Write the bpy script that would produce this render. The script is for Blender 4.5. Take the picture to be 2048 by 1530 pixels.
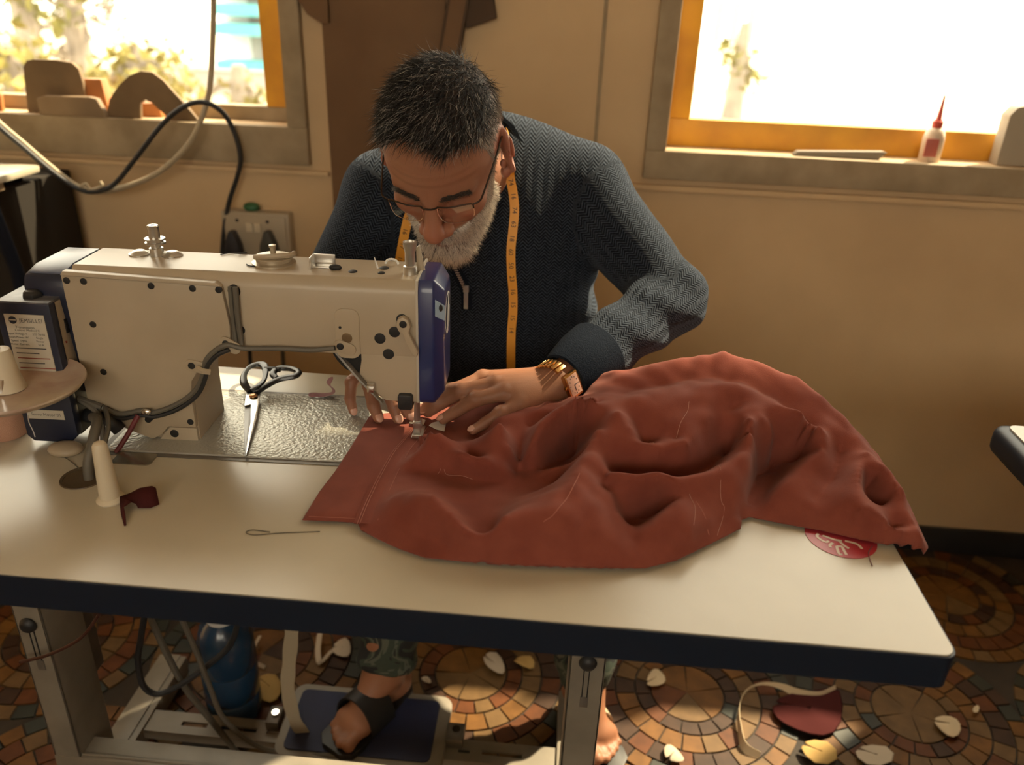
import bpy, bmesh, math, random
import numpy as np
from mathutils import Matrix, Vector

for _o in list(bpy.data.objects):
    bpy.data.objects.remove(_o)
SC = bpy.context.scene
COL = SC.collection
random.seed(7)
RNG = np.random.default_rng(11)

# ---------------------------------------------------------------- camera
cam_data = bpy.data.cameras.new('camera')
cam_data.sensor_width = 36.0
cam_data.lens = 28.020
cam_data.clip_start = 0.02
cam_data.clip_end = 400
cam_data.dof.use_dof = True
cam_data.dof.focus_distance = 1.04
cam_data.dof.aperture_fstop = 3.2
cam = bpy.data.objects.new('camera', cam_data)
COL.objects.link(cam)
cam.matrix_world = Matrix.Translation((0.2069, -0.6106, 1.3000)) @ Matrix([[0.99588, -0.06843, 0.05956], [0.08312, 0.42523, -0.90126], [0.03635, 0.90249, 0.42917]]).to_4x4()
SC.camera = cam

# ---------------------------------------------------------------- sky, sun, exposure
world = bpy.data.worlds.new('sky')
SC.world = world
world.use_nodes = True
bg = world.node_tree.nodes['Background']
bg.inputs[0].default_value = (1.0, 0.89, 0.70, 1)
bg.inputs[1].default_value = 8.0
sun_d = bpy.data.lights.new('sun', 'SUN')
sun_d.energy = 18.0
sun_d.angle = math.radians(1.2)
sun_d.color = (1.0, 0.80, 0.52)
sun = bpy.data.objects.new('sun', sun_d)
COL.objects.link(sun)
sun.location = (4, 4, 5)
sun.rotation_euler = Vector((1.2, 1.0, 1.65)).to_track_quat('Z', 'Y').to_euler()
SC.view_settings.view_transform = 'Standard'
SC.view_settings.look = 'None'
SC.view_settings.gamma = 1.0
SC.view_settings.use_curve_mapping = False
SC.view_settings.exposure = -0.25

# ---------------------------------------------------------------- material helpers
def mat(name, col, rough=0.6, metal=0.0, spec=0.5, var=0.0, vscale=20.0, bump=0.0, bscale=200.0,
        col2=None, alpha=1.0, sheen=0.0, coat=0.0, bdist=0.002):
    """Principled material; optional noise mix between two colours and noise bump, in object space."""
    m = bpy.data.materials.new(name)
    m.use_nodes = True
    nt = m.node_tree
    b = nt.nodes['Principled BSDF']
    b.inputs['Base Color'].default_value = (*col, 1)
    b.inputs['Roughness'].default_value = rough
    b.inputs['Metallic'].default_value = metal
    b.inputs['Specular IOR Level'].default_value = spec
    b.inputs['Sheen Weight'].default_value = sheen
    b.inputs['Coat Weight'].default_value = coat
    b.inputs['Alpha'].default_value = alpha
    if var > 0 or col2 is not None or bump > 0:
        tc = nt.nodes.new('ShaderNodeTexCoord')
    if var > 0 or col2 is not None:
        n = nt.nodes.new('ShaderNodeTexNoise')
        n.inputs['Scale'].default_value = vscale
        n.inputs['Detail'].default_value = 5
        nt.links.new(tc.outputs['Object'], n.inputs['Vector'])
        r = nt.nodes.new('ShaderNodeValToRGB')
        c2 = col2 if col2 is not None else tuple(c * (1 - var) for c in col)
        r.color_ramp.elements[0].position = 0.35
        r.color_ramp.elements[1].position = 0.68
        r.color_ramp.elements[0].color = (*c2, 1)
        r.color_ramp.elements[1].color = (*col, 1)
        nt.links.new(n.outputs['Fac'], r.inputs['Fac'])
        nt.links.new(r.outputs['Color'], b.inputs['Base Color'])
    if bump > 0:
        n2 = nt.nodes.new('ShaderNodeTexNoise')
        n2.inputs['Scale'].default_value = bscale
        n2.inputs['Detail'].default_value = 3
        nt.links.new(tc.outputs['Object'], n2.inputs['Vector'])
        bp = nt.nodes.new('ShaderNodeBump')
        bp.inputs['Strength'].default_value = bump
        bp.inputs['Distance'].default_value = bdist
        nt.links.new(n2.outputs['Fac'], bp.inputs['Height'])
        nt.links.new(bp.outputs['Normal'], b.inputs['Normal'])
    return m

def attr_mat(name, attr='Col', rough=0.6, spec=0.4, sss=0.0, bump=0.0, bscale=400.0):
    m = mat(name, (1, 1, 1), rough=rough, spec=spec, bump=bump, bscale=bscale)
    nt = m.node_tree
    a = nt.nodes.new('ShaderNodeAttribute')
    a.attribute_name = attr
    nt.links.new(a.outputs['Color'], nt.nodes['Principled BSDF'].inputs['Base Color'])
    if sss:
        nt.nodes['Principled BSDF'].inputs['Subsurface Weight'].default_value = sss
        nt.nodes['Principled BSDF'].inputs['Subsurface Radius'].default_value = (0.006, 0.002, 0.001)
        nt.nodes['Principled BSDF'].inputs['Subsurface Scale'].default_value = 1.0
    return m

def glass_mat(name, tint=(1, 1, 1), gloss=0.06):
    m = bpy.data.materials.new(name)
    m.use_nodes = True
    nt = m.node_tree
    nt.nodes.clear()
    o = nt.nodes.new('ShaderNodeOutputMaterial')
    t = nt.nodes.new('ShaderNodeBsdfTransparent')
    t.inputs[0].default_value = (*tint, 1)
    g = nt.nodes.new('ShaderNodeBsdfGlossy')
    g.inputs['Roughness'].default_value = 0.03
    mx = nt.nodes.new('ShaderNodeMixShader')
    mx.inputs[0].default_value = gloss
    nt.links.new(t.outputs[0], mx.inputs[1])
    nt.links.new(g.outputs[0], mx.inputs[2])
    nt.links.new(mx.outputs[0], o.inputs[0])
    return m

# ---------------------------------------------------------------- mesh helpers
class MB:
    """Collects shapes; build() links them as one mesh object."""
    def __init__(s):
        s.v = []
        s.f = []
    def add(s, v, f):
        o = len(s.v)
        s.v += [tuple(map(float, p)) for p in v]
        s.f += [tuple(i + o for i in q) for q in f]
        return s
    def box(s, a, b, M=None):
        x0, y0, z0 = a
        x1, y1, z1 = b
        v = [(x0, y0, z0), (x1, y0, z0), (x1, y1, z0), (x0, y1, z0), (x0, y0, z1), (x1, y0, z1), (x1, y1, z1), (x0, y1, z1)]
        if M is not None:
            v = [tuple(M @ Vector(p)) for p in v]
        return s.add(v, [(3, 2, 1, 0), (4, 5, 6, 7), (0, 1, 5, 4), (1, 2, 6, 5), (2, 3, 7, 6), (3, 0, 4, 7)])
    def prism(s, poly, axis, a, b):
        """poly: 2D points; extruded along axis (0,1,2) from a to b."""
        n = len(poly)
        def mk(p, t):
            if axis == 0: return (t, p[0], p[1])
            if axis == 1: return (p[0], t, p[1])
            return (p[0], p[1], t)
        v = [mk(p, a) for p in poly] + [mk(p, b) for p in poly]
        f = [tuple(range(n)), tuple(range(2 * n - 1, n - 1, -1))]
        f += [(i, i + n, (i + 1) % n + n, (i + 1) % n) for i in range(n)]
        return s.add(v, f)
    def tube(s, pts, r, n=8, cap=True, r2=None, flat=None):
        """Sweep a circle (or an ellipse, flat=ratio) along points; r may be a list."""
        P = [Vector(p) for p in pts]
        m = len(P)
        rr = r if isinstance(r, (list, tuple)) else [r + ((r2 - r) * i / (m - 1) if r2 is not None else 0) for i in range(m)]
        T = []
        for i in range(m):
            t = P[min(i + 1, m - 1)] - P[max(i - 1, 0)]
            T.append(t.normalized() if t.length > 1e-9 else Vector((0, 0, 1)))
        up = Vector((0, 0, 1)) if abs(T[0].z) < 0.9 else Vector((1, 0, 0))
        nrm = (up - T[0] * up.dot(T[0])).normalized()
        v = []
        for i in range(m):
            nrm = (nrm - T[i] * nrm.dot(T[i])).normalized()
            bn = T[i].cross(nrm)
            for k in range(n):
                a = 2 * math.pi * k / n
                v.append(P[i] + (nrm * math.cos(a) * (flat if flat else 1) + bn * math.sin(a)) * rr[i])
        f = []
        for i in range(m - 1):
            for k in range(n):
                f.append((i * n + k, i * n + (k + 1) % n, (i + 1) * n + (k + 1) % n, (i + 1) * n + k))
        if cap:
            f.append(tuple(range(n - 1, -1, -1)))
            f.append(tuple((m - 1) * n + k for k in range(n)))
        return s.add(v, f)
    def cyl(s, p, q, r, n=20, r2=None):
        return s.tube([p, q], r, n, True, r2)
    def lathe(s, prof, c=(0, 0, 0), n=28, M=None):
        """prof: (radius, height) list, spun about z."""
        m = len(prof)
        v = []
        for (r, h) in prof:
            for k in range(n):
                a = 2 * math.pi * k / n
                p = Vector((r * math.cos(a), r * math.sin(a), h))
                if M is not None:
                    p = M @ p
                v.append((p.x + c[0], p.y + c[1], p.z + c[2]))
        f = []
        for i in range(m - 1):
            for k in range(n):
                f.append((i * n + k, i * n + (k + 1) % n, (i + 1) * n + (k + 1) % n, (i + 1) * n + k))
        f.append(tuple(range(n - 1, -1, -1)))
        f.append(tuple((m - 1) * n + k for k in range(n)))
        return s.add(v, f)
    def ell(s, c, r, n=16, m=10, M=None):
        v = []
        for i in range(1, m):
            t = math.pi * i / m
            for k in range(n):
                a = 2 * math.pi * k / n
                p = Vector((r[0] * math.sin(t) * math.cos(a), r[1] * math.sin(t) * math.sin(a), r[2] * math.cos(t)))
                if M is not None:
                    p = M @ p
                v.append((p.x + c[0], p.y + c[1], p.z + c[2]))
        f = []
        for i in range(m - 2):
            for k in range(n):
                f.append((i * n + k, (i + 1) * n + k, (i + 1) * n + (k + 1) % n, i * n + (k + 1) % n))
        f.append(tuple(range(n)))
        f.append(tuple((m - 2) * n + k for k in range(n - 1, -1, -1)))
        return s.add(v, f)
    def ribbon(s, pts, w, side, th=0.0008):
        """Flat strip along pts, half width w, in direction side (vector or list of vectors), thickness th."""
        m = len(pts)
        v = []
        for i in range(m):
            p = Vector(pts[i])
            t = (Vector(pts[min(i + 1, m - 1)]) - Vector(pts[max(i - 1, 0)])).normalized()
            sd = Vector(side[i] if isinstance(side, list) else side)
            sd = (sd - t * sd.dot(t)).normalized()
            nn = t.cross(sd)
            ww = w[i] if isinstance(w, (list, tuple)) else w
            v += [p - sd * ww, p + sd * ww, p + sd * ww + nn * th, p - sd * ww + nn * th]
        f = [(0, 1, 2, 3), tuple((m - 1) * 4 + k for k in (3, 2, 1, 0))]
        for i in range(m - 1):
            for k in range(4):
                f.append((i * 4 + k, (i + 1) * 4 + k, (i + 1) * 4 + (k + 1) % 4, i * 4 + (k + 1) % 4))
        return s.add(v, f)
    def mesh(s, name, smooth=False, bevel=0.0, seg=2):
        me = bpy.data.meshes.new(name)
        me.from_pydata([tuple(p) for p in s.v], [], s.f)
        bm = bmesh.new()
        bm.from_mesh(me)
        bmesh.ops.recalc_face_normals(bm, faces=bm.faces)
        if bevel > 0:
            ed = [e for e in bm.edges if len(e.link_faces) == 2 and e.calc_face_angle(0) > 0.5]
            bmesh.ops.bevel(bm, geom=ed, offset=bevel, segments=seg, profile=0.6, affect='EDGES', clamp_overlap=True)
        bm.to_mesh(me)
        bm.free()
        if smooth or bevel > 0:
            me.shade_smooth()
            try:
                me.set_sharp_from_angle(angle=math.radians(38))
            except Exception:
                pass
        return me
    def build(s, name, m, parent=None, smooth=False, bevel=0.0, seg=2, label=None):
        return link(name, s.mesh(name, smooth, bevel, seg), m, parent, label)

def link(name, me, m=None, parent=None, label=None):
    o = bpy.data.objects.new(name, me)
    COL.objects.link(o)
    if m is not None and me is not None and not me.materials:
        me.materials.append(m)
    if parent is not None:
        o.parent = parent
    if label:
        o['label'] = label
    return o

def tag(o, label, cat, group=None, kind=None):
    o['label'] = label
    o['category'] = cat
    if group: o['group'] = group
    if kind: o['kind'] = kind
    return o

def thing(name, label, cat, loc=(0, 0, 0), rz=0.0, group=None):
    o = bpy.data.objects.new(name, None)
    o.empty_display_size = 0.05
    COL.objects.link(o)
    o.location = loc
    o.rotation_euler = (0, 0, rz)
    return tag(o, label, cat, group)

def struct(o):
    o['kind'] = 'structure'
    return o

def spline(pts, n=8):
    """Catmull-Rom through points, n steps per span."""
    P = [np.array(p, float) for p in pts]
    P = [2 * P[0] - P[1]] + P + [2 * P[-1] - P[-2]]
    out = []
    for i in range(1, len(P) - 2):
        for k in range(n):
            t = k / n
            a, b, c, d = P[i - 1], P[i], P[i + 1], P[i + 2]
            out.append(0.5 * ((2 * b) + (-a + c) * t + (2 * a - 5 * b + 4 * c - d) * t * t + (-a + 3 * b - 3 * c + d) * t ** 3))
    out.append(P[-2])
    return [tuple(p) for p in out]

def sub3(a, b):
    return (a[0] - b[0], a[1] - b[1], a[2] - b[2])

def rel(pts, o):
    return [sub3(p, o) for p in pts]

FONT_CACHE = {}
def text_mesh(body, size, thick=0.0):
    """Lettering turned into mesh data, lying in xy, centred."""
    key = (body, size, thick)
    if key in FONT_CACHE:
        return FONT_CACHE[key]
    cu = bpy.data.curves.new('lettering', 'FONT')
    cu.body = body
    cu.size = size
    cu.align_x = 'CENTER'
    cu.align_y = 'CENTER'
    cu.extrude = thick
    cu.resolution_u = 2
    o = bpy.data.objects.new('lettering', cu)
    COL.objects.link(o)
    dg = bpy.context.evaluated_depsgraph_get()
    me = bpy.data.meshes.new_from_object(o.evaluated_get(dg))
    bpy.data.objects.remove(o)
    FONT_CACHE[key] = me
    return me

# ================================================================ the room
WY = 1.25          # inner face of the back wall
WT = 0.13          # its thickness
ZC = 2.8          # ceiling height
XL, XRW = -2.3, 3.0
YF = -2.9          # the shop front, closed by an added wall with a fill opening

M_wall = mat('plaster_tan', (0.66, 0.48, 0.285), rough=0.85, col2=(0.56, 0.40, 0.235), vscale=3.0, bump=0.15, bscale=60)
M_wood_grey = mat('weathered_wood', (0.40, 0.315, 0.205), rough=0.75, col2=(0.29, 0.22, 0.135), vscale=14.0, bump=0.3, bscale=50)
M_yellow = mat('yellow_paint', (0.80, 0.42, 0.03), rough=0.5, col2=(0.62, 0.30, 0.03), vscale=9.0)
M_ceil = mat('ceiling_paint', (0.55, 0.48, 0.38), rough=0.9)
M_skirt = mat('dark_skirting', (0.022, 0.024, 0.028), rough=0.55, var=0.4, vscale=8.0)
M_pane = glass_mat('window_glass', (0.97, 0.98, 0.97), 0.05)

# openings in the back wall (x0, x1, z0, z1)
RO = ((0.4060, 1.2500, 1.0193)[0], 1.80, (0.4118, 1.2500, 1.0174)[2], 2.5)  # unseen top and right edge set for where the sun lands
LO = (-1.75, (-0.4505, 1.2500, 1.0349)[0], (-0.6640, 1.2500, 1.0271)[2], 2.3)

def wall_with_holes(x0, x1, z0, z1, holes, y0, y1):
    mb = MB()
    xs = sorted({x0, x1, *[h[0] for h in holes], *[h[1] for h in holes]})
    zs = sorted({z0, z1, *[h[2] for h in holes], *[h[3] for h in holes]})
    for i in range(len(xs) - 1):
        for k in range(len(zs) - 1):
            cx, cz = (xs[i] + xs[i + 1]) / 2, (zs[k] + zs[k + 1]) / 2
            if any(h[0] < cx < h[1] and h[2] < cz < h[3] for h in holes):
                continue
            mb.box((xs[i], y0, zs[k]), (xs[i + 1], y1, zs[k + 1]))
    return mb

struct(wall_with_holes(XL, XRW, 0.0, ZC, [RO, LO], WY, WY + WT).build('wall_back', M_wall))
struct(MB().box((XL - 0.12, YF, 0), (XL, WY + WT, ZC)).build('wall_left', M_wall))
struct(MB().box((XRW, YF, 0), (XRW + 0.12, WY + WT, ZC)).build('wall_right', M_wall))
FO = (-0.95, 1.35, 1.45, 2.30)   # added unseen opening behind the viewer, sized for the front fill light
struct(wall_with_holes(XL, XRW, 0.0, ZC, [FO], YF, YF + 0.12).build('wall_front_added', M_wall))
struct(MB().box((XL - 0.12, YF, ZC), (XRW + 0.12, WY + WT, ZC + 0.12)).build('ceiling', M_ceil))
struct(MB().box((XL, WY - 0.012, 0.0), (XRW, WY - 0.0005, 0.075)).build('baseboard_back', M_skirt, bevel=0.003))
# plaster ledge under the windows, and the vertical seam between wall boards
_zl = (0.7743, 1.2500, 0.9366)[2]
struct(MB().box(((0.3326, 1.2500, 0.9264)[0], WY - 0.016, _zl - 0.010), (XRW, WY - 0.0005, _zl + 0.004)).build('trim_1', M_wall, bevel=0.003))
_zl2 = (-0.6776, 1.2500, 0.9264)[2]
struct(MB().box((XL, WY - 0.014, _zl2 - 0.008), ((-0.3636, 1.2500, 0.9299)[0], WY - 0.0005, _zl2 + 0.004)).build('trim_2', M_wall, bevel=0.003))
_xs = (0.2496, 1.2500, 1.2170)[0]
struct(MB().box((_xs - 0.004, WY - 0.004, 0.95), (_xs + 0.004, WY - 0.0005, ZC)).build('trim_3', M_wood_grey, bevel=0.0015))

def window(name, O, m_bottom, frame_w, bottom_w, sash_w):
    """Grey board frame on the wall face, yellow sash set back in the opening, one pane."""
    x0, x1, z0, z1 = O
    root = thing(name, '', 'window')
    del root['label'], root['category']
    root['kind'] = 'structure'
    fw = frame_w
    for nm, a, b in (('frame_rail', (x0 - fw, z0 - bottom_w), (x1 + fw, z0)), ('frame_rail', (x0 - fw, z1), (x1 + fw, z1 + fw)),
                     ('frame_stile', (x0 - fw, z0), (x0, z1)), ('frame_stile', (x1, z0), (x1 + fw, z1))):
        MB().box((a[0], WY - 0.022, a[1]), (b[0], WY + 0.0, b[1])).build(nm, M_wood_grey, root, bevel=0.003)
    ys = WY + 0.062
    s = sash_w
    sb = s * 1.1 if m_bottom is M_yellow else 0.032
    for nm, a, b in (('sash_rail', (x0, z0), (x1, z0 + sb)), ('sash_rail', (x0, z1 - s), (x1, z1)),
                     ('sash_stile', (x0, z0 + sb), (x0 + s, z1 - s)), ('sash_stile', (x1 - s, z0 + sb), (x1, z1 - s))):
        MB().box((a[0], ys, a[1]), (b[0], ys + 0.04, b[1])).build(nm, m_bottom if (nm == 'sash_rail' and a[1] == z0) else M_yellow, root, bevel=0.003)
    MB().box((x0 + s, ys + 0.018, z0 + sb), (x1 - s, ys + 0.021, z1 - s)).build('pane', M_pane, root)
    return root

window('window_1', LO, M_wood_grey, 0.045, 0.085, 0.075)
window('window_2', RO, M_yellow, 0.045, 0.062, 0.055)

# brown hanging panel, batten and flap on the wall behind the man
M_brown = mat('brown_board', (0.185, 0.105, 0.052), rough=0.8, col2=(0.14, 0.075, 0.036), vscale=5.0, bump=0.1, bscale=40)
M_dark_brown = mat('dark_brown_board', (0.085, 0.048, 0.026), rough=0.8, var=0.3, vscale=7)
pa, pb, pc, pd = (-0.3628, 1.2500, 1.2918), (-0.0679, 1.2500, 1.3024), (-0.1071, 1.2500, 1.1204), (-0.3481, 1.2500, 0.5575)
tag(MB().prism([((-0.3559, 1.2500, 0.9782)[0], 0.62), ((-0.3559, 1.2500, 0.9782)[0] - 0.004, 1.9), ((-0.0679, 1.2500, 1.3024)[0], 1.9), ((-0.0914, 1.2500, 1.2432)[0], 1.2), ((-0.0969, 1.2500, 1.2131)[0], 0.62)], 1, WY - 0.014, WY - 0.002)
    .build('wall_panel', M_brown, bevel=0.002), 'tall brown board fixed on the wall behind the man', 'board')
_b0, _b1 = (-0.0583, 1.2500, 1.3027), (-0.0739, 1.2500, 1.2190)
_bd = ((_b1[0] - _b0[0]) / (_b1[2] - _b0[2]))
_bt = thing('wall_batten', 'narrow slanting wooden batten on the wall above the man\'s head', 'batten')
MB().prism([(_b1[0] - 0.018 - _bd * 0.05, _b1[2] - 0.05), (_b1[0] + 0.018 - _bd * 0.05, _b1[2] - 0.05), (_b0[0] + 0.018 + _bd * 0.6, _b0[2] + 0.6), (_b0[0] - 0.018 + _bd * 0.6, _b0[2] + 0.6)], 1, WY - 0.034, WY - 0.0145).build('strip', M_brown, _bt, bevel=0.002)
for s_ in (-1, 1):
    MB().prism([(_b1[0] + s_ * 0.020 - _bd * 0.05 - 0.003, _b1[2] - 0.05), (_b1[0] + s_ * 0.020 - _bd * 0.05 + 0.003, _b1[2] - 0.05), (_b0[0] + s_ * 0.020 + _bd * 0.6 + 0.003, _b0[2] + 0.6), (_b0[0] + s_ * 0.020 + _bd * 0.6 - 0.003, _b0[2] + 0.6)], 1, WY - 0.036, WY - 0.0145).build('dark_edge', M_dark_brown, _bt)
tag(MB().prism([((-0.0380, 1.2500, 1.3035)[0], 1.75), ((0.0089, 1.2500, 1.3051)[0], 1.75), (0.0153, 1.2500, 1.3054)[0::2], (0.0216, 1.2500, 1.2710)[0::2], (-0.0157, 1.2500, 1.2578)[0::2], (-0.0426, 1.2500, 1.2490)[0::2]], 1, WY - 0.03, WY - 0.002)
    .build('hanging_flap', M_dark_brown, bevel=0.002), 'dark brown flap of card hanging beside the slanting batten', 'card')
tag(MB().prism([((-0.4013, 1.2500, 1.2904)[0], 1.75), (-0.4035, 1.2500, 1.2903)[0::2], (-0.3846, 1.2500, 1.2636)[0::2], (-0.3548, 1.2500, 1.2469)[0::2], (-0.3392, 1.2500, 1.2475)[0::2], ((-0.3321, 1.2500, 1.2929)[0], 1.75)], 1, WY - 0.028, WY - 0.016)
    .build('hanging_flap', M_brown, bevel=0.002), 'brown piece standing for the flap shadow above the left window frame edge', 'card')  # solid brown piece drawn for a diagonal flap shadow on the wall

# ---------------------------------------------------------------- floor of mosaic fans
M_grout = mat('floor_grout', (0.04, 0.027, 0.017), rough=0.8, var=0.5, vscale=12)
M_tiles = [mat('tile_ochre', (0.175, 0.078, 0.018), rough=0.5, spec=0.25, var=0.35, vscale=30),
           mat('tile_rust', (0.125, 0.040, 0.011), rough=0.5, spec=0.25, var=0.35, vscale=30),
           mat('tile_tan', (0.155, 0.088, 0.034), rough=0.5, spec=0.25, var=0.3, vscale=30),
           mat('tile_brown', (0.055, 0.027, 0.015), rough=0.5, spec=0.25, var=0.35, vscale=30),
           mat('tile_green', (0.022, 0.026, 0.017), rough=0.4, var=0.35, vscale=30)]
floor = struct(MB().box((XL - 0.12, YF, -0.12), (XRW + 0.12, WY + WT, -0.004)).build('floor', M_grout))
fan_r = 0.245
centres = []
for i in range(-7, 7):
    for k in range(-2, 5):
        centres.append((0.52 + i * 0.46 + (0.23 if k % 2 else 0.0), 0.66 + (k - 2) * 0.40))
def arc_piece(cx, cy, r0, r1, a0, a1, n=3):
    poly = [(cx + r1 * math.cos(a0 + (a1 - a0) * t / n), cy + r1 * math.sin(a0 + (a1 - a0) * t / n)) for t in range(n + 1)]
    if r0 > 0.001:
        poly += [(cx + r0 * math.cos(a1 - (a1 - a0) * t / n), cy + r0 * math.sin(a1 - (a1 - a0) * t / n)) for t in range(n + 1)]
    else:
        poly.append((cx, cy))
    return poly
def fan_polys(cx, cy):
    out = []
    for (r0, r1, cnt, cols) in ((0.0, 0.075, 5, (2, 0)), (0.079, 0.108, 16, (3, 1)), (0.112, 0.150, 20, (0, 2)), (0.154, 0.192, 26, (1, 3, 1)), (0.196, 0.228, 32, (0, 4, 2))):
        off = random.random() * 6.28
        for j in range(cnt):
            a0 = off + 2 * math.pi * j / cnt
            a1 = off + 2 * math.pi * (j + 1) / cnt - 0.004 / max(r1, 0.03)
            out.append((arc_piece(cx, cy, r0, r1, a0, a1, 2 if cnt > 8 else 6), random.choice(cols) if random.random() < 0.85 else random.randrange(5)))
    return out
pieces = []
for c in centres:
    if -2.35 < c[0] < 3.05 and -0.75 < c[1] < 1.25:
        pieces += [(p, m, c) for (p, m) in fan_polys(*c)]
def piece_xy(p):
    return (sum(q[0] for q in p[0]) / len(p[0]), sum(q[1] for q in p[0]) / len(p[0]))
def in_view(x, y):
    return -0.75 < x < 1.3 and 0.36 < y < 0.80
vis = [p for p in pieces if in_view(*piece_xy(p)) and piece_xy(p)[1] < 1.23 and XL + 0.03 < piece_xy(p)[0] < XRW - 0.03]
rest = [p for p in pieces if not in_view(*piece_xy(p)) and piece_xy(p)[1] < 1.23 and XL + 0.03 < piece_xy(p)[0] < XRW - 0.03]
vis.sort(key=lambda p: (abs(piece_xy(p)[0] - 0.45) > 0.75, piece_xy(p)[1]))
for (poly, m, c) in vis[:300]:
    dz = random.uniform(-0.0008, 0.0006)
    MB().prism(poly, 2, -0.006, dz).build('floor_tile', M_tiles[m], floor)
far = MB()
far_m = []
for (poly, mm, c) in vis[300:] + rest:
    k0 = len(far.f)
    far.prism(poly, 2, -0.006, random.uniform(-0.0008, 0.0004))
    far_m += [mm] * (len(far.f) - k0)
far_me = bpy.data.meshes.new('floor_tiles')
far_me.from_pydata(far.v, [], far.f)
for m in M_tiles:
    far_me.materials.append(m)
far_me.polygons.foreach_set('material_index', far_m)
link('floor_tiles', far_me, None, floor)['kind'] = 'stuff'

# ================================================================ sewing table
TZ = 0.76
M_lam = mat('laminate_cream', (0.53, 0.48, 0.375), rough=0.24, col2=(0.46, 0.41, 0.315), vscale=5.0, bump=0.05, bscale=15, spec=0.5)
M_navy_edge = mat('navy_edge_band', (0.006, 0.012, 0.026), rough=0.45)
M_steel = mat('grey_painted_steel', (0.27, 0.24, 0.195), rough=0.45, var=0.25, vscale=14)
M_steel_d = mat('dull_steel', (0.19, 0.17, 0.145), rough=0.45, metal=0.3, var=0.3, vscale=18)
M_dark = mat('cavity_shade', (0.012, 0.012, 0.013), rough=0.8)  # near-black colour put in for shade inside openings and slots
M_black = mat('black_rubber', (0.018, 0.019, 0.022), rough=0.5)
M_chrome = mat('chrome', (0.75, 0.74, 0.72), rough=0.18, metal=1.0)

table = thing('sewing_table', 'cream laminate sewing table with a navy edge under the machine', 'table', (0, 0.25, 0))
def boolean(o, cutter):
    md = o.modifiers.new('cut', 'BOOLEAN')
    md.object = cutter
    md.solver = 'EXACT'
    md.operation = 'DIFFERENCE'
    dg = bpy.context.evaluated_depsgraph_get()
    me = bpy.data.meshes.new_from_object(o.evaluated_get(dg))
    o.modifiers.clear()
    o.data = me
    bpy.data.objects.remove(cutter)
    return o
def rrect(x0, y0, x1, y1, r, n=5):
    out = []
    for (cx, cy, a) in ((x1 - r, y0 + r, -90), (x1 - r, y1 - r, 0), (x0 + r, y1 - r, 90), (x0 + r, y0 + r, 180)):
        for k in range(n + 1):
            t = math.radians(a + 90 * k / n)
            out.append((cx + r * math.cos(t), cy + r * math.sin(t)))
    return out
T_off = (0, 0.25, 0)
hole_c = (-0.362, 0.171)
top = MB().prism(rrect(-0.622, -0.008 - 0.25, 0.598, 0.508 - 0.25, 0.012), 2, TZ - 0.038, TZ).build('table_top', M_lam, table)
cut = MB().cyl((hole_c[0], hole_c[1] - 0.25, TZ - 0.2), (hole_c[0], hole_c[1] - 0.25, TZ + 0.1), 0.024, 32).build('cut', M_lam, table)
boolean(top, cut)
ring = [(p[0], p[1]) for p in rrect(-0.624, -0.010 - 0.25, 0.600, 0.510 - 0.25, 0.013)]
ring_i = [(p[0], p[1]) for p in rrect(-0.6215, -0.0075 - 0.25, 0.5975, 0.5075 - 0.25, 0.011)]
n = len(ring)
eb = MB()
z0, z1 = TZ - 0.040, TZ - 0.0015
eb.add([(*p, z0) for p in ring] + [(*p, z1) for p in ring] + [(*p, z0) for p in ring_i] + [(*p, z1) for p in ring_i],
       [(i, (i + 1) % n, n + (i + 1) % n, n + i) for i in range(n)] + [(n + i, n + (i + 1) % n, 3 * n + (i + 1) % n, 3 * n + i) for i in range(n)]
       + [(2 * n + i, 3 * n + i, 3 * n + (i + 1) % n, 2 * n + (i + 1) % n) for i in range(n)] + [(i, 2 * n + i, 2 * n + (i + 1) % n, (i + 1) % n) for i in range(n)])
eb.build('edge_band', M_navy_edge, table, label='navy plastic edge band')
MB().lathe([(0.0235, -0.036), (0.0235, 0.0006), (0.0262, 0.0014), (0.0268, 0.0002), (0.0250, -0.001)], (hole_c[0], hole_c[1] - 0.25, TZ), 32).build('grommet', mat('grommet_brown', (0.10, 0.07, 0.04), rough=0.5), table, smooth=True)

def leg(xa, xb, yd, with_foot):
    """Channel-section column, sliding insert with slot and bolt, floor rail along y."""
    y0 = 0.0
    mb = MB().box((xa, y0, 0.08), (xb, y0 + 0.004, TZ - 0.04)).box((xa, y0, 0.08), (xa + 0.004, y0 + yd, TZ - 0.04)).box((xb - 0.004, y0, 0.08), (xb, y0 + yd, TZ - 0.04))
    mb.build('leg', M_steel, table, bevel=0.0015)
    MB().box((xa + 0.006, y0 + 0.010, 0.25), (xb - 0.006, y0 + yd + 0.03, TZ - 0.04)).build('leg_slide', M_steel_d, table, bevel=0.002)
    xc = (xa + xb) / 2
    return xc
lx0, lx1 = (-0.5801, 0.2500, 0.4637)[0], (-0.5358, 0.2500, 0.4619)[0]
leg(lx0, lx1, 0.085, True)
rx0, rx1 = (0.2483, 0.2500, 0.4745)[0], (0.2996, 0.2500, 0.4758)[0]
leg(rx0, rx1, 0.06, True)
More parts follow.
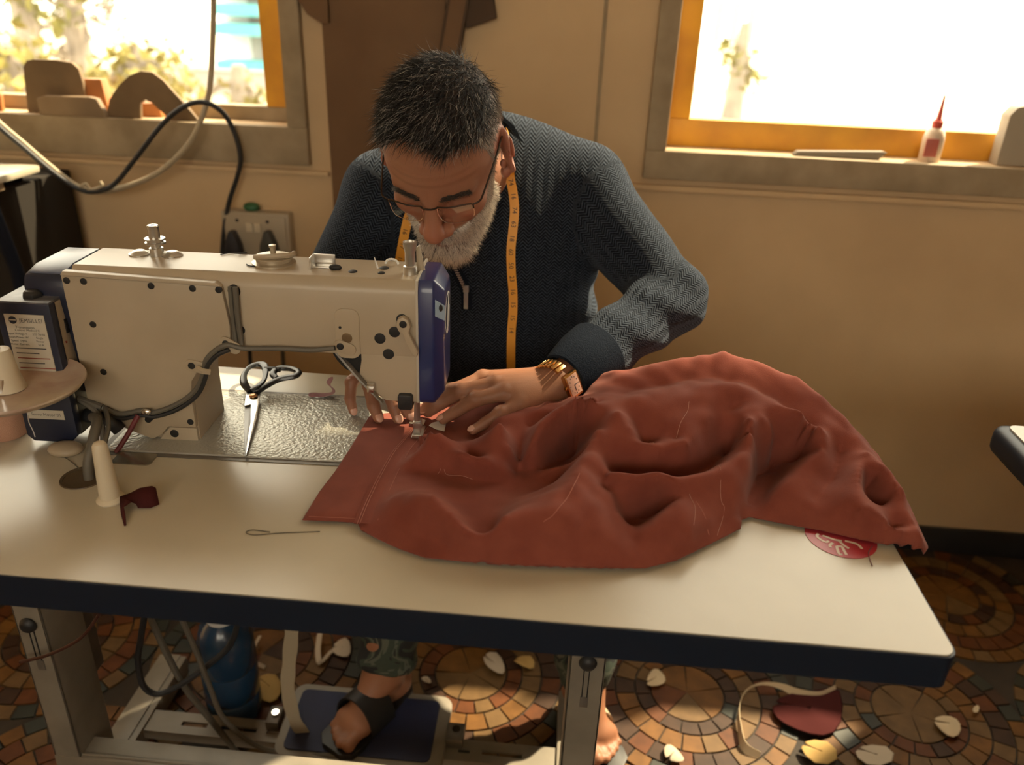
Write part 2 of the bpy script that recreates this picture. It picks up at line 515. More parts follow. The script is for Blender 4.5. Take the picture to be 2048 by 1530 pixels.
for (xx, bp, sl0, sl1) in (((lx0 + lx1) / 2, (-0.5633, 0.2500, 0.4368), (-0.5620, 0.2500, 0.4223), (-0.5602, 0.2500, 0.3472)), ((rx0 + rx1) / 2, (0.2805, 0.2500, 0.4604), (0.2788, 0.2500, 0.4450), (0.2785, 0.2500, 0.3744))):
    MB().lathe([(0.012, 0.0), (0.013, 0.003), (0.010, 0.008), (0.005, 0.010)], (xx, -0.001, bp[2]), 20, Matrix.Rotation(math.radians(90), 4, 'X')).build('bolt', M_black, table, smooth=True)
    MB().box((xx - 0.0045, -0.0012, sl1[2]), (xx - 0.003, 0.001, sl0[2])).box((xx + 0.003, -0.0012, sl1[2]), (xx + 0.0045, 0.001, sl0[2])).build('slot', M_dark, table)
    MB().box((xx - 0.006, -0.0014, sl1[2] - 0.002), (xx + 0.006, 0.001, sl1[2] + 0.018)).build('slot_end', M_steel_d, table, bevel=0.001)
for (xa, xb) in ((lx0, lx1 + 0.012), (rx0, rx1 + 0.008)):
    MB().box((xa, -0.20, 0.012), (xb, 0.33, 0.055)).box((xa + 0.012, -0.20, 0.055), (xb - 0.012, 0.33, 0.058)).build('floor_rail', M_steel, table, bevel=0.004)
    for yy in (-0.18, 0.30):
        MB().cyl(((xa + xb) / 2, yy, 0.0), ((xa + xb) / 2, yy, 0.014), 0.02, 16).build('foot_pad', M_black, table)
    MB().box((xa - 0.018, -0.05, 0.724), (xb + 0.018, 0.16, 0.7215)).build('bracket', M_steel_d, table)
MB().box((lx0, -0.002, 0.118), (rx1, 0.042, 0.155)).box((lx0, 0.004, 0.155), (rx1, 0.008, 0.158)).build('stretcher', M_steel, table, bevel=0.002)
# slotted treadle bar
bar = MB().box((lx1, 0.148, 0.045), (rx0, 0.196, 0.050)).build('treadle_bar', M_steel, table)
for (a, b) in ((-0.385, -0.315), (-0.295, -0.262), (0.066, 0.088), (0.11, 0.185), (-0.46, -0.41)):
    c_ = MB().box((a, 0.166, 0.0), (b, 0.176, 0.1)).build('cut', M_steel, table)
    boolean(bar, c_)
MB().box((lx1, 0.1475, 0.030), (rx0, 0.150, 0.046)).build('treadle_bar_lip', M_steel, table)

# foot pedal: grey frame, navy mat, hinge brackets
pedal = thing('foot_pedal', 'grey metal foot pedal with a navy rubber mat below the table', 'pedal', (-0.112, 0.443, 0.062))
Mp = Matrix.Rotation(math.radians(6), 4, 'X')
MB().prism(rrect(-0.155, -0.078, 0.155, 0.078, 0.022), 2, -0.008, 0.006).build('frame', M_steel, pedal, bevel=0.002)
MB().prism(rrect(-0.138, -0.066, 0.132, 0.064, 0.012), 2, 0.0045, 0.009).build('mat', mat('navy_mat', (0.02, 0.028, 0.075), rough=0.55, bump=0.5, bscale=900), pedal, bevel=0.001, label='navy blue rubber mat')
for s_ in (-1, 1):
    MB().box((s_ * 0.158 - 0.004, -0.02, -0.012), (s_ * 0.158 + 0.028 * s_ , 0.018, 0.012)).build('bracket', M_steel_d, pedal, bevel=0.002)
    MB().cyl((s_ * 0.172, 0.0, 0.011), (s_ * 0.172, 0.0, 0.018), 0.007, 12).build('bolt', M_chrome, pedal)
for o in (pedal,):
    o.rotation_euler = (math.radians(5), 0, 0)
# pull rod from pedal
tag(MB().ribbon(spline([(-0.2136, 0.4000, 0.3589), (-0.2191, 0.4000, 0.3144), (-0.2315, 0.4050, 0.2398), (-0.2385, 0.4050, 0.1795), (-0.2339, 0.4100, 0.1002), (-0.2189, 0.4120, 0.0613)], 8), [0.011, 0.0115, 0.012, 0.0125, 0.0125, 0.012, 0.0115, 0.011] * 5 + [0.010], Vector((1, 0.2, 0.15)), 0.0012)
    .build('cloth_strap', mat('cream_strap', (0.34, 0.29, 0.21), rough=0.85)), 'limp cream cloth strap hanging beside the foot pedal', 'strap')

# ================================================================ sewing machine (seen from behind)
M_mach = mat('machine_cream_enamel', (0.47, 0.395, 0.295), rough=0.36, col2=(0.42, 0.35, 0.255), vscale=7.0, bump=0.04, bscale=300)
M_mach2 = mat('machine_cream_plate', (0.45, 0.375, 0.275), rough=0.40, col2=(0.39, 0.32, 0.23), vscale=9.0, bump=0.05, bscale=300)
M_bed = mat('textured_bed_metal', (0.43, 0.42, 0.37), rough=0.30, metal=0.35, bump=1.0, bscale=210, bdist=0.0014)
M_blue = mat('navy_blue_plastic', (0.018, 0.030, 0.125), rough=0.30, coat=0.3)
M_navy = mat('dark_navy_plastic', (0.012, 0.017, 0.040), rough=0.38)
M_hole = mat('screw_hole_black', (0.010, 0.010, 0.011), rough=0.6)  # black stands in for shade inside holes; also plain black wire
M_cable = mat('grey_cable', (0.115, 0.105, 0.085), rough=0.55)
M_paper = mat('paper_label', (0.50, 0.46, 0.38), rough=0.6)
M_ink = mat('label_ink', (0.05, 0.05, 0.06), rough=0.6)
M_redink = mat('label_red_ink', (0.28, 0.05, 0.03), rough=0.6)
M_bluesticker = mat('pale_blue_sticker', (0.35, 0.48, 0.62), rough=0.3)
M_silver = mat('brushed_silver', (0.62, 0.60, 0.56), rough=0.28, metal=0.9)

mc = thing('sewing_machine', 'cream and navy industrial sewing machine, its back to the viewer', 'sewing machine', (-0.253, 0.276, 0.76), math.radians(2.7))
HT = 0.2345        # top of the arm
DV = 0.092        # depth of the arm

# bed plate with a sliding seam
bed = MB().prism(rrect(-0.118, -0.036, 0.352, 0.146, 0.006), 2, -0.012, 0.0035).build('bed', M_bed, mc, bevel=0.0012, label='grey textured metal bed plate')
MB().prism(rrect(-0.128, -0.044, 0.360, 0.154, 0.008), 2, 0.0002, 0.0011).build('bed_gasket', M_steel_d, mc)

# column + arm: one casting; arm has a chamfered back edge on top
def arm_profile(h0):
    return [(0.0, h0), (0.0, HT - 0.016), (0.003, HT - 0.008), (0.010, HT), (DV - 0.008, HT), (DV, HT - 0.008), (DV, h0)]
ar = MB()
ar.prism(arm_profile(0.137), 0, -0.140, 0.2815)
arm = ar.build('arm', M_mach, mc, bevel=0.0025)
# needle head: tapering block below the arm end, with a cut-away corner
hp = [(0.1688, -0.0000, 0.1414)[0::2], (0.1956, 0.0000, 0.1140)[0::2], (0.2232, 0.0000, 0.0902)[0::2], (0.2373, -0.0000, 0.0731)[0::2], (0.2824, 0.0000, 0.0734)[0::2], (0.2815, 0.140), (0.155, 0.140)]
hp = [(max(0.12, p[0]), p[1]) for p in hp]
MB().prism([(0.210, 0.139), (0.210, 0.128), (0.206, 0.106), (0.218, 0.088), (0.240, 0.0735), (0.2815, 0.0735), (0.2815, 0.139)], 1, 0.001, 0.074).build('needle_head', M_mach, mc, bevel=0.003)
MB().prism([(0.172, 0.1375), (0.210, 0.1375), (0.212, 0.122), (0.206, 0.106), (0.188, 0.114), (0.178, 0.126)], 1, 0.0045, 0.060).build('opening_shade', M_dark, mc, bevel=0.002, label='dark block standing for the shaded opening behind the needle head')  # solid block, its dark colour stands for the opening's shade
# column
cp = [(-0.140, 0.145), (-0.140, 0.050), (-0.120, 0.026), (-0.095, 0.012), (-0.070, 0.002), (-0.009, 0.002), (-0.009, 0.075), (-0.006, 0.094), (0.004, 0.112), (0.020, 0.126), (0.045, 0.138), (0.045, 0.145)]
MB().prism(cp, 1, 0.001, DV - 0.004).build('column', M_mach, mc, bevel=0.002)
# large back cover plate, slightly proud
pl = [(-0.147, 0.048), (-0.147, 0.2255), (0.047, 0.2205), (0.052, 0.170), (0.0495, 0.136), (0.024, 0.124), (0.006, 0.110), (-0.006, 0.092), (-0.0095, 0.072), (-0.0095, 0.024), (-0.046, 0.024), (-0.056, 0.012), (-0.070, 0.004), (-0.100, 0.016), (-0.124, 0.030)]
plate = MB().prism(pl, 1, -0.007, 0.0015).build('back_cover', M_mach2, mc, bevel=0.0022)
MB().prism([(-0.147, 0.2258), (-0.143, 0.2315), (0.041, 0.2260), (0.0475, 0.2208)], 1, -0.009, 0.001).build('cover_ridge', M_mach, mc, bevel=0.0015)
MB().prism([(-0.046, 0.022), (-0.0105, 0.022), (-0.0105, 0.003), (-0.062, 0.003), (-0.056, 0.010)], 1, -0.004, 0.001).build('foot_plate', M_mach, mc, bevel=0.001)
def hole(px, r, v, parent=mc, nm='screw_hole', mtl=None):
    u, _, h = px
    MB().lathe([(r * 0.2, 0.0003), (r * 0.9, 0.0004), (r, 0.0002), (r * 1.05, -0.002)], (u, v, h), 18, Matrix.Rotation(math.radians(90), 4, 'X')).build(nm, mtl or M_hole, parent, smooth=True)
for p in ((-0.1406, -0.0070, 0.2193), (-0.1200, -0.0070, 0.2191), (-0.0382, -0.0070, 0.2174), (0.0120, -0.0070, 0.2166), (0.0435, -0.0070, 0.2163), (-0.1190, -0.0070, 0.1637), (-0.1179, -0.0070, 0.0992), (-0.0716, -0.0070, 0.0327), (-0.0158, -0.0070, 0.0329)):
    hole(p, 0.0042, -0.0072, plate)
hole((-0.0410, -0.0040, 0.0127), 0.0056, -0.0043)
hole((-0.0782, -0.0040, 0.0128), 0.0045, -0.0043)
# holes of the arm
hole((0.0595, -0.0000, 0.2134), 0.0078, -0.0003, arm)
hole((0.0624, -0.0000, 0.1628), 0.0052, -0.0003, arm)
for p in ((0.2352, -0.0000, 0.1603), (0.2535, -0.0000, 0.1698), (0.2451, -0.0000, 0.1399)):
    hole(p, 0.0070, -0.0003, arm)
hole((0.2631, 0.0000, 0.1868), 0.0070, -0.0003, arm)
# embossed keyhole plate on the arm with screws
a0, a1 = (0.1803, -0.0000, 0.1976), (0.2105, 0.0000, 0.1354)
ek = MB().prism(rrect(a0[0], a1[2] - 0.003, a1[0], a0[2], 0.010), 1, -0.0022, 0.001).build('inspection_plate', M_mach, mc, bevel=0.001)
hole((0.1946, -0.0020, 0.1597), 0.0066, -0.0022, ek, 'screw', mat('screw_bronze', (0.20, 0.14, 0.08), rough=0.4, metal=0.6))
hole((0.1867, -0.0020, 0.1732), 0.0018, -0.0022, ek)
# cable channel and cable clips on the back
ch = [(0.0635, -0.0060, 0.2201), (0.0626, -0.0070, 0.1981), (0.0622, -0.0070, 0.1721), (0.0629, -0.0070, 0.1456)]
for dx, rr in ((0.0, 0.0036), (-0.0065, 0.0030)):
    MB().tube(spline([(p[0] + dx, -0.0045, p[2]) for p in ch], 6), rr, 8).build('cable', M_cable, mc, smooth=True)
arc = [(0.1810, -0.0100, 0.1489), (0.1497, -0.0100, 0.1446), (0.1124, -0.0100, 0.1447), (0.0686, -0.0100, 0.1425), (0.0480, -0.0120, 0.1469), (0.0318, -0.0130, 0.1385), (0.0187, -0.0130, 0.1242), (0.0141, -0.0130, 0.1082), (0.0006, -0.0130, 0.0831), (-0.0256, -0.0140, 0.0622), (-0.0568, -0.0140, 0.0489), (-0.0767, -0.0130, 0.0488), (-0.1050, -0.0110, 0.0418), (-0.1257, -0.0120, 0.0506)]
MB().tube(spline([(p[0], p[1], p[2]) for p in arc], 8), 0.0034, 8).build('cable', M_cable, mc, smooth=True)
MB().tube(spline([(p[0] + 0.0015, p[1] - 0.001, p[2] - 0.0058) for p in arc[4:]], 8), 0.0030, 8).build('cable', M_black, mc, smooth=True)
MB().tube(spline([(-0.1257, -0.0120, 0.0506), (-0.1629, -0.0060, 0.0601), (-0.1799, -0.0040, 0.0617)], 6), 0.0045, 8).build('cable', M_cable, mc, smooth=True)
for (px, ang, hs) in (((0.0452, -0.0090, 0.1482), -30, 0.0042), ((-0.0022, -0.0080, 0.1148), -12, 0.0045), ((0.1862, -0.0030, 0.1489), -20, 0.0045)):
    u, v, h = px
    cl = MB()
    R_ = Matrix.Translation((u, v, h)) @ Matrix.Rotation(math.radians(-ang), 4, 'Y')
    pts = rrect(-0.009, -0.008, 0.020, 0.008, 0.0078)
    cl.add([tuple(R_ @ Vector((p[0], -0.0015, p[1]))) for p in pts] + [tuple(R_ @ Vector((p[0], 0.0010, p[1]))) for p in pts],
           [tuple(range(len(pts))), tuple(range(2 * len(pts) - 1, len(pts) - 1, -1))] + [(i, i + len(pts), (i + 1) % len(pts) + len(pts), (i + 1) % len(pts)) for i in range(len(pts))])
    co = cl.build('cable_clip', M_mach2, mc, bevel=0.0006)
    hole((u, 0, h), hs, v - 0.0017, co)
u, v, h = (0.0158, -0.0160, 0.1117)
MB().tube([(u - 0.008, v, h + 0.003), (u, v - 0.003, h + 0.001), (u + 0.008, v, h - 0.001)], 0.004, 6).build('cable_clip', M_mach2, mc)
u, v, h = (-0.0664, -0.0180, 0.0505)
MB().ell((u, v, h), (0.007, 0.003, 0.0045)).build('cable_tie', M_chrome, mc, smooth=True)
hole((-0.0684, -0.0120, 0.0385), 0.006, -0.009)
# hand lift lever at the needle end
lp = [(0.2576, -0.0080, 0.1824), (0.2597, -0.0080, 0.1916), (0.2658, -0.0080, 0.1945), (0.2724, -0.0080, 0.1909), (0.2753, -0.0080, 0.1820), (0.2727, -0.0080, 0.1740), (0.2762, -0.0080, 0.1663), (0.2846, -0.0080, 0.1494), (0.2820, -0.0080, 0.1419), (0.2771, -0.0080, 0.1464), (0.2688, -0.0080, 0.1619), (0.2665, -0.0080, 0.1730), (0.2611, -0.0080, 0.1747)]
lever = MB().prism([(p[0], p[2]) for p in lp], 1, -0.013, -0.003).build('lift_lever', M_mach, mc, bevel=0.002)
hole((0.2664, -0.0130, 0.1854), 0.0046, -0.0132, lever)
MB().cyl(((0.2664, -0.0130, 0.1854)[0], -0.004, (0.2664, -0.0130, 0.1854)[2]), ((0.2664, -0.0130, 0.1854)[0], 0.002, (0.2664, -0.0130, 0.1854)[2]), 0.006).build('lever_pivot', M_mach, mc)
# presser bar, clear foot and needle
nx, ny = (0.2737, 0.0223, 0.0120)[0], (0.2737, 0.0223, 0.0120)[1]
MB().cyl((nx + 0.002, ny + 0.004, 0.075), (nx + 0.002, ny + 0.004, 0.03), 0.0042, 14).build('presser_bar', M_silver, mc, smooth=True)
MB().cyl((nx + 0.002, ny + 0.012, 0.075), (nx + 0.002, ny + 0.012, 0.028), 0.0030, 12).build('needle_bar', M_chrome, mc, smooth=True)
MB().tube([(nx + 0.002, ny + 0.012, 0.03), (nx + 0.002, ny + 0.012, 0.008)], [0.0011, 0.0004], 6).build('needle', M_chrome, mc)
MB().box((nx - 0.005, ny - 0.006, 0.0115), (nx + 0.010, ny + 0.028, 0.0135)).box((nx - 0.004, ny - 0.008, 0.0135), (nx + 0.008, ny - 0.005, 0.017)).box((nx - 0.003, ny - 0.001, 0.013), (nx + 0.007, ny + 0.007, 0.022)).build('presser_foot', M_silver, mc, bevel=0.001)
MB().box((nx - 0.003, ny - 0.002, 0.022), (nx + 0.008, ny + 0.010, 0.034)).build('foot_holder', M_silver, mc, bevel=0.002)
MB().cyl((nx - 0.008, ny + 0.004, 0.029), (nx - 0.002, ny + 0.004, 0.029), 0.003, 10).build('foot_screw', M_chrome, mc)
bs = (0.2660, -0.0060, 0.0755)
MB().prism(rrect(bs[0] - 0.010, bs[2] - 0.010, bs[0] + 0.009, bs[2] + 0.011, 0.004), 1, -0.007, 0.012).build('led_lamp', M_black, mc, bevel=0.002, label='small black lamp block under the needle head')
# knee lift rod seen as slanting metal bar behind the fingers
MB().tube([(0.1744, 0.0100, 0.1395), (0.2087, -0.0040, 0.1061), (0.2365, -0.0060, 0.0746)], [0.0046, 0.0046, 0.003], 8, flat=0.55).build('wiper_arm', M_steel_d, mc, smooth=True)
MB().box(((0.2206, -0.0020, 0.0952)[0] - 0.003, -0.009, (0.2206, -0.0020, 0.0952)[2] - 0.006), ((0.2206, -0.0020, 0.0952)[0] + 0.006, -0.003, (0.2206, -0.0020, 0.0952)[2] + 0.006)).build('wiper_clip', M_chrome, mc, bevel=0.001)

# blue face cap at the needle end
fc = [(-0.001, 0.078), (-0.001, HT - 0.012), (0.006, HT + 0.002), (DV - 0.010, HT + 0.002), (DV, HT - 0.012), (DV, 0.078), (DV - 0.004, 0.072), (0.004, 0.072)]
n_ = len(fc)
x0_, x1_, x2_ = 0.2825, 0.302, 0.314
inset = [(0.5 * DV + (p[0] - 0.5 * DV) * 0.74, 0.150 + (p[1] - 0.150) * 0.83) for p in fc]
inset2 = [(p[0], p[1]) for p in inset]
fb = MB()
fb.add([(x0_, *p) for p in fc] + [(x1_, *p) for p in fc] + [(x2_, *p) for p in inset2],
       [tuple(range(n_)), tuple(range(3 * n_ - 1, 2 * n_ - 1, -1))] + [(i, i + n_, (i + 1) % n_ + n_, (i + 1) % n_) for i in range(n_)]
       + [(n_ + i, 2 * n_ + i, 2 * n_ + (i + 1) % n_, n_ + (i + 1) % n_) for i in range(n_)])
cap = fb.build('face_cap', M_blue, mc, bevel=0.0025, label='navy blue plastic face cap')
MB().box((0.2800, -0.0012, 0.074), (0.2832, DV + 0.001, HT + 0.0026)).build('cap_gasket', M_paper, mc, bevel=0.0005)
# oval emblem on the cap: white ring, dark gap, white mark
ev, eh = 0.046, 0.182
Mo = Matrix.Rotation(math.radians(90), 4, 'Y')
def oval(x, rv, rh, mtl, nm, dv=0.0, dh=0.0):
    pts = [(x, ev + dv + rv * math.cos(2 * math.pi * k / 28), eh + dh + rh * math.sin(2 * math.pi * k / 28)) for k in range(28)]
    MB().add(pts + [(p[0] + 0.0008, p[1], p[2]) for p in pts], [tuple(range(28)), tuple(range(55, 27, -1))] + [(i, i + 28, (i + 1) % 28 + 28, (i + 1) % 28) for i in range(28)]).build(nm, mtl, cap)
M_white_pl = mat('white_plastic', (0.72, 0.72, 0.70), rough=0.35)
oval(0.3136, 0.028, 0.027, M_white_pl, 'emblem')
oval(0.3140, 0.0250, 0.0240, M_navy, 'emblem_field')
MB().prism([(ev - 0.013, eh - 0.020), (ev - 0.004, eh - 0.024), (ev - 0.002, eh - 0.002), (ev + 0.006, eh + 0.020), (ev + 0.001, eh + 0.024), (ev - 0.007, eh + 0.004)], 0, 0.3140, 0.3152).build('emblem_mark', M_white_pl, cap, bevel=0.0003)
MB().prism([(ev + 0.002, eh - 0.020), (ev + 0.010, eh - 0.014), (ev + 0.012, eh + 0.006), (ev + 0.008, eh + 0.008)], 0, 0.3140, 0.3152).build('emblem_mark', M_white_pl, cap, bevel=0.0003)
# pale sticker with black slot on the bevel of the cap
q = [(0.2962, -0.0060, 0.2301), (0.3075, 0.0040, 0.2260)]
st = [(0.3035, 0.004, 0.2265), (0.3125, 0.013, 0.2125), (0.3125, 0.030, 0.2195), (0.3035, 0.026, 0.2330)]
st = [(0.3030, 0.0035, 0.2145), (0.3128, 0.0135, 0.2030), (0.3140, 0.036, 0.2060), (0.3048, 0.030, 0.2290)]
st = [(0.3030, -0.0004, 0.2140), (0.3135, 0.0102, 0.2030), (0.3135, 0.0102, 0.1840), (0.3030, -0.0004, 0.1930)]
st = [(p[0] + 0.0008, p[1] - 0.0008, p[2]) for p in st]
MB().add(st + [(p[0] + 0.0006, p[1], p[2] + 0.0006) for p in st], [(0, 1, 2, 3), (7, 6, 5, 4), (0, 4, 5, 1), (1, 5, 6, 2), (2, 6, 7, 3), (3, 7, 4, 0)]).build('sticker', M_bluesticker, cap, label='pale blue sticker')
sc_ = [sum(p[i] for p in st) / 4 for i in range(3)]
MB().ell((sc_[0] + 0.0012, sc_[1] - 0.0006, sc_[2] + 0.004), (0.0024, 0.0024, 0.0045)).build('sticker_slot', M_hole, cap, smooth=True)

# ---- on top of the arm
def tp(p):
    return (p[0], p[1])
ku, kv = (-0.0581, 0.0613, 0.2290)[0:2]
MB().lathe([(0.0085, 0), (0.0085, 0.010), (0.006, 0.0105), (0.006, 0.015), (0.0125, 0.0155), (0.0125, 0.0175), (0.010, 0.018), (0.010, 0.0205), (0.0125, 0.021), (0.0125, 0.0225), (0.007, 0.023), (0.007, 0.038), (0.0062, 0.039), (0.003, 0.039), (0.0028, 0.036)], (ku, kv, HT), 24).build('thread_tension_post', M_silver, mc, smooth=True)
for (pu, pv, r_) in ((*tp((-0.0810, 0.0621, 0.2290)), 0.013), (*tp((-0.0400, 0.0642, 0.2290)), 0.013)):
    MB().lathe([(r_, 0), (r_, 0.0015), (r_ * 0.75, 0.003), (r_ * 0.5, 0.0055), (r_ * 0.2, 0.006)], (pu, pv, HT), 24).build('tension_disc', M_silver, mc, smooth=True)
bu, bv = tp((0.0941, 0.0526, 0.2290))
MB().lathe([(0.027, 0), (0.027, 0.002), (0.022, 0.0035), (0.022, 0.007), (0.024, 0.0075), (0.024, 0.0085), (0.006, 0.0095), (0.0035, 0.010), (0.0035, 0.020), (0.0045, 0.0205), (0.0045, 0.023), (0.002, 0.0235)], (bu, bv, HT), 28).build('bobbin_winder', mat('winder_metal', (0.50, 0.44, 0.34), rough=0.35, metal=0.6), mc, smooth=True)
MB().tube(spline([(bu - 0.020, bv - 0.012, HT + 0.010), (bu, bv - 0.014, HT + 0.012), (bu + 0.022, bv - 0.004, HT + 0.012), (bu + 0.024, bv + 0.008, HT + 0.011)], 6), 0.0035, 8).build('winder_lever', M_mach2, mc, smooth=True)
MB().tube(spline([(bu - 0.030, bv - 0.014, HT + 0.001), (bu - 0.024, bv - 0.020, HT + 0.001), (bu - 0.010, bv - 0.020, HT + 0.001), (bu - 0.014, bv - 0.014, HT + 0.001)], 6), 0.0008, 6).build('wire_loop', M_hole, mc)
gu, gv = tp((0.1558, 0.0370, 0.2290))
MB().box((gu - 0.012, gv - 0.002, HT), (gu - 0.010, gv + 0.020, HT + 0.014)).box((gu - 0.012, gv + 0.002, HT), (gu + 0.012, gv + 0.018, HT + 0.0015)).box((gu - 0.012, gv + 0.016, HT), (gu + 0.016, gv + 0.018, HT + 0.014)).build('thread_bracket', M_silver, mc, bevel=0.0006)
MB().ell((gu + 0.020, gv - 0.001, HT + 0.003), (0.008, 0.004, 0.004)).build('bracket_screw', M_hole, mc, smooth=True)
for p, r_ in (((0.1983, 0.0313, 0.2290), 0.0055), ((0.2338, 0.0509, 0.2290), 0.0060), ((0.2338, 0.0305, 0.2290), 0.0045)):
    MB().lathe([(r_, 0.0), (r_, 0.0012), (r_ * 0.8, 0.002), (r_ * 0.3, 0.0022)], (p[0], p[1], HT - 0.0004), 18).build('oil_hole', M_hole, mc, smooth=True)
tu, tv = tp((0.2692, 0.0338, 0.2290))
MB().lathe([(0.0085, 0), (0.0085, 0.010), (0.0065, 0.011), (0.0065, 0.028), (0.0072, 0.030), (0.0085, 0.036), (0.0085, 0.0405), (0.0062, 0.041), (0.0056, 0.037)], (tu, tv, HT), 24).build('thread_post', M_silver, mc, smooth=True)
MB().prism([(tu + 0.006, HT), (tu + 0.017, HT), (tu + 0.014, HT + 0.016), (tu + 0.010, HT + 0.034), (tu + 0.006, HT + 0.030)], 1, tv + 0.010, tv + 0.014).build('thread_guide', M_mach2, mc, bevel=0.001)
ru, rv = tp((0.2406, 0.0624, 0.2290))
MB().tube([(ru + 0.008 * math.cos(t), rv + 0.004, HT + 0.0015 + 0.006 * math.sin(t)) for t in np.linspace(0, math.pi, 9)], 0.0016, 6).build('guide_ring', M_white_pl, mc, smooth=True)
su, sv = tp((0.2258, 0.0497, 0.2290))
MB().tube([(su, sv, HT), (su - 0.004, sv, HT + 0.014)], 0.0014, 6, r2=0.0006).build('guide_pin', M_white_pl, mc)
cu_, cv_ = tp((0.0341, 0.0804, 0.2290))
MB().tube(spline([(cu_ - 0.016, cv_ - 0.006, HT + 0.001), (cu_ - 0.006, cv_ + 0.002, HT + 0.001), (cu_ + 0.008, cv_, HT + 0.002), (cu_ + 0.014, cv_ + 0.006, HT + 0.001), (cu_ + 0.004, cv_ + 0.004, HT + 0.001)], 6), 0.0007, 5).build('wire_clip', M_hole, mc)

# ---- motor end: navy top cap, lid coloured paler for sky sheen, label box
mt = [(-0.004, 0.190), (-0.004, 0.208), (0.000, 0.219), (0.004, 0.222), (0.030, 0.228), (DV + 0.004, 0.228), (DV + 0.008, 0.215), (DV + 0.008, 0.06), (0.010, 0.06)]
MB().prism(mt, 0, -0.198, -0.1475).build('motor_cap', M_navy, mc, bevel=0.004, label='dark navy plastic motor cap')
MB().prism([(0.006, 0.2245), (0.030, 0.2300), (DV + 0.002, 0.2300), (DV + 0.002, 0.2270), (0.006, 0.2215)], 0, -0.192, -0.150).build('motor_cap_lid', mat('lid_sky_sheen', (0.11, 0.13, 0.19), rough=0.3), mc, bevel=0.001)  # lighter blue-grey paints the sky reflection onto the cap top
MB().ell((-0.200, 0.048, 0.17), (0.018, 0.048, 0.045)).build('handwheel', M_navy, mc, smooth=True)
# control box
V0 = -0.030
bx = [(-0.2089, -0.0300, 0.1930), (-0.1552, -0.0300, 0.1956), (-0.1539, -0.0300, 0.0082), (-0.2268, -0.0300, 0.0040)]
bu0, bu1 = -0.222, -0.1545
bh0, bh1 = 0.006, 0.196
box_ = MB().prism([(bu0, bh0 + 0.008), (bu0 + 0.008, bh0), (bu1 - 0.012, bh0), (bu1, bh0 + 0.012), (bu1, bh1), (bu0, bh1)], 1, V0, V0 + 0.014).build('control_box', M_navy, mc, bevel=0.003, label='navy control box with a printed label')
MB().box((bu0 + 0.003, V0 + 0.013, 0.085), (bu1 - 0.001, 0.03, bh1 - 0.002)).build('control_box_body', M_mach2, mc, bevel=0.002)
MB().box((bu0 + 0.004, V0 + 0.013, 0.012), (bu1 - 0.003, 0.02, 0.086)).build('control_box_base', mat('dark_grey_plastic', (0.05, 0.05, 0.045), rough=0.5), mc, bevel=0.002)
MB().box((bu0 + 0.002, V0 + 0.001, bh1 - 0.002), (bu1 - 0.001, 0.028, bh1 + 0.0015)).build('control_box_lid', mat('scuffed_lid', (0.16, 0.16, 0.18), rough=0.4, var=0.7, vscale=40), mc, bevel=0.001)
MB().lathe([(0.012, 0), (0.0115, 0.005), (0.008, 0.008), (0.003, 0.009)], (-0.186, -0.008, bh1 + 0.001), 6).build('lid_knob', M_black, mc, bevel=0.001)
# side slot
MB().box((bu1 - 0.0015, -0.006, 0.150), (bu1 + 0.0006, 0.010, 0.168)).build('side_slot', M_hole, mc)
MB().box((bu1 - 0.0015, -0.0118, 0.139), (bu1 + 0.0004, -0.0102, 0.1415)).build('side_mark', M_redink, mc)
# printed label
lb = MB().prism([(bu0 + 0.010, 0.070), (bu1 - 0.009, 0.070), (bu1 - 0.009, bh1 - 0.014), (bu0 + 0.010, bh1 - 0.014)], 1, V0 - 0.0008, V0 + 0.001).build('label', M_paper, mc, label='cream printed specification label')
Mt = Matrix.Rotation(math.radians(90), 4, 'X')
def write(body, u, h, size, parent, mtl=M_ink, v=V0 - 0.0011):
    me = text_mesh(body, size).copy()
    me.materials.clear()
    o = link('lettering', me, mtl, parent)
    o.matrix_local = Matrix.Translation((u, v, h)) @ Mt
    return o
uc = (bu0 + bu1) / 2
MB().lathe([(0.0048, 0), (0.0048, 0.0004), (0.001, 0.0005)], (uc - 0.014, V0 - 0.0009, 0.1745), 20, Matrix.Rotation(math.radians(90), 4, 'X')).build('logo', M_navy, lb)
MB().box((uc - 0.018, V0 - 0.0016, 0.1742), (uc - 0.010, V0 - 0.0012, 0.1756)).build('logo_bar', M_paper, lb)
write('JEMSILLEI', uc + 0.008, 0.1742, 0.0072, lb)
write('Transmission', uc - 0.001, 0.1655, 0.0044, lb)
write('Control Method C', uc + 0.001, 0.1618, 0.0040, lb)
for i, (l, r) in enumerate((('Input Voltage V', '220 50/60'), ('Rated Power W', 'Single'), ('Speed  (rpm)', 'Power'), ('Motor Current', '50 A'))):
    write(l, uc - 0.012, 0.1570 - i * 0.0046, 0.0038, lb)
    write(r, uc + 0.014, 0.1570 - i * 0.0046, 0.0038, lb)
for i in range(10):
    h_ = 0.1375 - i * 0.0066
    w_ = (0.019, 0.014, 0.020, 0.016, 0.022, 0.013, 0.018, 0.015, 0.020, 0.012)[i]
    MB().box((uc - 0.019, V0 - 0.0011, h_), (uc - 0.019 + 2 * w_, V0 - 0.0005, h_ + 0.0011)).build('text_line', M_redink if i in (2, 4) else M_ink, lb)
sl = MB().box((bu0 + 0.008, V0 - 0.0008, 0.040), (bu1 - 0.012, V0 + 0.001, 0.053)).build('label', M_paper, mc)
write('Servo Motor 01', uc - 0.001, 0.0465, 0.006, sl)
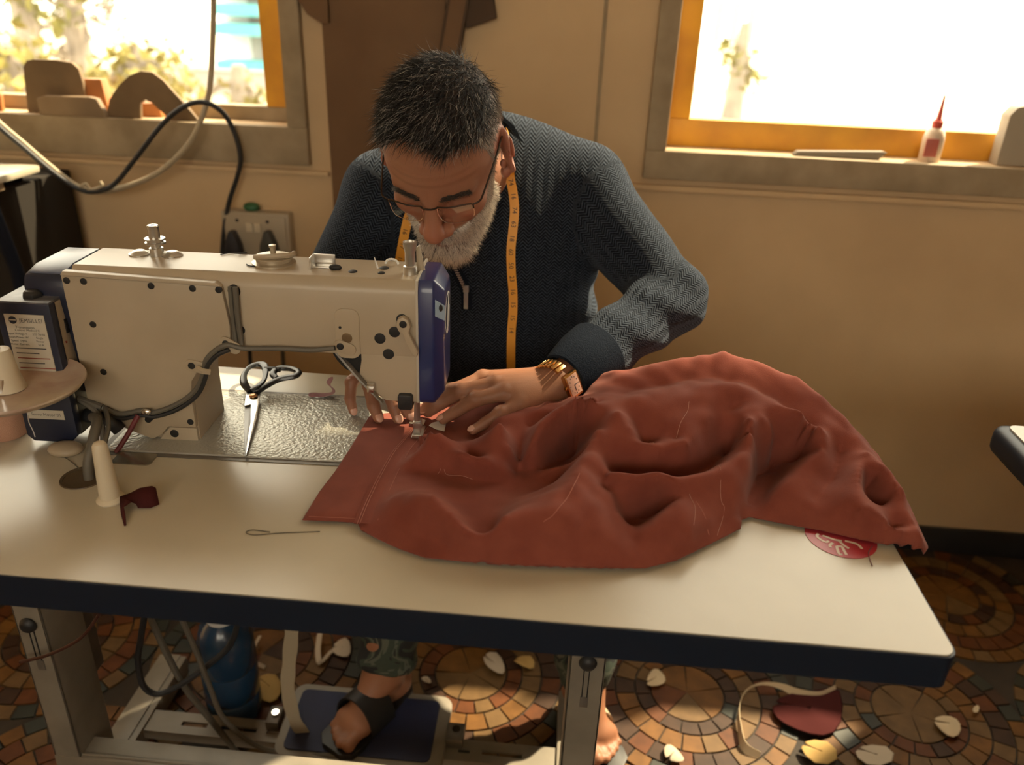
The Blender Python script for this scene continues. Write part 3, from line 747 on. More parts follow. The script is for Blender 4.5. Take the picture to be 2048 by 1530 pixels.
# hoses and red wire between column and table
MB().tube(spline([(-0.1900, 0.0100, 0.0506), (-0.1585, -0.0000, 0.0316), (-0.1222, -0.0120, 0.0340), (-0.1086, -0.0120, 0.0185)], 6), 0.009, 10).build('hose', M_black, mc, smooth=True)
MB().tube(spline([(-0.1844, -0.0000, 0.0668), (-0.1344, -0.0150, 0.0481), (-0.1270, -0.0200, 0.0219), (-0.1251, -0.0300, -0.0059)], 6), 0.0040, 8).build('cable', M_cable, mc, smooth=True)
MB().tube(spline([(-0.0786, -0.0150, 0.0439), (-0.0924, -0.0250, 0.0192), (-0.1044, -0.0380, 0.0000)], 6), 0.0034, 8).build('wire', mat('dark_red_wire', (0.16, 0.025, 0.03), rough=0.5), mc, smooth=True, label='dark red wire')
pcab = thing('power_cable', 'two grey cables dropping through the round hole in the table', 'cable', (-0.253, 0.276, 0.76), math.radians(2.7))
MB().tube(spline([(-0.130, -0.030, 0.046), (-0.112, -0.052, 0.052), (-0.106, -0.078, 0.040), (-0.108, -0.098, 0.005), (-0.108, -0.100, -0.09)], 8), 0.0062, 10).build('thick_cable', M_cable, pcab, smooth=True)
MB().tube(spline([(-0.120, -0.016, 0.052), (-0.098, -0.054, 0.046), (-0.090, -0.092, 0.02), (-0.094, -0.104, -0.09)], 8), 0.003, 8).build('thin_cable', M_cable, pcab, smooth=True)
MB().prism(rrect((-0.0983, -0.0553, 0.0010)[0], -0.066, (-0.0483, -0.0529, 0.0010)[0], -0.038, 0.006), 2, 0.0003, 0.0016).build('hinge_plate', mat('hinge_metal', (0.40, 0.37, 0.30), rough=0.2, metal=0.8), mc)
MB().ell((-0.165, -0.045, 0.006), (0.022, 0.016, 0.009)).build('rubber_foot', M_mach2, mc, smooth=True)

# ================================================================ things on and around the table
M_cream_pl = mat('cream_plastic', (0.62, 0.55, 0.42), rough=0.45)
M_tray = mat('tray_pinkish', (0.60, 0.52, 0.40), rough=0.35, col2=(0.40, 0.27, 0.21), vscale=16, coat=0.2)
# thread stand: pole off to the left, tray with raised rim, cone pin
tc_ = (-0.4345, 0.1823, 0.8680)
ts = thing('thread_stand', 'thread stand with a round dished tray and cream cone pin', 'thread stand', (tc_[0] - 0.14, tc_[1] - 0.02, TZ))
off = (0.14, 0.02, tc_[2] - TZ)
MB().lathe([(0.006, -0.004), (0.060, -0.004), (0.076, 0.002), (0.0805, 0.0075), (0.0800, 0.0095), (0.0775, 0.0090), (0.074, 0.0052), (0.058, 0.0), (0.006, -0.001)], off, 48).build('tray', M_tray, ts, smooth=True)
MB().lathe([(0.0195, 0.000), (0.0185, 0.004), (0.015, 0.020), (0.0125, 0.045), (0.011, 0.050), (0.004, 0.0505)], (off[0] - 0.007, off[1] + 0.004, off[2]), 24).build('cone_pin', M_cream_pl, ts, smooth=True)
MB().tube([(off[0] - 0.004, off[1] - 0.012, off[2] + 0.002), (off[0] - 0.002, off[1] - 0.010, off[2] + 0.018)], 0.003, 8).build('wire_post', M_chrome, ts)
MB().cyl((0, 0, 0.0), (0, 0, 0.36), 0.006, 12).build('pole', M_steel_d, ts)
MB().lathe([(0.035, 0), (0.035, 0.005), (0.012, 0.008), (0.010, 0.02)], (0, 0, 0), 24).build('base', M_black, ts, smooth=True)
MB().tube([(0, 0, off[2] - 0.006), (off[0] * 0.5, off[1] * 0.5, off[2] - 0.007), (off[0], off[1], off[2] - 0.005)], 0.0045, 8).build('arm', M_steel_d, ts)
MB().tube([(off[0] - 0.009, off[1] + 0.004, off[2] + 0.05), (off[0] - 0.013, off[1] + 0.004, off[2] + 0.075)], 0.0012, 6).build('spindle', M_chrome, ts)
MB().tube([(off[0] - 0.005, off[1] + 0.004, off[2] + 0.05), (off[0] - 0.007, off[1] + 0.004, off[2] + 0.075)], 0.0009, 6).build('spindle', M_chrome, ts)
sp = (-0.4295, 0.1746, 0.9400)
tag(MB().lathe([(0.006, 0.0), (0.012, 0.006), (0.0125, 0.014), (0.009, 0.022), (0.011, 0.030), (0.0115, 0.036), (0.006, 0.046)], (off[0] - 0.014 + ts.location[0], off[1] + 0.004 + ts.location[1], TZ + off[2] + 0.074), 20)
    .build('thread_spool', mat('orange_thread', (0.46, 0.10, 0.02), rough=0.7, var=0.5, vscale=120), smooth=True), 'rust orange thread spool on the thread stand spindle', 'thread spool')
spot = (-0.5146, 0.2477, 0.7600)
tag(MB().lathe([(0.026, 0.0), (0.027, 0.003), (0.027, 0.036), (0.024, 0.040), (0.008, 0.041)], (spot[0] - 0.006, spot[1] + 0.012, TZ + 0.0005), 32)
    .build('thread_cone', mat('salmon_thread', (0.52, 0.29, 0.20), rough=0.7, bump=0.4, bscale=900), smooth=True), 'salmon pink thread cone behind the dished tray', 'thread cone')
# loose white thread hanging off the tray
tag(MB().tube(spline([(-0.3910, 0.1431, 0.8600), (-0.4297, 0.1900, 0.8209), (-0.4273, 0.1900, 0.8093), (-0.4267, 0.1900, 0.8010)], 5), 0.0006, 5).build('loose_thread', M_white_pl), 'loose white thread hanging below the dished tray', 'thread')
# cone pin on the table
cb = (-0.3052, 0.1306, 0.7600)
cpin = thing('cone_pin', 'cream plastic cone pin standing alone on the table', 'cone pin', (cb[0], cb[1], TZ))
MB().lathe([(0.0155, 0.0), (0.0158, 0.002), (0.0135, 0.0045), (0.0115, 0.006)], (0, 0, 0.0003), 28).build('flange', M_cream_pl, cpin, smooth=True)
MB().lathe([(0.0118, 0.004), (0.0105, 0.030), (0.0086, 0.066), (0.0080, 0.073), (0.0062, 0.0765), (0.003, 0.0775)], (0, 0, 0.0), 28).build('cone', M_cream_pl, cpin, smooth=True)

M_maroon = mat('maroon_cloth', (0.068, 0.016, 0.016), rough=0.9, bump=0.5, bscale=1500, spec=0.1)
M_maroon2 = mat('mauve_cloth', (0.20, 0.07, 0.075), rough=0.85, bump=0.5, bscale=1500, sheen=0.2)
def sheet(name, rows, m, label, cat, group=None, th=0.0012, parent=None, sub=2):
    """Small loft through rows of 3D points (each row same count)."""
    nr, nc = len(rows), len(rows[0])
    v = [p for r in rows for p in r]
    f = [(i * nc + k, i * nc + k + 1, (i + 1) * nc + k + 1, (i + 1) * nc + k) for i in range(nr - 1) for k in range(nc - 1)]
    o = MB().add(v, f).build(name, m, parent, smooth=True)
    sd = o.modifiers.new('solid', 'SOLIDIFY')
    sd.thickness = th
    sd.offset = 0
    if sub:
        ss = o.modifiers.new('smooth', 'SUBSURF')
        ss.levels = ss.render_levels = sub
    if cat: tag(o, label, cat, group)
    return o
sheet('fabric_scrap', [[(-0.2623, 0.0819, 0.7620), (-0.2608, 0.0826, 0.7630)], [(-0.2753, 0.0999, 0.7630), (-0.2681, 0.0956, 0.7680)], [(-0.2872, 0.1188, 0.7640), (-0.2730, 0.1029, 0.7720)], [(-0.2927, 0.1295, 0.7660), (-0.2699, 0.1134, 0.7720)], [(-0.2791, 0.1307, 0.7720), (-0.2659, 0.1158, 0.7680)], [(-0.2678, 0.1320, 0.7790), (-0.2642, 0.1153, 0.7630)], [(-0.2556, 0.1365, 0.7800), (-0.2518, 0.1185, 0.7620)], [(-0.2509, 0.1360, 0.7780), (-0.2446, 0.1266, 0.7620)]],
      M_maroon, 'folded maroon fabric scrap beside the cone pin', 'fabric scrap', 'fabric scraps on the table', sub=0)
sheet('fabric_scrap', [[(-0.1669, 0.4276, 0.7660), (-0.1610, 0.4137, 0.7650)], [(-0.1531, 0.4233, 0.7700), (-0.1494, 0.4152, 0.7660)], [(-0.1462, 0.4251, 0.7680), (-0.1415, 0.4144, 0.7670)], [(-0.1367, 0.4307, 0.7660), (-0.1310, 0.4194, 0.7670)], [(-0.1281, 0.4351, 0.7670), (-0.1186, 0.4117, 0.7750)], [(-0.1341, 0.4365, 0.7750), (-0.1181, 0.4142, 0.7820)], [(-0.1423, 0.4394, 0.7780), (-0.1322, 0.4263, 0.7800)], [(-0.1387, 0.4412, 0.7840), (-0.1287, 0.4358, 0.7840)], [(-0.1357, 0.4445, 0.7860), (-0.1309, 0.4489, 0.7860)]],
      M_maroon2, 'curled mauve fabric scrap behind the machine bed', 'fabric scrap', 'fabric scraps on the table')

# scissors on the bed
M_blade = mat('scissor_steel', (0.66, 0.65, 0.62), rough=0.22, metal=1.0)
M_blade_shade = mat('scissor_steel_shade', (0.16, 0.155, 0.15), rough=0.35, metal=0.8)  # darker copy of the steel, colours in the lower blade's shade
M_handle = mat('scissor_black_handle', (0.014, 0.016, 0.018), rough=0.28)
so = (-0.2364, 0.3956, 0.7640)
sciss = thing('scissors', 'black handled tailor scissors lying open on the bed plate', 'scissors', so)
def poly_slab(pts, dz):
    n = len(pts)
    return MB().add([sub3(p, so) for p in pts] + [(p[0] - so[0], p[1] - so[1], p[2] - so[2] - dz) for p in pts], [tuple(range(n)), tuple(range(2 * n - 1, n - 1, -1))] + [(i, i + n, (i + 1) % n + n, (i + 1) % n) for i in range(n)])
poly_slab([(-0.2457, 0.3937, 0.7740), (-0.2485, 0.4083, 0.7740), (-0.2290, 0.4064, 0.7740), (-0.2206, 0.3800, 0.7730), (-0.2053, 0.3277, 0.7710), (-0.1932, 0.2741, 0.7690), (-0.1846, 0.2348, 0.7670), (-0.1970, 0.2735, 0.7690), (-0.2095, 0.3168, 0.7710), (-0.2277, 0.3661, 0.7730), (-0.2349, 0.3603, 0.7730)], 0.0022).build('blade', M_blade, sciss, bevel=0.0004)
poly_slab([(-0.2370, 0.3649, 0.7705), (-0.2298, 0.3708, 0.7705), (-0.2099, 0.3171, 0.7685), (-0.1960, 0.2705, 0.7670), (-0.1852, 0.2342, 0.7658), (-0.2030, 0.2762, 0.7670)], 0.0016).build('blade', M_blade_shade, sciss, bevel=0.0003)
pv = sub3((-0.2324, 0.3882, 0.7745), so)
MB().lathe([(0.0062, 0), (0.0062, 0.001), (0.0048, 0.0024), (0.002, 0.003)], pv, 20).build('pivot_screw', mat('brass_screw', (0.45, 0.25, 0.12), rough=0.3, metal=0.9), sciss, smooth=True)
h1 = spline(rel([(-0.2432, 0.4024, 0.7740), (-0.2551, 0.4135, 0.7800), (-0.2640, 0.4352, 0.7840), (-0.2643, 0.4600, 0.7860), (-0.2506, 0.4694, 0.7870), (-0.2387, 0.4564, 0.7870), (-0.2295, 0.4266, 0.7840), (-0.2321, 0.4103, 0.7800), (-0.2401, 0.4025, 0.7750)], so), 6)
MB().tube(h1, [0.0050 + 0.0012 * math.sin(i * 0.3) for i in range(len(h1))], 8, flat=0.7).build('handle', M_handle, sciss, smooth=True)
h2 = spline(rel([(-0.2335, 0.4006, 0.7740), (-0.2212, 0.4155, 0.7800), (-0.2064, 0.4281, 0.7850), (-0.1860, 0.4356, 0.7880), (-0.1847, 0.4480, 0.7890), (-0.2012, 0.4581, 0.7890), (-0.2187, 0.4552, 0.7890), (-0.2209, 0.4393, 0.7870), (-0.2120, 0.4290, 0.7850)], so), 6)
MB().tube(h2, [0.0052] * len(h2), 8, flat=0.75).build('handle', M_handle, sciss, smooth=True)
h3 = spline(rel([(-0.2388, 0.4545, 0.7870), (-0.2240, 0.4525, 0.7890), (-0.2140, 0.4505, 0.7890)], so), 5)
MB().tube(h3, 0.004, 8).build('handle_bridge', M_handle, sciss, smooth=True)

# red round sticker with white script, half under the garment
st_c = (0.5405, 0.1709, 0.7603)
stk = thing('round_sticker', 'red round sticker with white script at the table corner', 'sticker', st_c)
MB().lathe([(0.0395, 0.0), (0.0395, 0.0004), (0.001, 0.0005)], (0, 0, 0), 48).build('disc', mat('sticker_red', (0.42, 0.035, 0.05), rough=0.35), stk)
M_script = mat('sticker_white', (0.66, 0.56, 0.48), rough=0.5)
for pts in ([(0.5157, 0.1735, 0.7609), (0.5130, 0.1674, 0.7609), (0.5155, 0.1620, 0.7609), (0.5200, 0.1579, 0.7609), (0.5246, 0.1604, 0.7609)],
            [(0.5199, 0.1702, 0.7609), (0.5312, 0.1641, 0.7609), (0.5396, 0.1624, 0.7609)],
            [(0.5281, 0.1571, 0.7609), (0.5236, 0.1528, 0.7609), (0.5229, 0.1481, 0.7609)],
            [(0.5303, 0.1509, 0.7609), (0.5294, 0.1380, 0.7609), (0.5329, 0.1367, 0.7609)],
            [(0.5303, 0.1509, 0.7609), (0.5360, 0.1517, 0.7609), (0.5367, 0.1444, 0.7609), (0.5371, 0.1364, 0.7609)],
            [(0.5362, 0.1619, 0.7609), (0.5395, 0.1540, 0.7609), (0.5435, 0.1490, 0.7609)],
            [(0.5431, 0.1629, 0.7609), (0.5524, 0.1603, 0.7609), (0.5567, 0.1563, 0.7609), (0.5581, 0.1500, 0.7609)]):
    MB().ribbon(rel(spline(pts, 4), st_c), 0.0016, (0, 0, 1) if False else [Vector((0, 1, 0)) if abs(pts[-1][0] - pts[0][0]) > abs(pts[-1][1] - pts[0][1]) else Vector((1, 0, 0))] * (4 * (len(pts) - 1) + 1), 0.0002).build('script_stroke', M_script, stk)
# thread bits on the table
for i, (pts, m_, lb_) in enumerate((([(-0.0480, 0.1023, 0.7606), (-0.0906, 0.0938, 0.7606), (-0.1163, 0.0867, 0.7606), (-0.1277, 0.0898, 0.7606), (-0.1224, 0.0952, 0.7606), (-0.1021, 0.0941, 0.7606)], M_cable, 'thin looped thread lying on the near side of the table'),
                                    ([(0.5718, 0.1569, 0.7612), (0.5636, 0.1445, 0.7608), (0.5609, 0.1307, 0.7608), (0.5602, 0.1202, 0.7608)], M_maroon2, 'short red thread curling off the round sticker'),
                                    ([(-0.4275, 0.2178, 0.7606), (-0.4104, 0.2116, 0.7606), (-0.3882, 0.1964, 0.7606), (-0.3782, 0.1883, 0.7606)], M_cable, 'brown thread lying by the round table hole'))):
    tag(MB().tube(spline(pts, 6), 0.0006, 5).build('loose_thread', m_), lb_, 'thread', 'loose threads on the table')

# ================================================================ wall socket, plugs, cables
M_socket = mat('socket_cream', (0.42, 0.36, 0.27), rough=0.45)
s0, s1 = (-0.6260, 1.2500, 0.8306), (-0.4597, 1.2500, 0.7186)
sock = thing('wall_socket', 'cream double wall socket box with two switches', 'socket', ((s0[0] + s1[0]) / 2, WY, (s0[2] + s1[2]) / 2))
sw_, sh_ = (s1[0] - s0[0]) / 2, (s0[2] - s1[2]) / 2
MB().box((-sw_, -0.036, -sh_), (sw_, -0.0005, sh_)).build('box', M_socket, sock, bevel=0.006)
MB().box((-sw_ + 0.008, -0.040, -sh_ + 0.006), (sw_ - 0.008, -0.035, sh_ - 0.008)).build('face_plate', M_socket, sock, bevel=0.002)
for dx in (-0.012, 0.008):
    MB().box((dx - 0.008, -0.046, 0.010), (dx + 0.008, -0.039, 0.032)).build('switch', M_cream_pl, sock, bevel=0.002)
for dx in (-0.042, 0.032):
    MB().cyl((dx, -0.041, 0.036), (dx, -0.039, 0.036), 0.004, 12).build('socket_hole', M_hole, sock)
MB().ell((-0.012, -0.018, sh_ + 0.008), (0.020, 0.014, 0.011)).build('green_knob', mat('green_plastic', (0.03, 0.13, 0.06), rough=0.4), sock, smooth=True)
for nm, px, m_, lb_ in (('power_plug', (-0.5945, 1.2500, 0.7572), mat('plug_black', (0.020, 0.021, 0.030), rough=0.5), 'black power plug in the wall socket, nearer the window'),
                        ('power_plug', (-0.5074, 1.2500, 0.7623), mat('plug_grey', (0.060, 0.062, 0.058), rough=0.5), 'dark grey power plug in the wall socket, nearer the man')):
    pg = thing(nm, lb_, 'plug', (px[0], WY - 0.041, px[2]), 0, 'plugs in the wall socket')
    MB().prism([(-0.006, 0.030), (0.006, 0.030), (0.018, -0.002), (0.021, -0.022), (0.012, -0.030), (-0.012, -0.030), (-0.021, -0.022), (-0.018, -0.002)], 1, -0.026, 0.0).build('plug_body', m_, pg, bevel=0.003)
    MB().tube(spline([(0, -0.012, -0.028), (0, -0.012, -0.06), (0.004, -0.014, -0.12), (0.01, -0.01, -0.22), (0.0, 0.0, -0.45), (0.01, 0.01, -0.70)], 6), 0.0055, 8).build('cord', m_, pg, smooth=True)
M_rope = mat('cream_cable', (0.42, 0.35, 0.24), rough=0.6)
tag(MB().tube(spline([(-0.535, 1.20, 2.79), (-0.536, 1.20, 2.35), (-0.538, 1.20, 1.95), (-0.541, 1.20, 1.70), (-0.5476, 1.2000, 1.5178), (-0.5703, 1.2000, 1.3404), (-0.5861, 1.2000, 1.2253), (-0.6023, 1.2000, 1.1342), (-0.6107, 1.1900, 1.0880), (-0.6285, 1.1800, 1.0407), (-0.6614, 1.1700, 0.9866), (-0.7308, 1.1600, 0.9262), (-0.8144, 1.1500, 0.8888), (-0.8821, 1.1400, 0.8770), (-0.9206, 1.1300, 0.8917), (-0.9691, 1.1200, 0.9377), (-1.0099, 1.1100, 0.9839), (-1.0448, 1.1000, 1.0238), (-1.0981, 1.1000, 1.0801), (-1.22, 1.095, 1.16), (-1.42, 1.09, 1.25), (-1.80, 1.08, 1.34), (-2.29, 1.06, 1.42)], 8), 0.0062, 10)
    .build('hanging_cable', M_rope, smooth=True), 'cream cable hanging in a sagging loop before the left window', 'cable')
tag(MB().tube(spline([(-0.6393, 1.2150, 0.6823), (-0.6247, 1.2150, 0.7709), (-0.6017, 1.2150, 0.8506), (-0.5732, 1.2100, 0.9114), (-0.5576, 1.2050, 0.9585), (-0.5624, 1.2000, 1.0110), (-0.5805, 1.1900, 1.0566), (-0.6121, 1.1750, 1.0789), (-0.6539, 1.1650, 1.0708), (-0.7060, 1.1550, 1.0317), (-0.7699, 1.1450, 0.9611), (-0.8240, 1.1400, 0.9038), (-0.8574, 1.1300, 0.8838), (-0.8989, 1.1200, 0.8825), (-0.9495, 1.1100, 0.9185), (-1.0003, 1.1000, 0.9720), (-1.0399, 1.0900, 1.0159), (-1.0932, 1.0900, 1.0711), (-1.22, 1.085, 1.14), (-1.42, 1.08, 1.23), (-1.80, 1.06, 1.32), (-2.29, 1.04, 1.40)], 8), 0.0056, 10)
    .build('hanging_cable', M_black, smooth=True), 'black cable looping up from the wall socket before the window', 'cable')
tag(MB().tube(spline([(-0.8812, 1.1250, 0.8858), (-0.8936, 1.1200, 0.8794), (-0.9037, 1.1200, 0.8879), (-0.8908, 1.1250, 0.8965), (-0.8816, 1.1250, 0.8835), (-0.8568, 1.1300, 0.8928), (-0.8594, 1.1300, 0.9039)], 6), 0.004, 6).build('cable_tie', M_rope, smooth=True), 'cream string knotted round the two hanging cables', 'string')

# ================================================================ on the window sills
M_card = mat('pattern_card', (0.22, 0.145, 0.078), rough=0.8, var=0.25, vscale=10)
M_card2 = mat('pattern_card_pale', (0.30, 0.21, 0.125), rough=0.8, var=0.25, vscale=10)
M_orange_box = mat('orange_box', (0.42, 0.16, 0.045), rough=0.6)
def upright(name, pts, y, th, m_, label, cat, holes=None, group=None):
    mb = MB().prism([(p[0], p[2]) for p in pts], 1, y, y + th)
    return tag(mb.build(name, m_, bevel=0.003), label, cat, group)
zb = LO[2]
upright('pattern_template',
        [((-1.0880, 1.2620, 1.0541)[0], 0, zb), (-1.0800, 1.2620, 1.0985), (-1.0772, 1.2620, 1.1257), (-1.0651, 1.2620, 1.1412), (-1.0474, 1.2620, 1.1451), (-0.9949, 1.2620, 1.1451), (-0.9565, 1.2620, 1.1414), (-0.9426, 1.2620, 1.1281), (-0.9389, 1.2620, 1.0991), ((-0.9406, 1.2620, 1.0607)[0], 0, zb)],
        1.262, 0.012, M_card, 'brown round-topped pattern card on the left window sill', 'template', None, 'pattern cards on the window sill')
upright('sill_block', [((-1.0386, 1.2400, 1.0585)[0], 0, zb), (-1.0401, 1.2400, 1.0628), (-1.0194, 1.2400, 1.0692), (-0.9135, 1.2400, 1.0717), (-0.8952, 1.2400, 1.0682), ((-0.8768, 1.2400, 1.0261)[0], 0, zb)], 1.232, 0.018, M_card2, 'pale flat card block before the round-topped pattern card', 'block')
upright('sill_box', [((-0.9457, 1.2850, 1.1025)[0], 0, zb), (-0.9451, 1.2850, 1.1058), (-0.9026, 1.2850, 1.1065), ((-0.8945, 1.2850, 1.1047)[0], 0, zb)], 1.277, 0.030, M_orange_box, 'small orange brown box between the two pattern cards', 'box')
arch = [((-0.8877, 1.2550, 1.0193)[0], 0, zb), (-0.8728, 1.2550, 1.0666), (-0.8455, 1.2550, 1.0983), (-0.8155, 1.2550, 1.1211), (-0.7865, 1.2550, 1.1319), (-0.7599, 1.2550, 1.1299), (-0.7366, 1.2550, 1.1138), (-0.7146, 1.2550, 1.0878), (-0.6912, 1.2550, 1.0617), ((-0.6635, 1.2550, 1.0298)[0], 0, zb),
        ((-0.7321, 1.2550, 1.0266)[0], 0, zb), (-0.7531, 1.2550, 1.0456), (-0.7708, 1.2550, 1.0624), (-0.7875, 1.2550, 1.0694), (-0.7994, 1.2550, 1.0622), ((-0.8036, 1.2550, 1.0233)[0], 0, zb)]
upright('pattern_template', arch, 1.246, 0.012, M_card, 'brown arch-shaped pattern card on the left window sill', 'template', None, 'pattern cards on the window sill')
upright('sill_box', [((-0.8238, 1.2900, 1.0180)[0], 0, zb), (-0.8171, 1.2900, 1.0578), (-0.7743, 1.2900, 1.0598), ((-0.7682, 1.2900, 1.0206)[0], 0, zb)], 1.279, 0.026, M_orange_box, 'orange block coloured as the lit gap through the arch-shaped card', 'box')  # block added for the orange-lit inside of the arch cut
upright('pattern_template', [((-1.2316, 1.2550, 1.0033)[0], 0, zb), (-1.2119, 1.2550, 1.0769), (-1.1513, 1.2550, 1.0850), (-1.1396, 1.2550, 1.0635), ((-1.1437, 1.2550, 1.0074)[0], 0, zb)], 1.252, 0.012, M_orange_box, 'rust brown card cut off at the left picture edge', 'template', None, 'pattern cards on the window sill')
# right window: oil bottle, folded strip, rounded box
zr = RO[2]
bo = (0.9901, 1.2750, 1.0411)
btl = thing('oil_bottle', 'small pale squeeze bottle with a red nozzle on the sill', 'bottle', (bo[0], 1.275, zr))
MB().lathe([(0.021, 0.0), (0.0225, 0.003), (0.0225, 0.050), (0.019, 0.064), (0.010, 0.072)], (0, 0, 0), 24).build('body', mat('bottle_pale', (0.62, 0.50, 0.38), rough=0.4), btl, smooth=True)
MB().lathe([(0.011, 0.071), (0.0115, 0.084), (0.006, 0.090), (0.004, 0.112), (0.002, 0.138)], (0, 0, 0), 16).build('nozzle', mat('bottle_red', (0.55, 0.08, 0.06), rough=0.4), btl, smooth=True)
MB().box((-0.0232, -0.0236, 0.012), (0.004, -0.0200, 0.050)).build('bottle_label', mat('bottle_red_label', (0.50, 0.13, 0.10), rough=0.5), btl, bevel=0.001)
fs0, fs1 = (0.6880, 1.2620, 1.0281), (0.8867, 1.2620, 1.0487)
tag(MB().prism([(fs0[0], zr), (fs0[0] + 0.010, zr + 0.010), (fs1[0] - 0.004, zr + 0.018), (fs1[0] + 0.003, zr + 0.016), (fs1[0] - 0.012, zr)], 1, 1.252, 1.272).build('folded_strip', mat('grey_strip', (0.24, 0.21, 0.17), rough=0.8), bevel=0.001), 'flat grey folded strip lying on the right window sill', 'strip')
gb0 = (1.1281, 1.2750, 1.1008)
tag(MB().prism([(gb0[0], zr), (gb0[0], zr + 0.105), (gb0[0] + 0.012, zr + 0.122), (gb0[0] + 0.03, zr + 0.126), (gb0[0] + 0.10, zr + 0.126), (gb0[0] + 0.11, zr)], 1, 1.258, 1.298).build('sill_box', mat('grey_beige_box', (0.36, 0.31, 0.24), rough=0.7), bevel=0.004), 'grey rounded box at the right end of the sill', 'box')
# tuft of thread on the wall seam
tf = (0.2728, 1.2500, 0.9706)
tuft = MB()
for k in range(9):
    a_ = random.uniform(0, 6.28)
    tuft.tube(spline([(tf[0], WY - 0.004, tf[2] + 0.01), (tf[0] + 0.006 * math.cos(a_), WY - 0.009, tf[2] + 0.018 + 0.004 * math.sin(a_)), (tf[0] + 0.010 * math.cos(a_), WY - 0.010, tf[2] + random.uniform(0.0, 0.035)), (tf[0] + 0.006 * math.sin(a_), WY - 0.006, tf[2] - random.uniform(0.0, 0.02))], 4), 0.0014, 5)
tag(tuft.build('thread_tuft', mat('pale_thread', (0.66, 0.50, 0.26), rough=0.7)), 'tuft of pale yellow thread stuck on the wall seam', 'thread')

# ================================================================ neighbouring tables
rt0 = (0.8595, 0.4981, 0.7600)
rtab = thing('work_table', 'pale work table with a rounded navy edge at the right', 'table', (rt0[0] + 0.55, 0.1, 0))
MB().prism(rrect(-0.535, -1.185, 1.55, rt0[1] - 0.1 - 0.005, 0.012), 2, 0.7195, 0.7605).build('table_top', M_lam, rtab)  # top extended out of view to shade the floor at the right
MB().prism(rrect(-0.552, -1.20, 1.566, rt0[1] - 0.1 + 0.008, 0.02), 2, 0.715, 0.758).build('edge_band', M_navy_edge, rtab, bevel=0.016, seg=4)
for (lx, ly) in ((0.24, -1.1), (0.24, 0.30), (1.48, -1.1), (1.48, 0.30)):
    MB().box((lx - 0.02, ly - 0.02, 0.0), (lx + 0.02, ly + 0.02, 0.716)).build('leg', M_black, rtab, bevel=0.002)
lt = (-0.9668, 1.0800, 0.9416)
M_matt_leg = mat('matt_dark_leg', (0.010, 0.012, 0.020), rough=0.8, spec=0.1)
ltab = thing('side_table', 'small table with a pale top and dark legs by the left wall', 'table', (lt[0] - 0.35, 0.95, 0))
MB().box((-0.40, 0.0, lt[2] - 0.016), (0.35, 0.14, lt[2])).build('table_top', M_lam, ltab, bevel=0.006)
ll = (-0.9125, 0.9500, 0.9332)
MB().tube([(0.315, 0.0, lt[2] - 0.03), (0.335, 0.01, lt[2] - 0.2), (0.345, 0.02, 0.0)], 0.014, 8).build('leg', M_matt_leg, ltab)
MB().tube([(0.30, 0.12, lt[2] - 0.02), (0.31, 0.12, 0.0)], 0.014, 8).build('leg', M_matt_leg, ltab)
for yy in (0.02, 0.12):
    MB().tube([(-0.36, yy, lt[2] - 0.02), (-0.36, yy, 0.0)], 0.014, 8).build('leg', M_matt_leg, ltab)
MB().box((0.290, -0.03, lt[2] - 0.034), (0.338, 0.03, lt[2] - 0.014)).build('clamp', M_card2, ltab, bevel=0.003)
MB().box((0.326, -0.012, lt[2] - 0.095), (0.333, -0.0045, lt[2] - 0.068)).build('leg_mark', M_rope, ltab, bevel=0.001)
tag(MB().box((-1.75, 1.02, 0.0), ((-0.9837, 1.0200, 0.8565)[0], 1.22, (-0.9848, 1.0200, 0.9082)[2])).build('floor_cabinet', mat('dark_cabinet', (0.030, 0.026, 0.022), rough=0.8, spec=0.1), bevel=0.006), 'dark low cabinet under the small side table', 'cabinet')

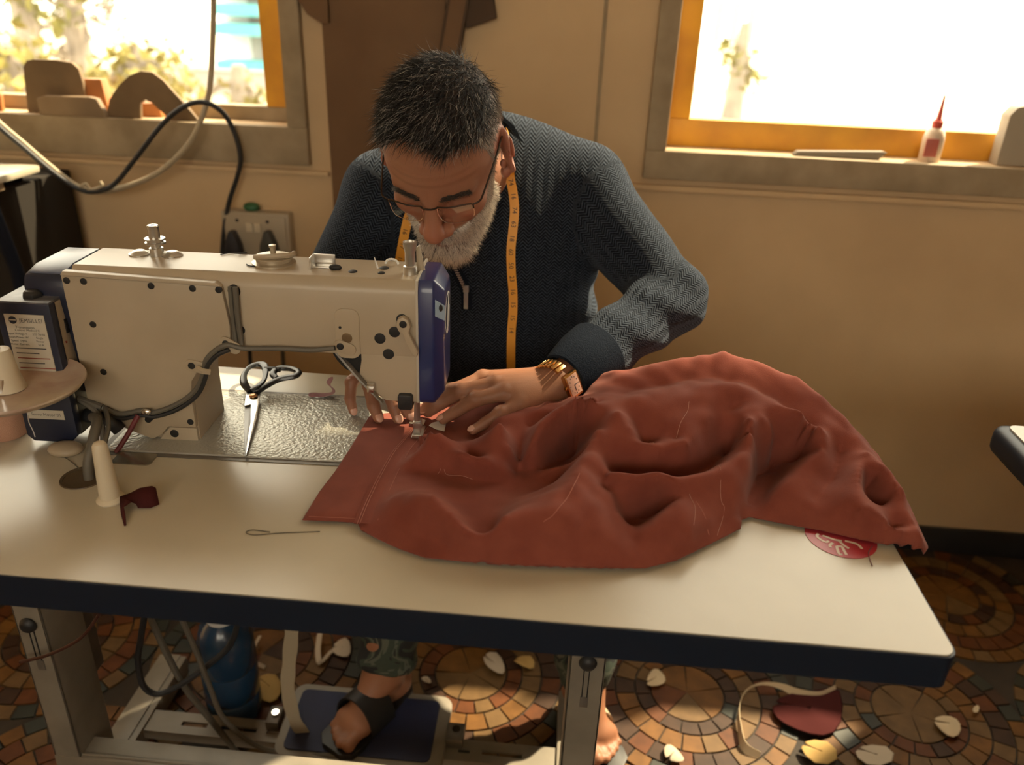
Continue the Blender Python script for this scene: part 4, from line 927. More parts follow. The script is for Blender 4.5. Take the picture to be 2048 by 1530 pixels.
# ================================================================ under the table
jg = (-0.3943, 0.4543, 0.0000)
jug = thing('water_bottle', 'blue plastic water bottle with a white cap on the floor', 'bottle', (jg[0], jg[1] + 0.05, 0.0))
MB().lathe([(0.046, 0.0), (0.051, 0.006), (0.052, 0.05), (0.049, 0.055), (0.052, 0.06), (0.053, 0.12), (0.050, 0.126), (0.053, 0.132), (0.052, 0.19), (0.044, 0.222), (0.026, 0.240), (0.022, 0.244)], (0, 0, 0), 32).build('body', mat('bottle_blue', (0.012, 0.045, 0.10), rough=0.25, coat=0.4), jug, smooth=True)
MB().lathe([(0.027, 0.240), (0.028, 0.243), (0.027, 0.266), (0.022, 0.270), (0.004, 0.271)], (0, 0, 0), 24).build('cap', M_white_pl, jug, smooth=True)
for pts, r_, m_, lb_ in (([(-0.4196, 0.3200, 0.4121), (-0.4420, 0.3300, 0.3487), (-0.4627, 0.3400, 0.2879), (-0.4635, 0.3400, 0.2313), (-0.4444, 0.3450, 0.2076), (-0.4103, 0.3600, 0.2171), (-0.3714, 0.3800, 0.2422), (-0.3308, 0.4000, 0.2791), (-0.3052, 0.4000, 0.3488)], 0.0052, M_black, 'black cable sagging in a loop under the table'),
                    ([(-0.4402, 0.3600, 0.3714), (-0.4314, 0.3700, 0.2848), (-0.4146, 0.3800, 0.1899), (-0.3919, 0.3900, 0.1209), (-0.3648, 0.3950, 0.0551), (-0.3436, 0.3980, 0.0015), (-0.3384, 0.3980, -0.0385)], 0.0056, M_cable, 'grey cable running straight down past the blue bottle'),
                    ([(-0.3809, 0.3500, 0.3847), (-0.3691, 0.3600, 0.2905), (-0.3598, 0.3650, 0.2123), (-0.3452, 0.3700, 0.1305), (-0.2902, 0.3750, 0.0627), (-0.2166, 0.3750, 0.0560), (-0.1413, 0.3720, 0.0648)], 0.0046, M_cable, 'grey cable bending right toward the foot pedal'),
                    ([(-0.5685, 0.2250, 0.3842), (-0.5258, 0.2250, 0.4011), (-0.4817, 0.2250, 0.4277), (-0.4540, 0.2250, 0.4518), (-0.4255, 0.2250, 0.4905)], 0.0026, mat('brown_wire', (0.06, 0.018, 0.012), rough=0.5), 'thin brown wire crossing the left table leg')):
    tag(MB().tube(spline(pts, 7), r_, 8).build('cable', m_, smooth=True), lb_, 'cable', 'cables under the table')
M_scr_c = mat('cream_scrap', (0.62, 0.50, 0.33), rough=0.85)
M_scr_w = mat('pale_scrap', (0.50, 0.42, 0.32), rough=0.85)
M_scr_y = mat('ochre_scrap', (0.42, 0.27, 0.09), rough=0.85)
def scrap(pts, z, m_, label, bend=0.012):
    c = np.mean([np.array(p) for p in pts], axis=0)
    n = len(pts)
    rows = []
    for t in (1.0, 0.55, 0.0):
        rows.append([(c[0] + (p[0] - c[0]) * t, c[1] + (p[1] - c[1]) * t, 0.004 + z + (0.45 * bend * (0.8 + 0.6 * math.sin(i * 1.7)) if 0 < t < 1 else 0.5 * bend if t == 0 else 0.003 + 0.003 * math.sin(i * 2.3))) for i, p in enumerate(list(pts) + [pts[0]])])
    sheet('floor_scrap', rows, m_, label, 'fabric scrap', 'fabric scraps on the floor', 0.001, sub=1)
scrap([(0.0784, 0.7046, 0.0000), (0.1106, 0.7250, 0.0000), (0.1350, 0.6762, 0.0000), (0.1325, 0.6448, 0.0000), (0.1065, 0.6585, 0.0000), (0.0859, 0.6775, 0.0000)], 0.004, M_scr_w, 'pale five-sided fabric scrap on the floor behind the pedal')
scrap([(0.1408, 0.6973, 0.0000), (0.1914, 0.7303, 0.0000), (0.2014, 0.6699, 0.0000), (0.1694, 0.6803, 0.0000)], 0.002, M_scr_y, 'ochre fabric scrap beside the pale five-sided one')
scrap([(0.4295, 0.6634, 0.0000), (0.4453, 0.7062, 0.0000), (0.4625, 0.7184, 0.0000), (0.4790, 0.6860, 0.0000), (0.4740, 0.6659, 0.0000), (0.4417, 0.6566, 0.0000)], 0.002, M_scr_c, 'small cream cone-shaped scrap on the floor right of the leg')
scrap([(0.6837, 0.6421, 0.0000), (0.7379, 0.6779, 0.0000), (0.8040, 0.6925, -0.0000), (0.8598, 0.7200, 0.0000), (0.8251, 0.5912, 0.0000), (0.7797, 0.5619, 0.0000), (0.7239, 0.5735, 0.0000), (0.6851, 0.5999, -0.0000)], 0.002, M_maroon, 'dark maroon fabric offcut lying on the mosaic floor', 0.02)
scrap([(1.0076, 0.6335, 0.0000), (1.0363, 0.6508, 0.0000), (1.0715, 0.6510, 0.0000), (1.0646, 0.6127, 0.0000), (1.0349, 0.5851, 0.0000), (1.0194, 0.6075, 0.0000)], 0.004, M_scr_c, 'bright cream scrap on the floor near the right corner', 0.02)
scrap([(1.1047, 0.6704, 0.0000), (1.1236, 0.6910, 0.0000), (1.1319, 0.6866, 0.0000), (1.1127, 0.6609, 0.0000)], 0.002, M_scr_c, 'tiny cream scrap on the dark floor at the right', 0.006)
scrap([(-0.0440, 0.6238, -0.0000), (-0.0288, 0.6339, 0.0000), (-0.0119, 0.6111, 0.0000), (-0.0332, 0.6113, 0.0000)], 0.002, M_scr_w, 'tiny pink-beige scrap behind the man\'s heel')
scrap([(-0.2567, 0.6880, 0.0000), (-0.2302, 0.7346, 0.0000), (-0.2079, 0.6939, 0.0000), (-0.2036, 0.6573, 0.0000), (-0.2384, 0.6633, -0.0000)], 0.002, M_scr_w, 'pale crumpled scrap left of the camouflage trouser leg')
scrap([(-0.3867, 0.5857, 0.0000), (-0.3424, 0.6119, 0.0000), (-0.3093, 0.5479, 0.0000), (-0.3282, 0.5135, 0.0000), (-0.3621, 0.5351, 0.0000)], 0.002, M_scr_y, 'ochre crumpled scrap right of the blue bottle', 0.02)
scrap([(0.8246, 0.5493, 0.0000), (0.9086, 0.5707, -0.0000), (0.9100, 0.5190, 0.0000), (0.8285, 0.4987, 0.0000)], 0.002, M_scr_w, 'pale ragged scrap at the bottom right of the floor')
scrap([(0.7182, 0.5489, 0.0000), (0.7914, 0.5692, 0.0000), (0.8044, 0.5126, 0.0000), (0.7321, 0.4878, 0.0000)], 0.002, M_scr_y, 'ochre ragged scrap below the maroon offcut')
scrap([(0.4571, 0.4756, 0.0000), (0.4521, 0.5068, 0.0000), (0.4710, 0.5230, 0.0000), (0.4893, 0.4939, 0.0000), (0.4993, 0.4726, 0.0000)], 0.002, M_scr_w, 'small ragged pale scrap right of the bare toes')
strip_pts = spline([(0.8362, 0.6973, 0.0120), (0.7969, 0.6727, 0.0100), (0.7540, 0.6693, 0.0140), (0.7156, 0.6847, 0.0160), (0.6740, 0.6853, 0.0160), (0.6384, 0.6597, 0.0140), (0.6183, 0.6131, 0.0120), (0.6121, 0.5641, 0.0100), (0.6152, 0.5245, 0.0080), (0.6420, 0.5119, 0.0060)], 5)
tag(MB().ribbon(strip_pts, [0.006 + 0.004 * math.sin(i * 0.21) for i in range(len(strip_pts))], Vector((0.2, 0.5, 0.8)), 0.001).build('floor_scrap', M_scr_c, smooth=True), 'long curling cream fabric strip around the maroon offcut', 'fabric scrap', 'fabric scraps on the floor')
tag(MB().ribbon(spline([(-0.4134, 0.6906, 0.0200), (-0.4164, 0.6530, 0.0150), (-0.4196, 0.6312, 0.0100), (-0.4001, 0.6235, 0.0100), (-0.3759, 0.6161, 0.0060)], 5), 0.004, Vector((1, 0.3, 0.3)), 0.001).build('floor_scrap', M_scr_w), 'thin bent pale strip right of the blue bottle', 'fabric scrap', 'fabric scraps on the floor')
tag(MB().ribbon(spline([(-0.2866, 0.7171, 0.0200), (-0.2770, 0.6699, 0.0150), (-0.2637, 0.6399, 0.0100), (-0.2556, 0.6669, 0.0060), (-0.2491, 0.6827, 0.0060)], 5), 0.006, Vector((1, 0.3, 0.3)), 0.001).build('floor_scrap', M_scr_w), 'short twisted pale strip behind the hanging strap', 'fabric scrap', 'fabric scraps on the floor')

# ================================================================ the garment being sewn
CL = 0.42   # how far folds lean over towards the near side per unit height
def _cp(p):
    h = p[2] - TZ
    return (p[0], p[1] + CL * h, h)
cl_out = [(-0.0721, 0.1158, 0.7630), (-0.0411, 0.1180, 0.7630), (-0.0093, 0.1194, 0.7630), (-0.0024, 0.1060, 0.7630), (0.0226, 0.0909, 0.7630), (0.0476, 0.0781, 0.7630), (0.0768, 0.0673, 0.7630), (0.1199, 0.0661, 0.7630), (0.1573, 0.0659, 0.7630), (0.2101, 0.0694, 0.7630), (0.2629, 0.0738, 0.7630), (0.3107, 0.0800, 0.7630), (0.3440, 0.0970, 0.7630), (0.3864, 0.1328, 0.7630), (0.4247, 0.1662, 0.7630), (0.4290, 0.1846, 0.7630), (0.4414, 0.1924, 0.7630), (0.4743, 0.1837, 0.7630), (0.5181, 0.1758, 0.7630), (0.5493, 0.1665, 0.7630), (0.5750, 0.1596, 0.7630), (0.6013, 0.1556, 0.7630), (0.6265, 0.1526, 0.7630)]
cl_hid = [(0.636, 0.165, 0.766), (0.640, 0.24, 0.775), (0.632, 0.34, 0.785), (0.600, 0.43, 0.79), (0.545, 0.495, 0.79), (0.44, 0.505, 0.79), (0.32, 0.500, 0.785), (0.20, 0.488, 0.78), (0.10, 0.470, 0.768), (0.05, 0.455, 0.766), (0.022, 0.43, 0.766), (-0.02, 0.385, 0.7655), (-0.055, 0.370, 0.7655)]
cl_left = [(-0.0570, 0.3628, 0.7660), (-0.0598, 0.2725, 0.7660), (-0.0637, 0.2167, 0.7650), (-0.0700, 0.1747, 0.7630)]
cl_poly = [(p[0], p[1]) for p in cl_out + cl_hid + cl_left]
cl_lines = [
    [(-0.0379, 0.1692, 0.7660), (-0.0341, 0.2247, 0.7670), (-0.0270, 0.3023, 0.7670), (-0.0231, 0.3452, 0.7670)],
    [(-0.0558, 0.1289, 0.7650), (-0.0268, 0.1294, 0.7660)],
    [(0.0031, 0.1140, 0.7660), (0.0052, 0.2054, 0.7680), (0.0109, 0.2665, 0.7680), (0.0160, 0.3069, 0.7680)],
    [(0.0073, 0.3335, 0.7680), (0.0307, 0.3380, 0.7690), (0.0625, 0.3335, 0.7710), (0.1064, 0.3097, 0.7770)],
    # fold behind the presser foot
    [(0.0245, 0.2677, 0.7700), (0.0380, 0.2629, 0.7880), (0.0610, 0.2600, 0.7930), (0.0852, 0.2481, 0.7910), (0.1084, 0.2404, 0.7830)],
    [(0.0318, 0.2700, 0.7670), (0.0508, 0.2736, 0.7680)],
    # long fold from the band to the gathered point
    [(0.0229, 0.2310, 0.7740), (0.0428, 0.2370, 0.7830), (0.0643, 0.2403, 0.7880), (0.0980, 0.2236, 0.7900), (0.1295, 0.2178, 0.7870), (0.1549, 0.2256, 0.7780), (0.1655, 0.2356, 0.7720)],
    [(0.0417, 0.2248, 0.7700), (0.0795, 0.2234, 0.7720), (0.1179, 0.2150, 0.7720), (0.1491, 0.2103, 0.7720)],
    # star of creases
    [(0.1625, 0.2423, 0.7720), (0.1500, 0.2470, 0.7950), (0.1366, 0.2637, 0.8110), (0.1171, 0.2600, 0.7970), (0.0981, 0.2511, 0.7860)],
    [(0.1622, 0.2585, 0.7820), (0.1618, 0.2763, 0.7900), (0.1635, 0.2930, 0.7970)],
    [(0.1700, 0.2425, 0.7740), (0.1796, 0.2506, 0.7990), (0.1892, 0.2674, 0.8140), (0.2156, 0.2851, 0.8260), (0.2476, 0.3000, 0.8380), (0.2687, 0.3008, 0.8450)],
    [(0.1928, 0.2452, 0.7780), (0.2071, 0.2742, 0.7840), (0.2317, 0.3028, 0.7920), (0.2443, 0.3114, 0.7980)],
    [(0.1730, 0.2351, 0.7730), (0.2085, 0.2284, 0.7860), (0.2396, 0.2417, 0.7950)],
    [(0.1317, 0.3180, 0.7980), (0.1707, 0.3273, 0.8060), (0.2097, 0.3304, 0.8180)],
    [(0.1718, 0.3134, 0.8000), (0.1975, 0.3153, 0.8100)],
    # near rolling fold
    [(0.0253, 0.1462, 0.7780), (0.0533, 0.1351, 0.7900), (0.0776, 0.1200, 0.7970), (0.1004, 0.0950, 0.7940), (0.1232, 0.0714, 0.7860), (0.1397, 0.0642, 0.7750)],
    [(0.1397, 0.0642, 0.7750), (0.1478, 0.0737, 0.7880), (0.1583, 0.0884, 0.7990), (0.1795, 0.1026, 0.8040), (0.2030, 0.1146, 0.8090), (0.2223, 0.1418, 0.8110), (0.2363, 0.1736, 0.8140), (0.2442, 0.2094, 0.8160), (0.2523, 0.2353, 0.8210)],
    [(0.0708, 0.2008, 0.7710), (0.1031, 0.1881, 0.7700), (0.1452, 0.1886, 0.7700), (0.1863, 0.1975, 0.7750), (0.2123, 0.2163, 0.7810)],
    [(0.0912, 0.1674, 0.7720), (0.1193, 0.1322, 0.7710), (0.1367, 0.1057, 0.7680)],
    [(0.0228, 0.1959, 0.7720), (0.0490, 0.1869, 0.7730)],
    [(0.0409, 0.1106, 0.7720), (0.0671, 0.0909, 0.7720), (0.0968, 0.0767, 0.7690)],
    [(0.1773, 0.0728, 0.7800), (0.2027, 0.0790, 0.7940), (0.2282, 0.0936, 0.8020)],
    [(0.1623, 0.0664, 0.7690), (0.2202, 0.0702, 0.7700), (0.2887, 0.0778, 0.7710), (0.3379, 0.0988, 0.7710)],
    # pocket folds on the right
    [(0.2543, 0.2391, 0.8260), (0.2584, 0.2051, 0.8150), (0.2668, 0.1799, 0.8060), (0.2780, 0.1353, 0.7940), (0.2985, 0.1032, 0.7810), (0.3169, 0.1160, 0.7880), (0.3418, 0.1465, 0.7990), (0.3747, 0.1702, 0.8030), (0.4059, 0.1903, 0.8030)],
    [(0.2957, 0.1441, 0.7760), (0.3118, 0.1647, 0.7790), (0.3313, 0.1698, 0.7870)],
    [(0.2688, 0.1776, 0.8090), (0.2948, 0.1711, 0.8100), (0.3255, 0.1676, 0.8110), (0.3631, 0.1776, 0.8120), (0.4010, 0.2046, 0.8120), (0.4304, 0.2408, 0.8120)],
    [(0.2843, 0.2164, 0.7930), (0.3164, 0.2130, 0.7930), (0.3592, 0.2248, 0.7930), (0.3978, 0.2493, 0.7970), (0.4267, 0.2845, 0.8040)],
    [(0.2579, 0.2323, 0.8260), (0.2933, 0.2289, 0.8240), (0.3289, 0.2202, 0.8190), (0.3611, 0.2334, 0.8230), (0.3832, 0.2684, 0.8330), (0.4027, 0.2941, 0.8420), (0.4245, 0.3104, 0.8460), (0.4371, 0.2855, 0.8380), (0.4391, 0.2594, 0.8230)],
    [(0.3033, 0.2731, 0.8380), (0.3122, 0.2577, 0.8260), (0.3170, 0.2466, 0.8200)],
    [(0.2788, 0.2607, 0.8440), (0.2947, 0.2439, 0.8350)],
    [(0.3392, 0.2644, 0.8400), (0.3508, 0.2437, 0.8280)],
    [(0.2291, 0.2866, 0.8320), (0.2698, 0.3004, 0.8460), (0.3096, 0.3003, 0.8520), (0.3759, 0.3190, 0.8600), (0.4045, 0.3276, 0.8630), (0.4331, 0.3322, 0.8630), (0.4654, 0.3279, 0.8540), (0.4992, 0.3029, 0.8380), (0.5343, 0.2847, 0.8180)],
    [(0.2934, 0.3383, 0.8420), (0.3468, 0.3623, 0.8500), (0.4065, 0.3728, 0.8570), (0.4528, 0.3729, 0.8560), (0.4955, 0.3464, 0.8420), (0.5293, 0.3142, 0.8250)],
    [(0.2856, 0.3757, 0.8420), (0.3282, 0.3897, 0.8560), (0.3828, 0.4065, 0.8660), (0.4267, 0.4185, 0.8700), (0.4646, 0.4099, 0.8660), (0.5227, 0.3911, 0.8520), (0.5516, 0.3617, 0.8380), (0.5739, 0.3296, 0.8240), (0.5867, 0.3059, 0.8140)],
    [(0.4395, 0.2674, 0.8220), (0.4387, 0.2370, 0.8080), (0.4275, 0.1973, 0.7900), (0.4204, 0.1801, 0.7800), (0.4225, 0.1668, 0.7700)],
    [(0.3855, 0.1464, 0.7830), (0.3599, 0.1163, 0.7820)],
    [(0.4464, 0.2126, 0.7660), (0.4554, 0.2403, 0.7680), (0.4693, 0.2793, 0.7740), (0.4890, 0.3055, 0.7860)],
    [(0.5349, 0.2815, 0.8170), (0.5317, 0.2684, 0.8100), (0.5002, 0.2455, 0.7940), (0.4732, 0.2213, 0.7820), (0.4624, 0.2051, 0.7740)],
    [(0.5000, 0.2928, 0.7870), (0.5193, 0.2975, 0.7970)],
    [(0.5636, 0.2885, 0.8060), (0.5467, 0.2439, 0.7920), (0.5102, 0.2028, 0.7800), (0.4863, 0.1921, 0.7710)],
    [(0.5840, 0.2736, 0.8100), (0.5688, 0.2327, 0.8010), (0.5567, 0.1961, 0.7930), (0.5594, 0.1780, 0.7890), (0.5800, 0.1650, 0.7850), (0.5964, 0.1533, 0.7800), (0.6205, 0.1476, 0.7730)],
    [(0.5903, 0.2473, 0.7880), (0.5890, 0.2270, 0.7760), (0.6024, 0.2207, 0.7800)],
    [(0.5866, 0.2711, 0.8110), (0.6028, 0.2318, 0.7990), (0.6093, 0.1975, 0.7900), (0.6190, 0.1682, 0.7810), (0.6254, 0.1464, 0.7730)],
    [(0.5503, 0.1807, 0.7780), (0.5682, 0.1635, 0.7740)],
    [(0.5913, 0.1676, 0.7760), (0.6048, 0.1768, 0.7790)],
    [(0.4912, 0.3134, 0.8260), (0.5223, 0.2979, 0.8080)],
    [(0.4598, 0.2900, 0.8360), (0.4760, 0.2916, 0.8150)],
    # behind the hand
    [(0.0318, 0.4588, 0.7720), (0.0711, 0.4756, 0.7880), (0.1152, 0.4880, 0.7990), (0.1750, 0.4948, 0.8120), (0.2050, 0.5055, 0.8120)],
    [(0.0479, 0.4281, 0.7700), (0.0924, 0.4271, 0.7740), (0.1517, 0.4143, 0.7850), (0.1943, 0.4150, 0.7960), (0.2365, 0.3972, 0.8080)],
    [(0.2146, 0.4391, 0.8060), (0.2562, 0.4116, 0.8260), (0.2792, 0.3979, 0.8380)],
]
pts_c = []
for ln in cl_lines:
    q = [np.array(_cp(p)) for p in ln]
    for a, b in zip(q[:-1], q[1:]):
        m_ = max(1, int(np.linalg.norm(b[:2] - a[:2]) / 0.009))
        for k in range(m_):
            pts_c.append(a + (b - a) * k / m_)
    pts_c.append(q[-1])
bd = [np.array(_cp(p)) for p in cl_out + cl_hid + cl_left]
for a, b in zip(bd, bd[1:] + bd[:1]):
    m_ = max(1, int(np.linalg.norm(b[:2] - a[:2]) / 0.012))
    for k in range(m_):
        pts_c.append(a + (b - a) * k / m_)
pts_c = np.array(pts_c)
_, _ui = np.unique(np.round(pts_c[:, :2] / 0.003).astype(int), axis=0, return_index=True)
pts_c = pts_c[_ui]
def _ker(d):
    return -np.sqrt(d * d + 0.0012 ** 2)
D_ = np.linalg.norm(pts_c[:, None, :2] - pts_c[None, :, :2], axis=2)
NP = len(pts_c)
A_ = np.zeros((NP + 1, NP + 1))
A_[:NP, :NP] = _ker(D_) + np.eye(NP) * 0.00006
A_[:NP, NP] = 1
A_[NP, :NP] = 1
coef = np.linalg.solve(A_, np.append(pts_c[:, 2], 0))
def cloth_h_pre(x, y):
    """Fold height at pre-lean ground position."""
    out = np.empty(x.size)
    xf, yf = x.ravel(), y.ravel()
    for s in range(0, x.size, 4000):
        d = np.hypot(xf[s:s + 4000, None] - pts_c[None, :, 0], yf[s:s + 4000, None] - pts_c[None, :, 1])
        out[s:s + 4000] = _ker(d) @ coef[:NP] + coef[NP]
    return np.maximum(out, 0.0022).reshape(x.shape)
poly = np.array([(_cp(p)[0], _cp(p)[1]) for p in cl_out + cl_hid + cl_left])
def poly_sd(x, y):
    """Signed distance (negative inside) and nearest boundary point."""
    best = np.full(x.size, 1e9)
    nx_, ny_ = np.zeros(x.size), np.zeros(x.size)
    inside = np.zeros(x.size, bool)
    n = len(poly)
    for i in range(n):
        a, b = poly[i], poly[(i + 1) % n]
        e = b - a
        t = np.clip(((x - a[0]) * e[0] + (y - a[1]) * e[1]) / (e @ e), 0, 1)
        qx, qy = a[0] + t * e[0], a[1] + t * e[1]
        d = np.hypot(x - qx, y - qy)
        m = d < best
        best[m] = d[m]
        nx_[m], ny_[m] = qx[m], qy[m]
        c = ((a[1] > y) != (b[1] > y)) & (x < (b[0] - a[0]) * (y - a[1]) / (b[1] - a[1] + 1e-12) + a[0])
        inside ^= c
    return np.where(inside, -best, best), nx_, ny_
GS = 0.0031
gx = np.arange(poly[:, 0].min() - 0.01, poly[:, 0].max() + 0.01, GS)
gy = np.arange(poly[:, 1].min() - 0.01, poly[:, 1].max() + 0.01, GS)
X_, Y_ = np.meshgrid(gx, gy, indexing='ij')
sd_, qx_, qy_ = poly_sd(X_.ravel(), Y_.ravel())
near = (sd_ > 0) & (sd_ < GS * 1.5)
xf, yf = X_.ravel().copy(), Y_.ravel().copy()
xf[near], yf[near] = qx_[near], qy_[near]
keep = sd_ < GS * 1.5
hf = np.zeros(xf.size)
hf[keep] = cloth_h_pre(xf[keep], yf[keep])
# sharpen the folds: push away from the locally averaged height
H2 = hf.reshape(X_.shape)
K2 = keep.reshape(X_.shape).astype(float)
def _blur(A, s):
    n_ = int(3 * s / GS)
    k_ = np.exp(-0.5 * (np.arange(-n_, n_ + 1) * GS / s) ** 2)
    for ax_i in (0, 1):
        A = np.apply_along_axis(lambda r: np.convolve(r, k_, 'same'), ax_i, A)
    return A
H2s = H2.copy()
for s_b, k_b in ((0.022, 0.75), (0.008, 0.9)):
    av = _blur(H2 * K2, s_b) / np.maximum(_blur(K2, s_b), 1e-6)
    H2s = H2s + k_b * (H2 - av)
wgt = np.clip((H2 - 0.009) / 0.010, 0, 1) * np.clip(-sd_.reshape(X_.shape) / 0.016, 0, 1) * (1 - 0.55 * np.clip((H2 - 0.085) / 0.02, 0, 1))
hf = np.maximum(H2 + (H2s - H2) * wgt, 0.0022).ravel() * (sd_ < GS * 1.5)
# fine wrinkles, fading out on the flat band at the left and at the rim
amp = np.clip((hf - 0.008) / 0.03, 0, 1) * np.clip(-sd_ / 0.02, 0, 1)
wr = np.zeros(xf.size)
for k in range(7):
    a_ = RNG.uniform(0, math.pi)
    fr = RNG.uniform(90, 260)
    ph = RNG.uniform(0, 6.28, 3)
    t_ = xf * math.cos(a_) + yf * math.sin(a_)
    s_ = -xf * math.sin(a_) + yf * math.cos(a_)
    wr += np.abs(np.sin(t_ * fr * 0.5 + 1.6 * np.sin(s_ * 37 + ph[0]) + ph[1])) ** 2 * np.maximum(0, np.sin(s_ * 23 + t_ * 17 + ph[2])) * 0.0020
hf += wr * amp
HG = hf.reshape(X_.shape)
# the free corner beyond the table edge sags
over = np.clip(xf - 0.604, 0, None)
zc = TZ + 0.0008 + hf - over * 0.25
nxg, nyg = len(gx), len(gy)
idx = -np.ones(xf.size, int)
idx[keep] = np.arange(keep.sum())
V_ = np.stack([xf, yf - CL * hf, zc], 1)[keep]
I_ = idx.reshape(nxg, nyg)
q = np.stack([I_[:-1, :-1], I_[1:, :-1], I_[1:, 1:], I_[:-1, 1:]], -1).reshape(-1, 4)
sdg = sd_.reshape(nxg, nyg)
ok = (q >= 0).all(1) & (np.minimum.reduce([sdg[:-1, :-1], sdg[1:, :-1], sdg[1:, 1:], sdg[:-1, 1:]]).reshape(-1) < 0)
q = q[ok]
M_red = mat('brick_red_linen', (0.235, 0.064, 0.043), rough=0.9, col2=(0.195, 0.050, 0.034), vscale=26, bump=0.35, bscale=1100, sheen=0.08, spec=0.15, bdist=0.001)
garment = thing('garment', 'brick red linen garment heaped in folds under the presser foot', 'garment', (0.25, 0.28, TZ))
me = bpy.data.meshes.new('cloth')
me.from_pydata([(p[0] - 0.25, p[1] - 0.28, p[2] - TZ) for p in V_.tolist()], [], q.tolist())
me.shade_smooth()
cloth = link('cloth', me, M_red, garment)
md = cloth.modifiers.new('thick', 'SOLIDIFY')
md.thickness = 0.0012
md.offset = 1
def cloth_top(x, y):
    """World height of the cloth at ground position (x, y)."""
    h = 0.02
    for _ in range(12):
        fi, fj = (x - gx[0]) / GS, (y + CL * h - gy[0]) / GS
        i, j = int(min(max(fi, 0), nxg - 2)), int(min(max(fj, 0), nyg - 2))
        a, b = fi - i, fj - j
        h = (HG[i, j] * (1 - a) + HG[i + 1, j] * a) * (1 - b) + (HG[i, j + 1] * (1 - a) + HG[i + 1, j + 1] * a) * b
    return TZ + 0.0021 + float(h)
def on_cloth(p, dz=0.0008):
    return (p[0] - 0.25, p[1] - 0.28, cloth_top(p[0], p[1]) - TZ + dz)
def dense(pts, step=0.006):
    return spline(pts, 6)
# raised placket and its stitching
plk = [(0.0033, 0.1130, 0.7640), (0.0028, 0.1552, 0.7650), (0.0044, 0.2084, 0.7660), (0.0079, 0.2653, 0.7670), (0.0151, 0.3013, 0.7680), (0.0213, 0.3327, 0.7680)]
MB().ribbon([on_cloth(p, 0.0006) for p in dense(plk)], 0.0155, Vector((0.9, 0.45, 0)), 0.0016).build('placket', M_red, garment, smooth=True)
M_stitch = mat('stitch_thread', (0.38, 0.14, 0.10), rough=0.8)
for dx in (-0.0115, -0.0085, 0.012):
    MB().tube([(lambda o: (o[0] + dx * 0.9, o[1] + dx * 0.45, o[2] + 0.0019))(on_cloth(p)) for p in dense(plk)], 0.0004, 4).build('stitching', M_stitch, garment)
MB().tube([on_cloth(p, 0.001) for p in dense([(-0.0661, 0.1205, 0.7630), (-0.0420, 0.1213, 0.7640), (-0.0126, 0.1234, 0.7640)])], 0.0004, 4).build('stitching', M_stitch, garment)
# the back seam running over the right fold
for ln in ([(0.2000, 0.0841, 0.7900), (0.2123, 0.0943, 0.8000), (0.2269, 0.1260, 0.8120), (0.2360, 0.1555, 0.8200)], [(0.3685, 0.1561, 0.8150), (0.3844, 0.1363, 0.8000), (0.4016, 0.1789, 0.8200)][:2]):
    MB().tube([on_cloth(p, 0.0006) for p in dense(ln)], 0.0005, 4).build('seam', M_stitch, garment)
# loose threads on the garment
M_pale_thr = mat('pale_pink_thread', (0.46, 0.24, 0.19), rough=0.8)
for i, ln in enumerate(([(0.0645, 0.2199, 0.7750), (0.0692, 0.2296, 0.7760), (0.0756, 0.2210, 0.7760), (0.0832, 0.2198, 0.7760), (0.0955, 0.2197, 0.7850), (0.1085, 0.2148, 0.7820)],
                        [(0.3689, 0.2917, 0.8700), (0.3660, 0.2767, 0.8600), (0.3564, 0.2575, 0.8520), (0.3508, 0.2412, 0.8500)],
                        [(0.3190, 0.2303, 0.8350), (0.3229, 0.2254, 0.8340), (0.3176, 0.2104, 0.8340), (0.3142, 0.2111, 0.8340)],
                        [(0.3998, 0.2446, 0.8000), (0.3988, 0.1785, 0.8200), (0.4041, 0.1686, 0.8000), (0.3949, 0.1425, 0.7900)],
                        [(0.3607, 0.1601, 0.8150), (0.3662, 0.1434, 0.8000), (0.3613, 0.1146, 0.7900)])):
    tag(MB().tube([(p[0] + 0.25, p[1] + 0.28, p[2] + TZ) for p in [on_cloth(p, 0.001) for p in dense(ln)]], 0.0003, 4).build('loose_thread', M_pale_thr), ['pale thread looped on the garment near the gathered creases', 'pale thread over the top fold of the garment', 'short curled pale thread at the pocket fold', 'long pale thread down the right fold of the garment', 'faint pale thread beside the long one on the right fold'][i], 'thread', 'loose threads on the garment')
# white care tags under the fingertips
M_tag = mat('white_tag', (0.74, 0.70, 0.64), rough=0.7)
for (pts, lb_) in (([(0.0322, 0.3414, 0.7720), (0.0351, 0.3487, 0.7730), (0.0453, 0.3543, 0.7740), (0.0550, 0.3505, 0.7760), (0.0560, 0.3270, 0.7740), (0.0436, 0.3316, 0.7720)], 'white fabric tag under the fingertip beside the presser foot'),
                   ([(0.0139, 0.3570, 0.7700), (0.0186, 0.3618, 0.7710), (0.0245, 0.3568, 0.7710), (0.0248, 0.3440, 0.7700), (0.0204, 0.3375, 0.7700)], 'tiny white tag corner right behind the presser foot')):
    c_ = np.mean(np.array(pts), axis=0)
    tg = [(p[0], p[1], cloth_top(p[0], p[1]) + 0.0012) for p in pts]
    n = len(tg)
    tag(MB().add(tg + [(p[0], p[1], p[2] + 0.0007) for p in tg], [tuple(range(n)), tuple(range(2 * n - 1, n - 1, -1))] + [(i, i + n, (i + 1) % n + n, (i + 1) % n) for i in range(n)]).build('care_tag', M_tag), lb_, 'tag', 'white tags on the garment')

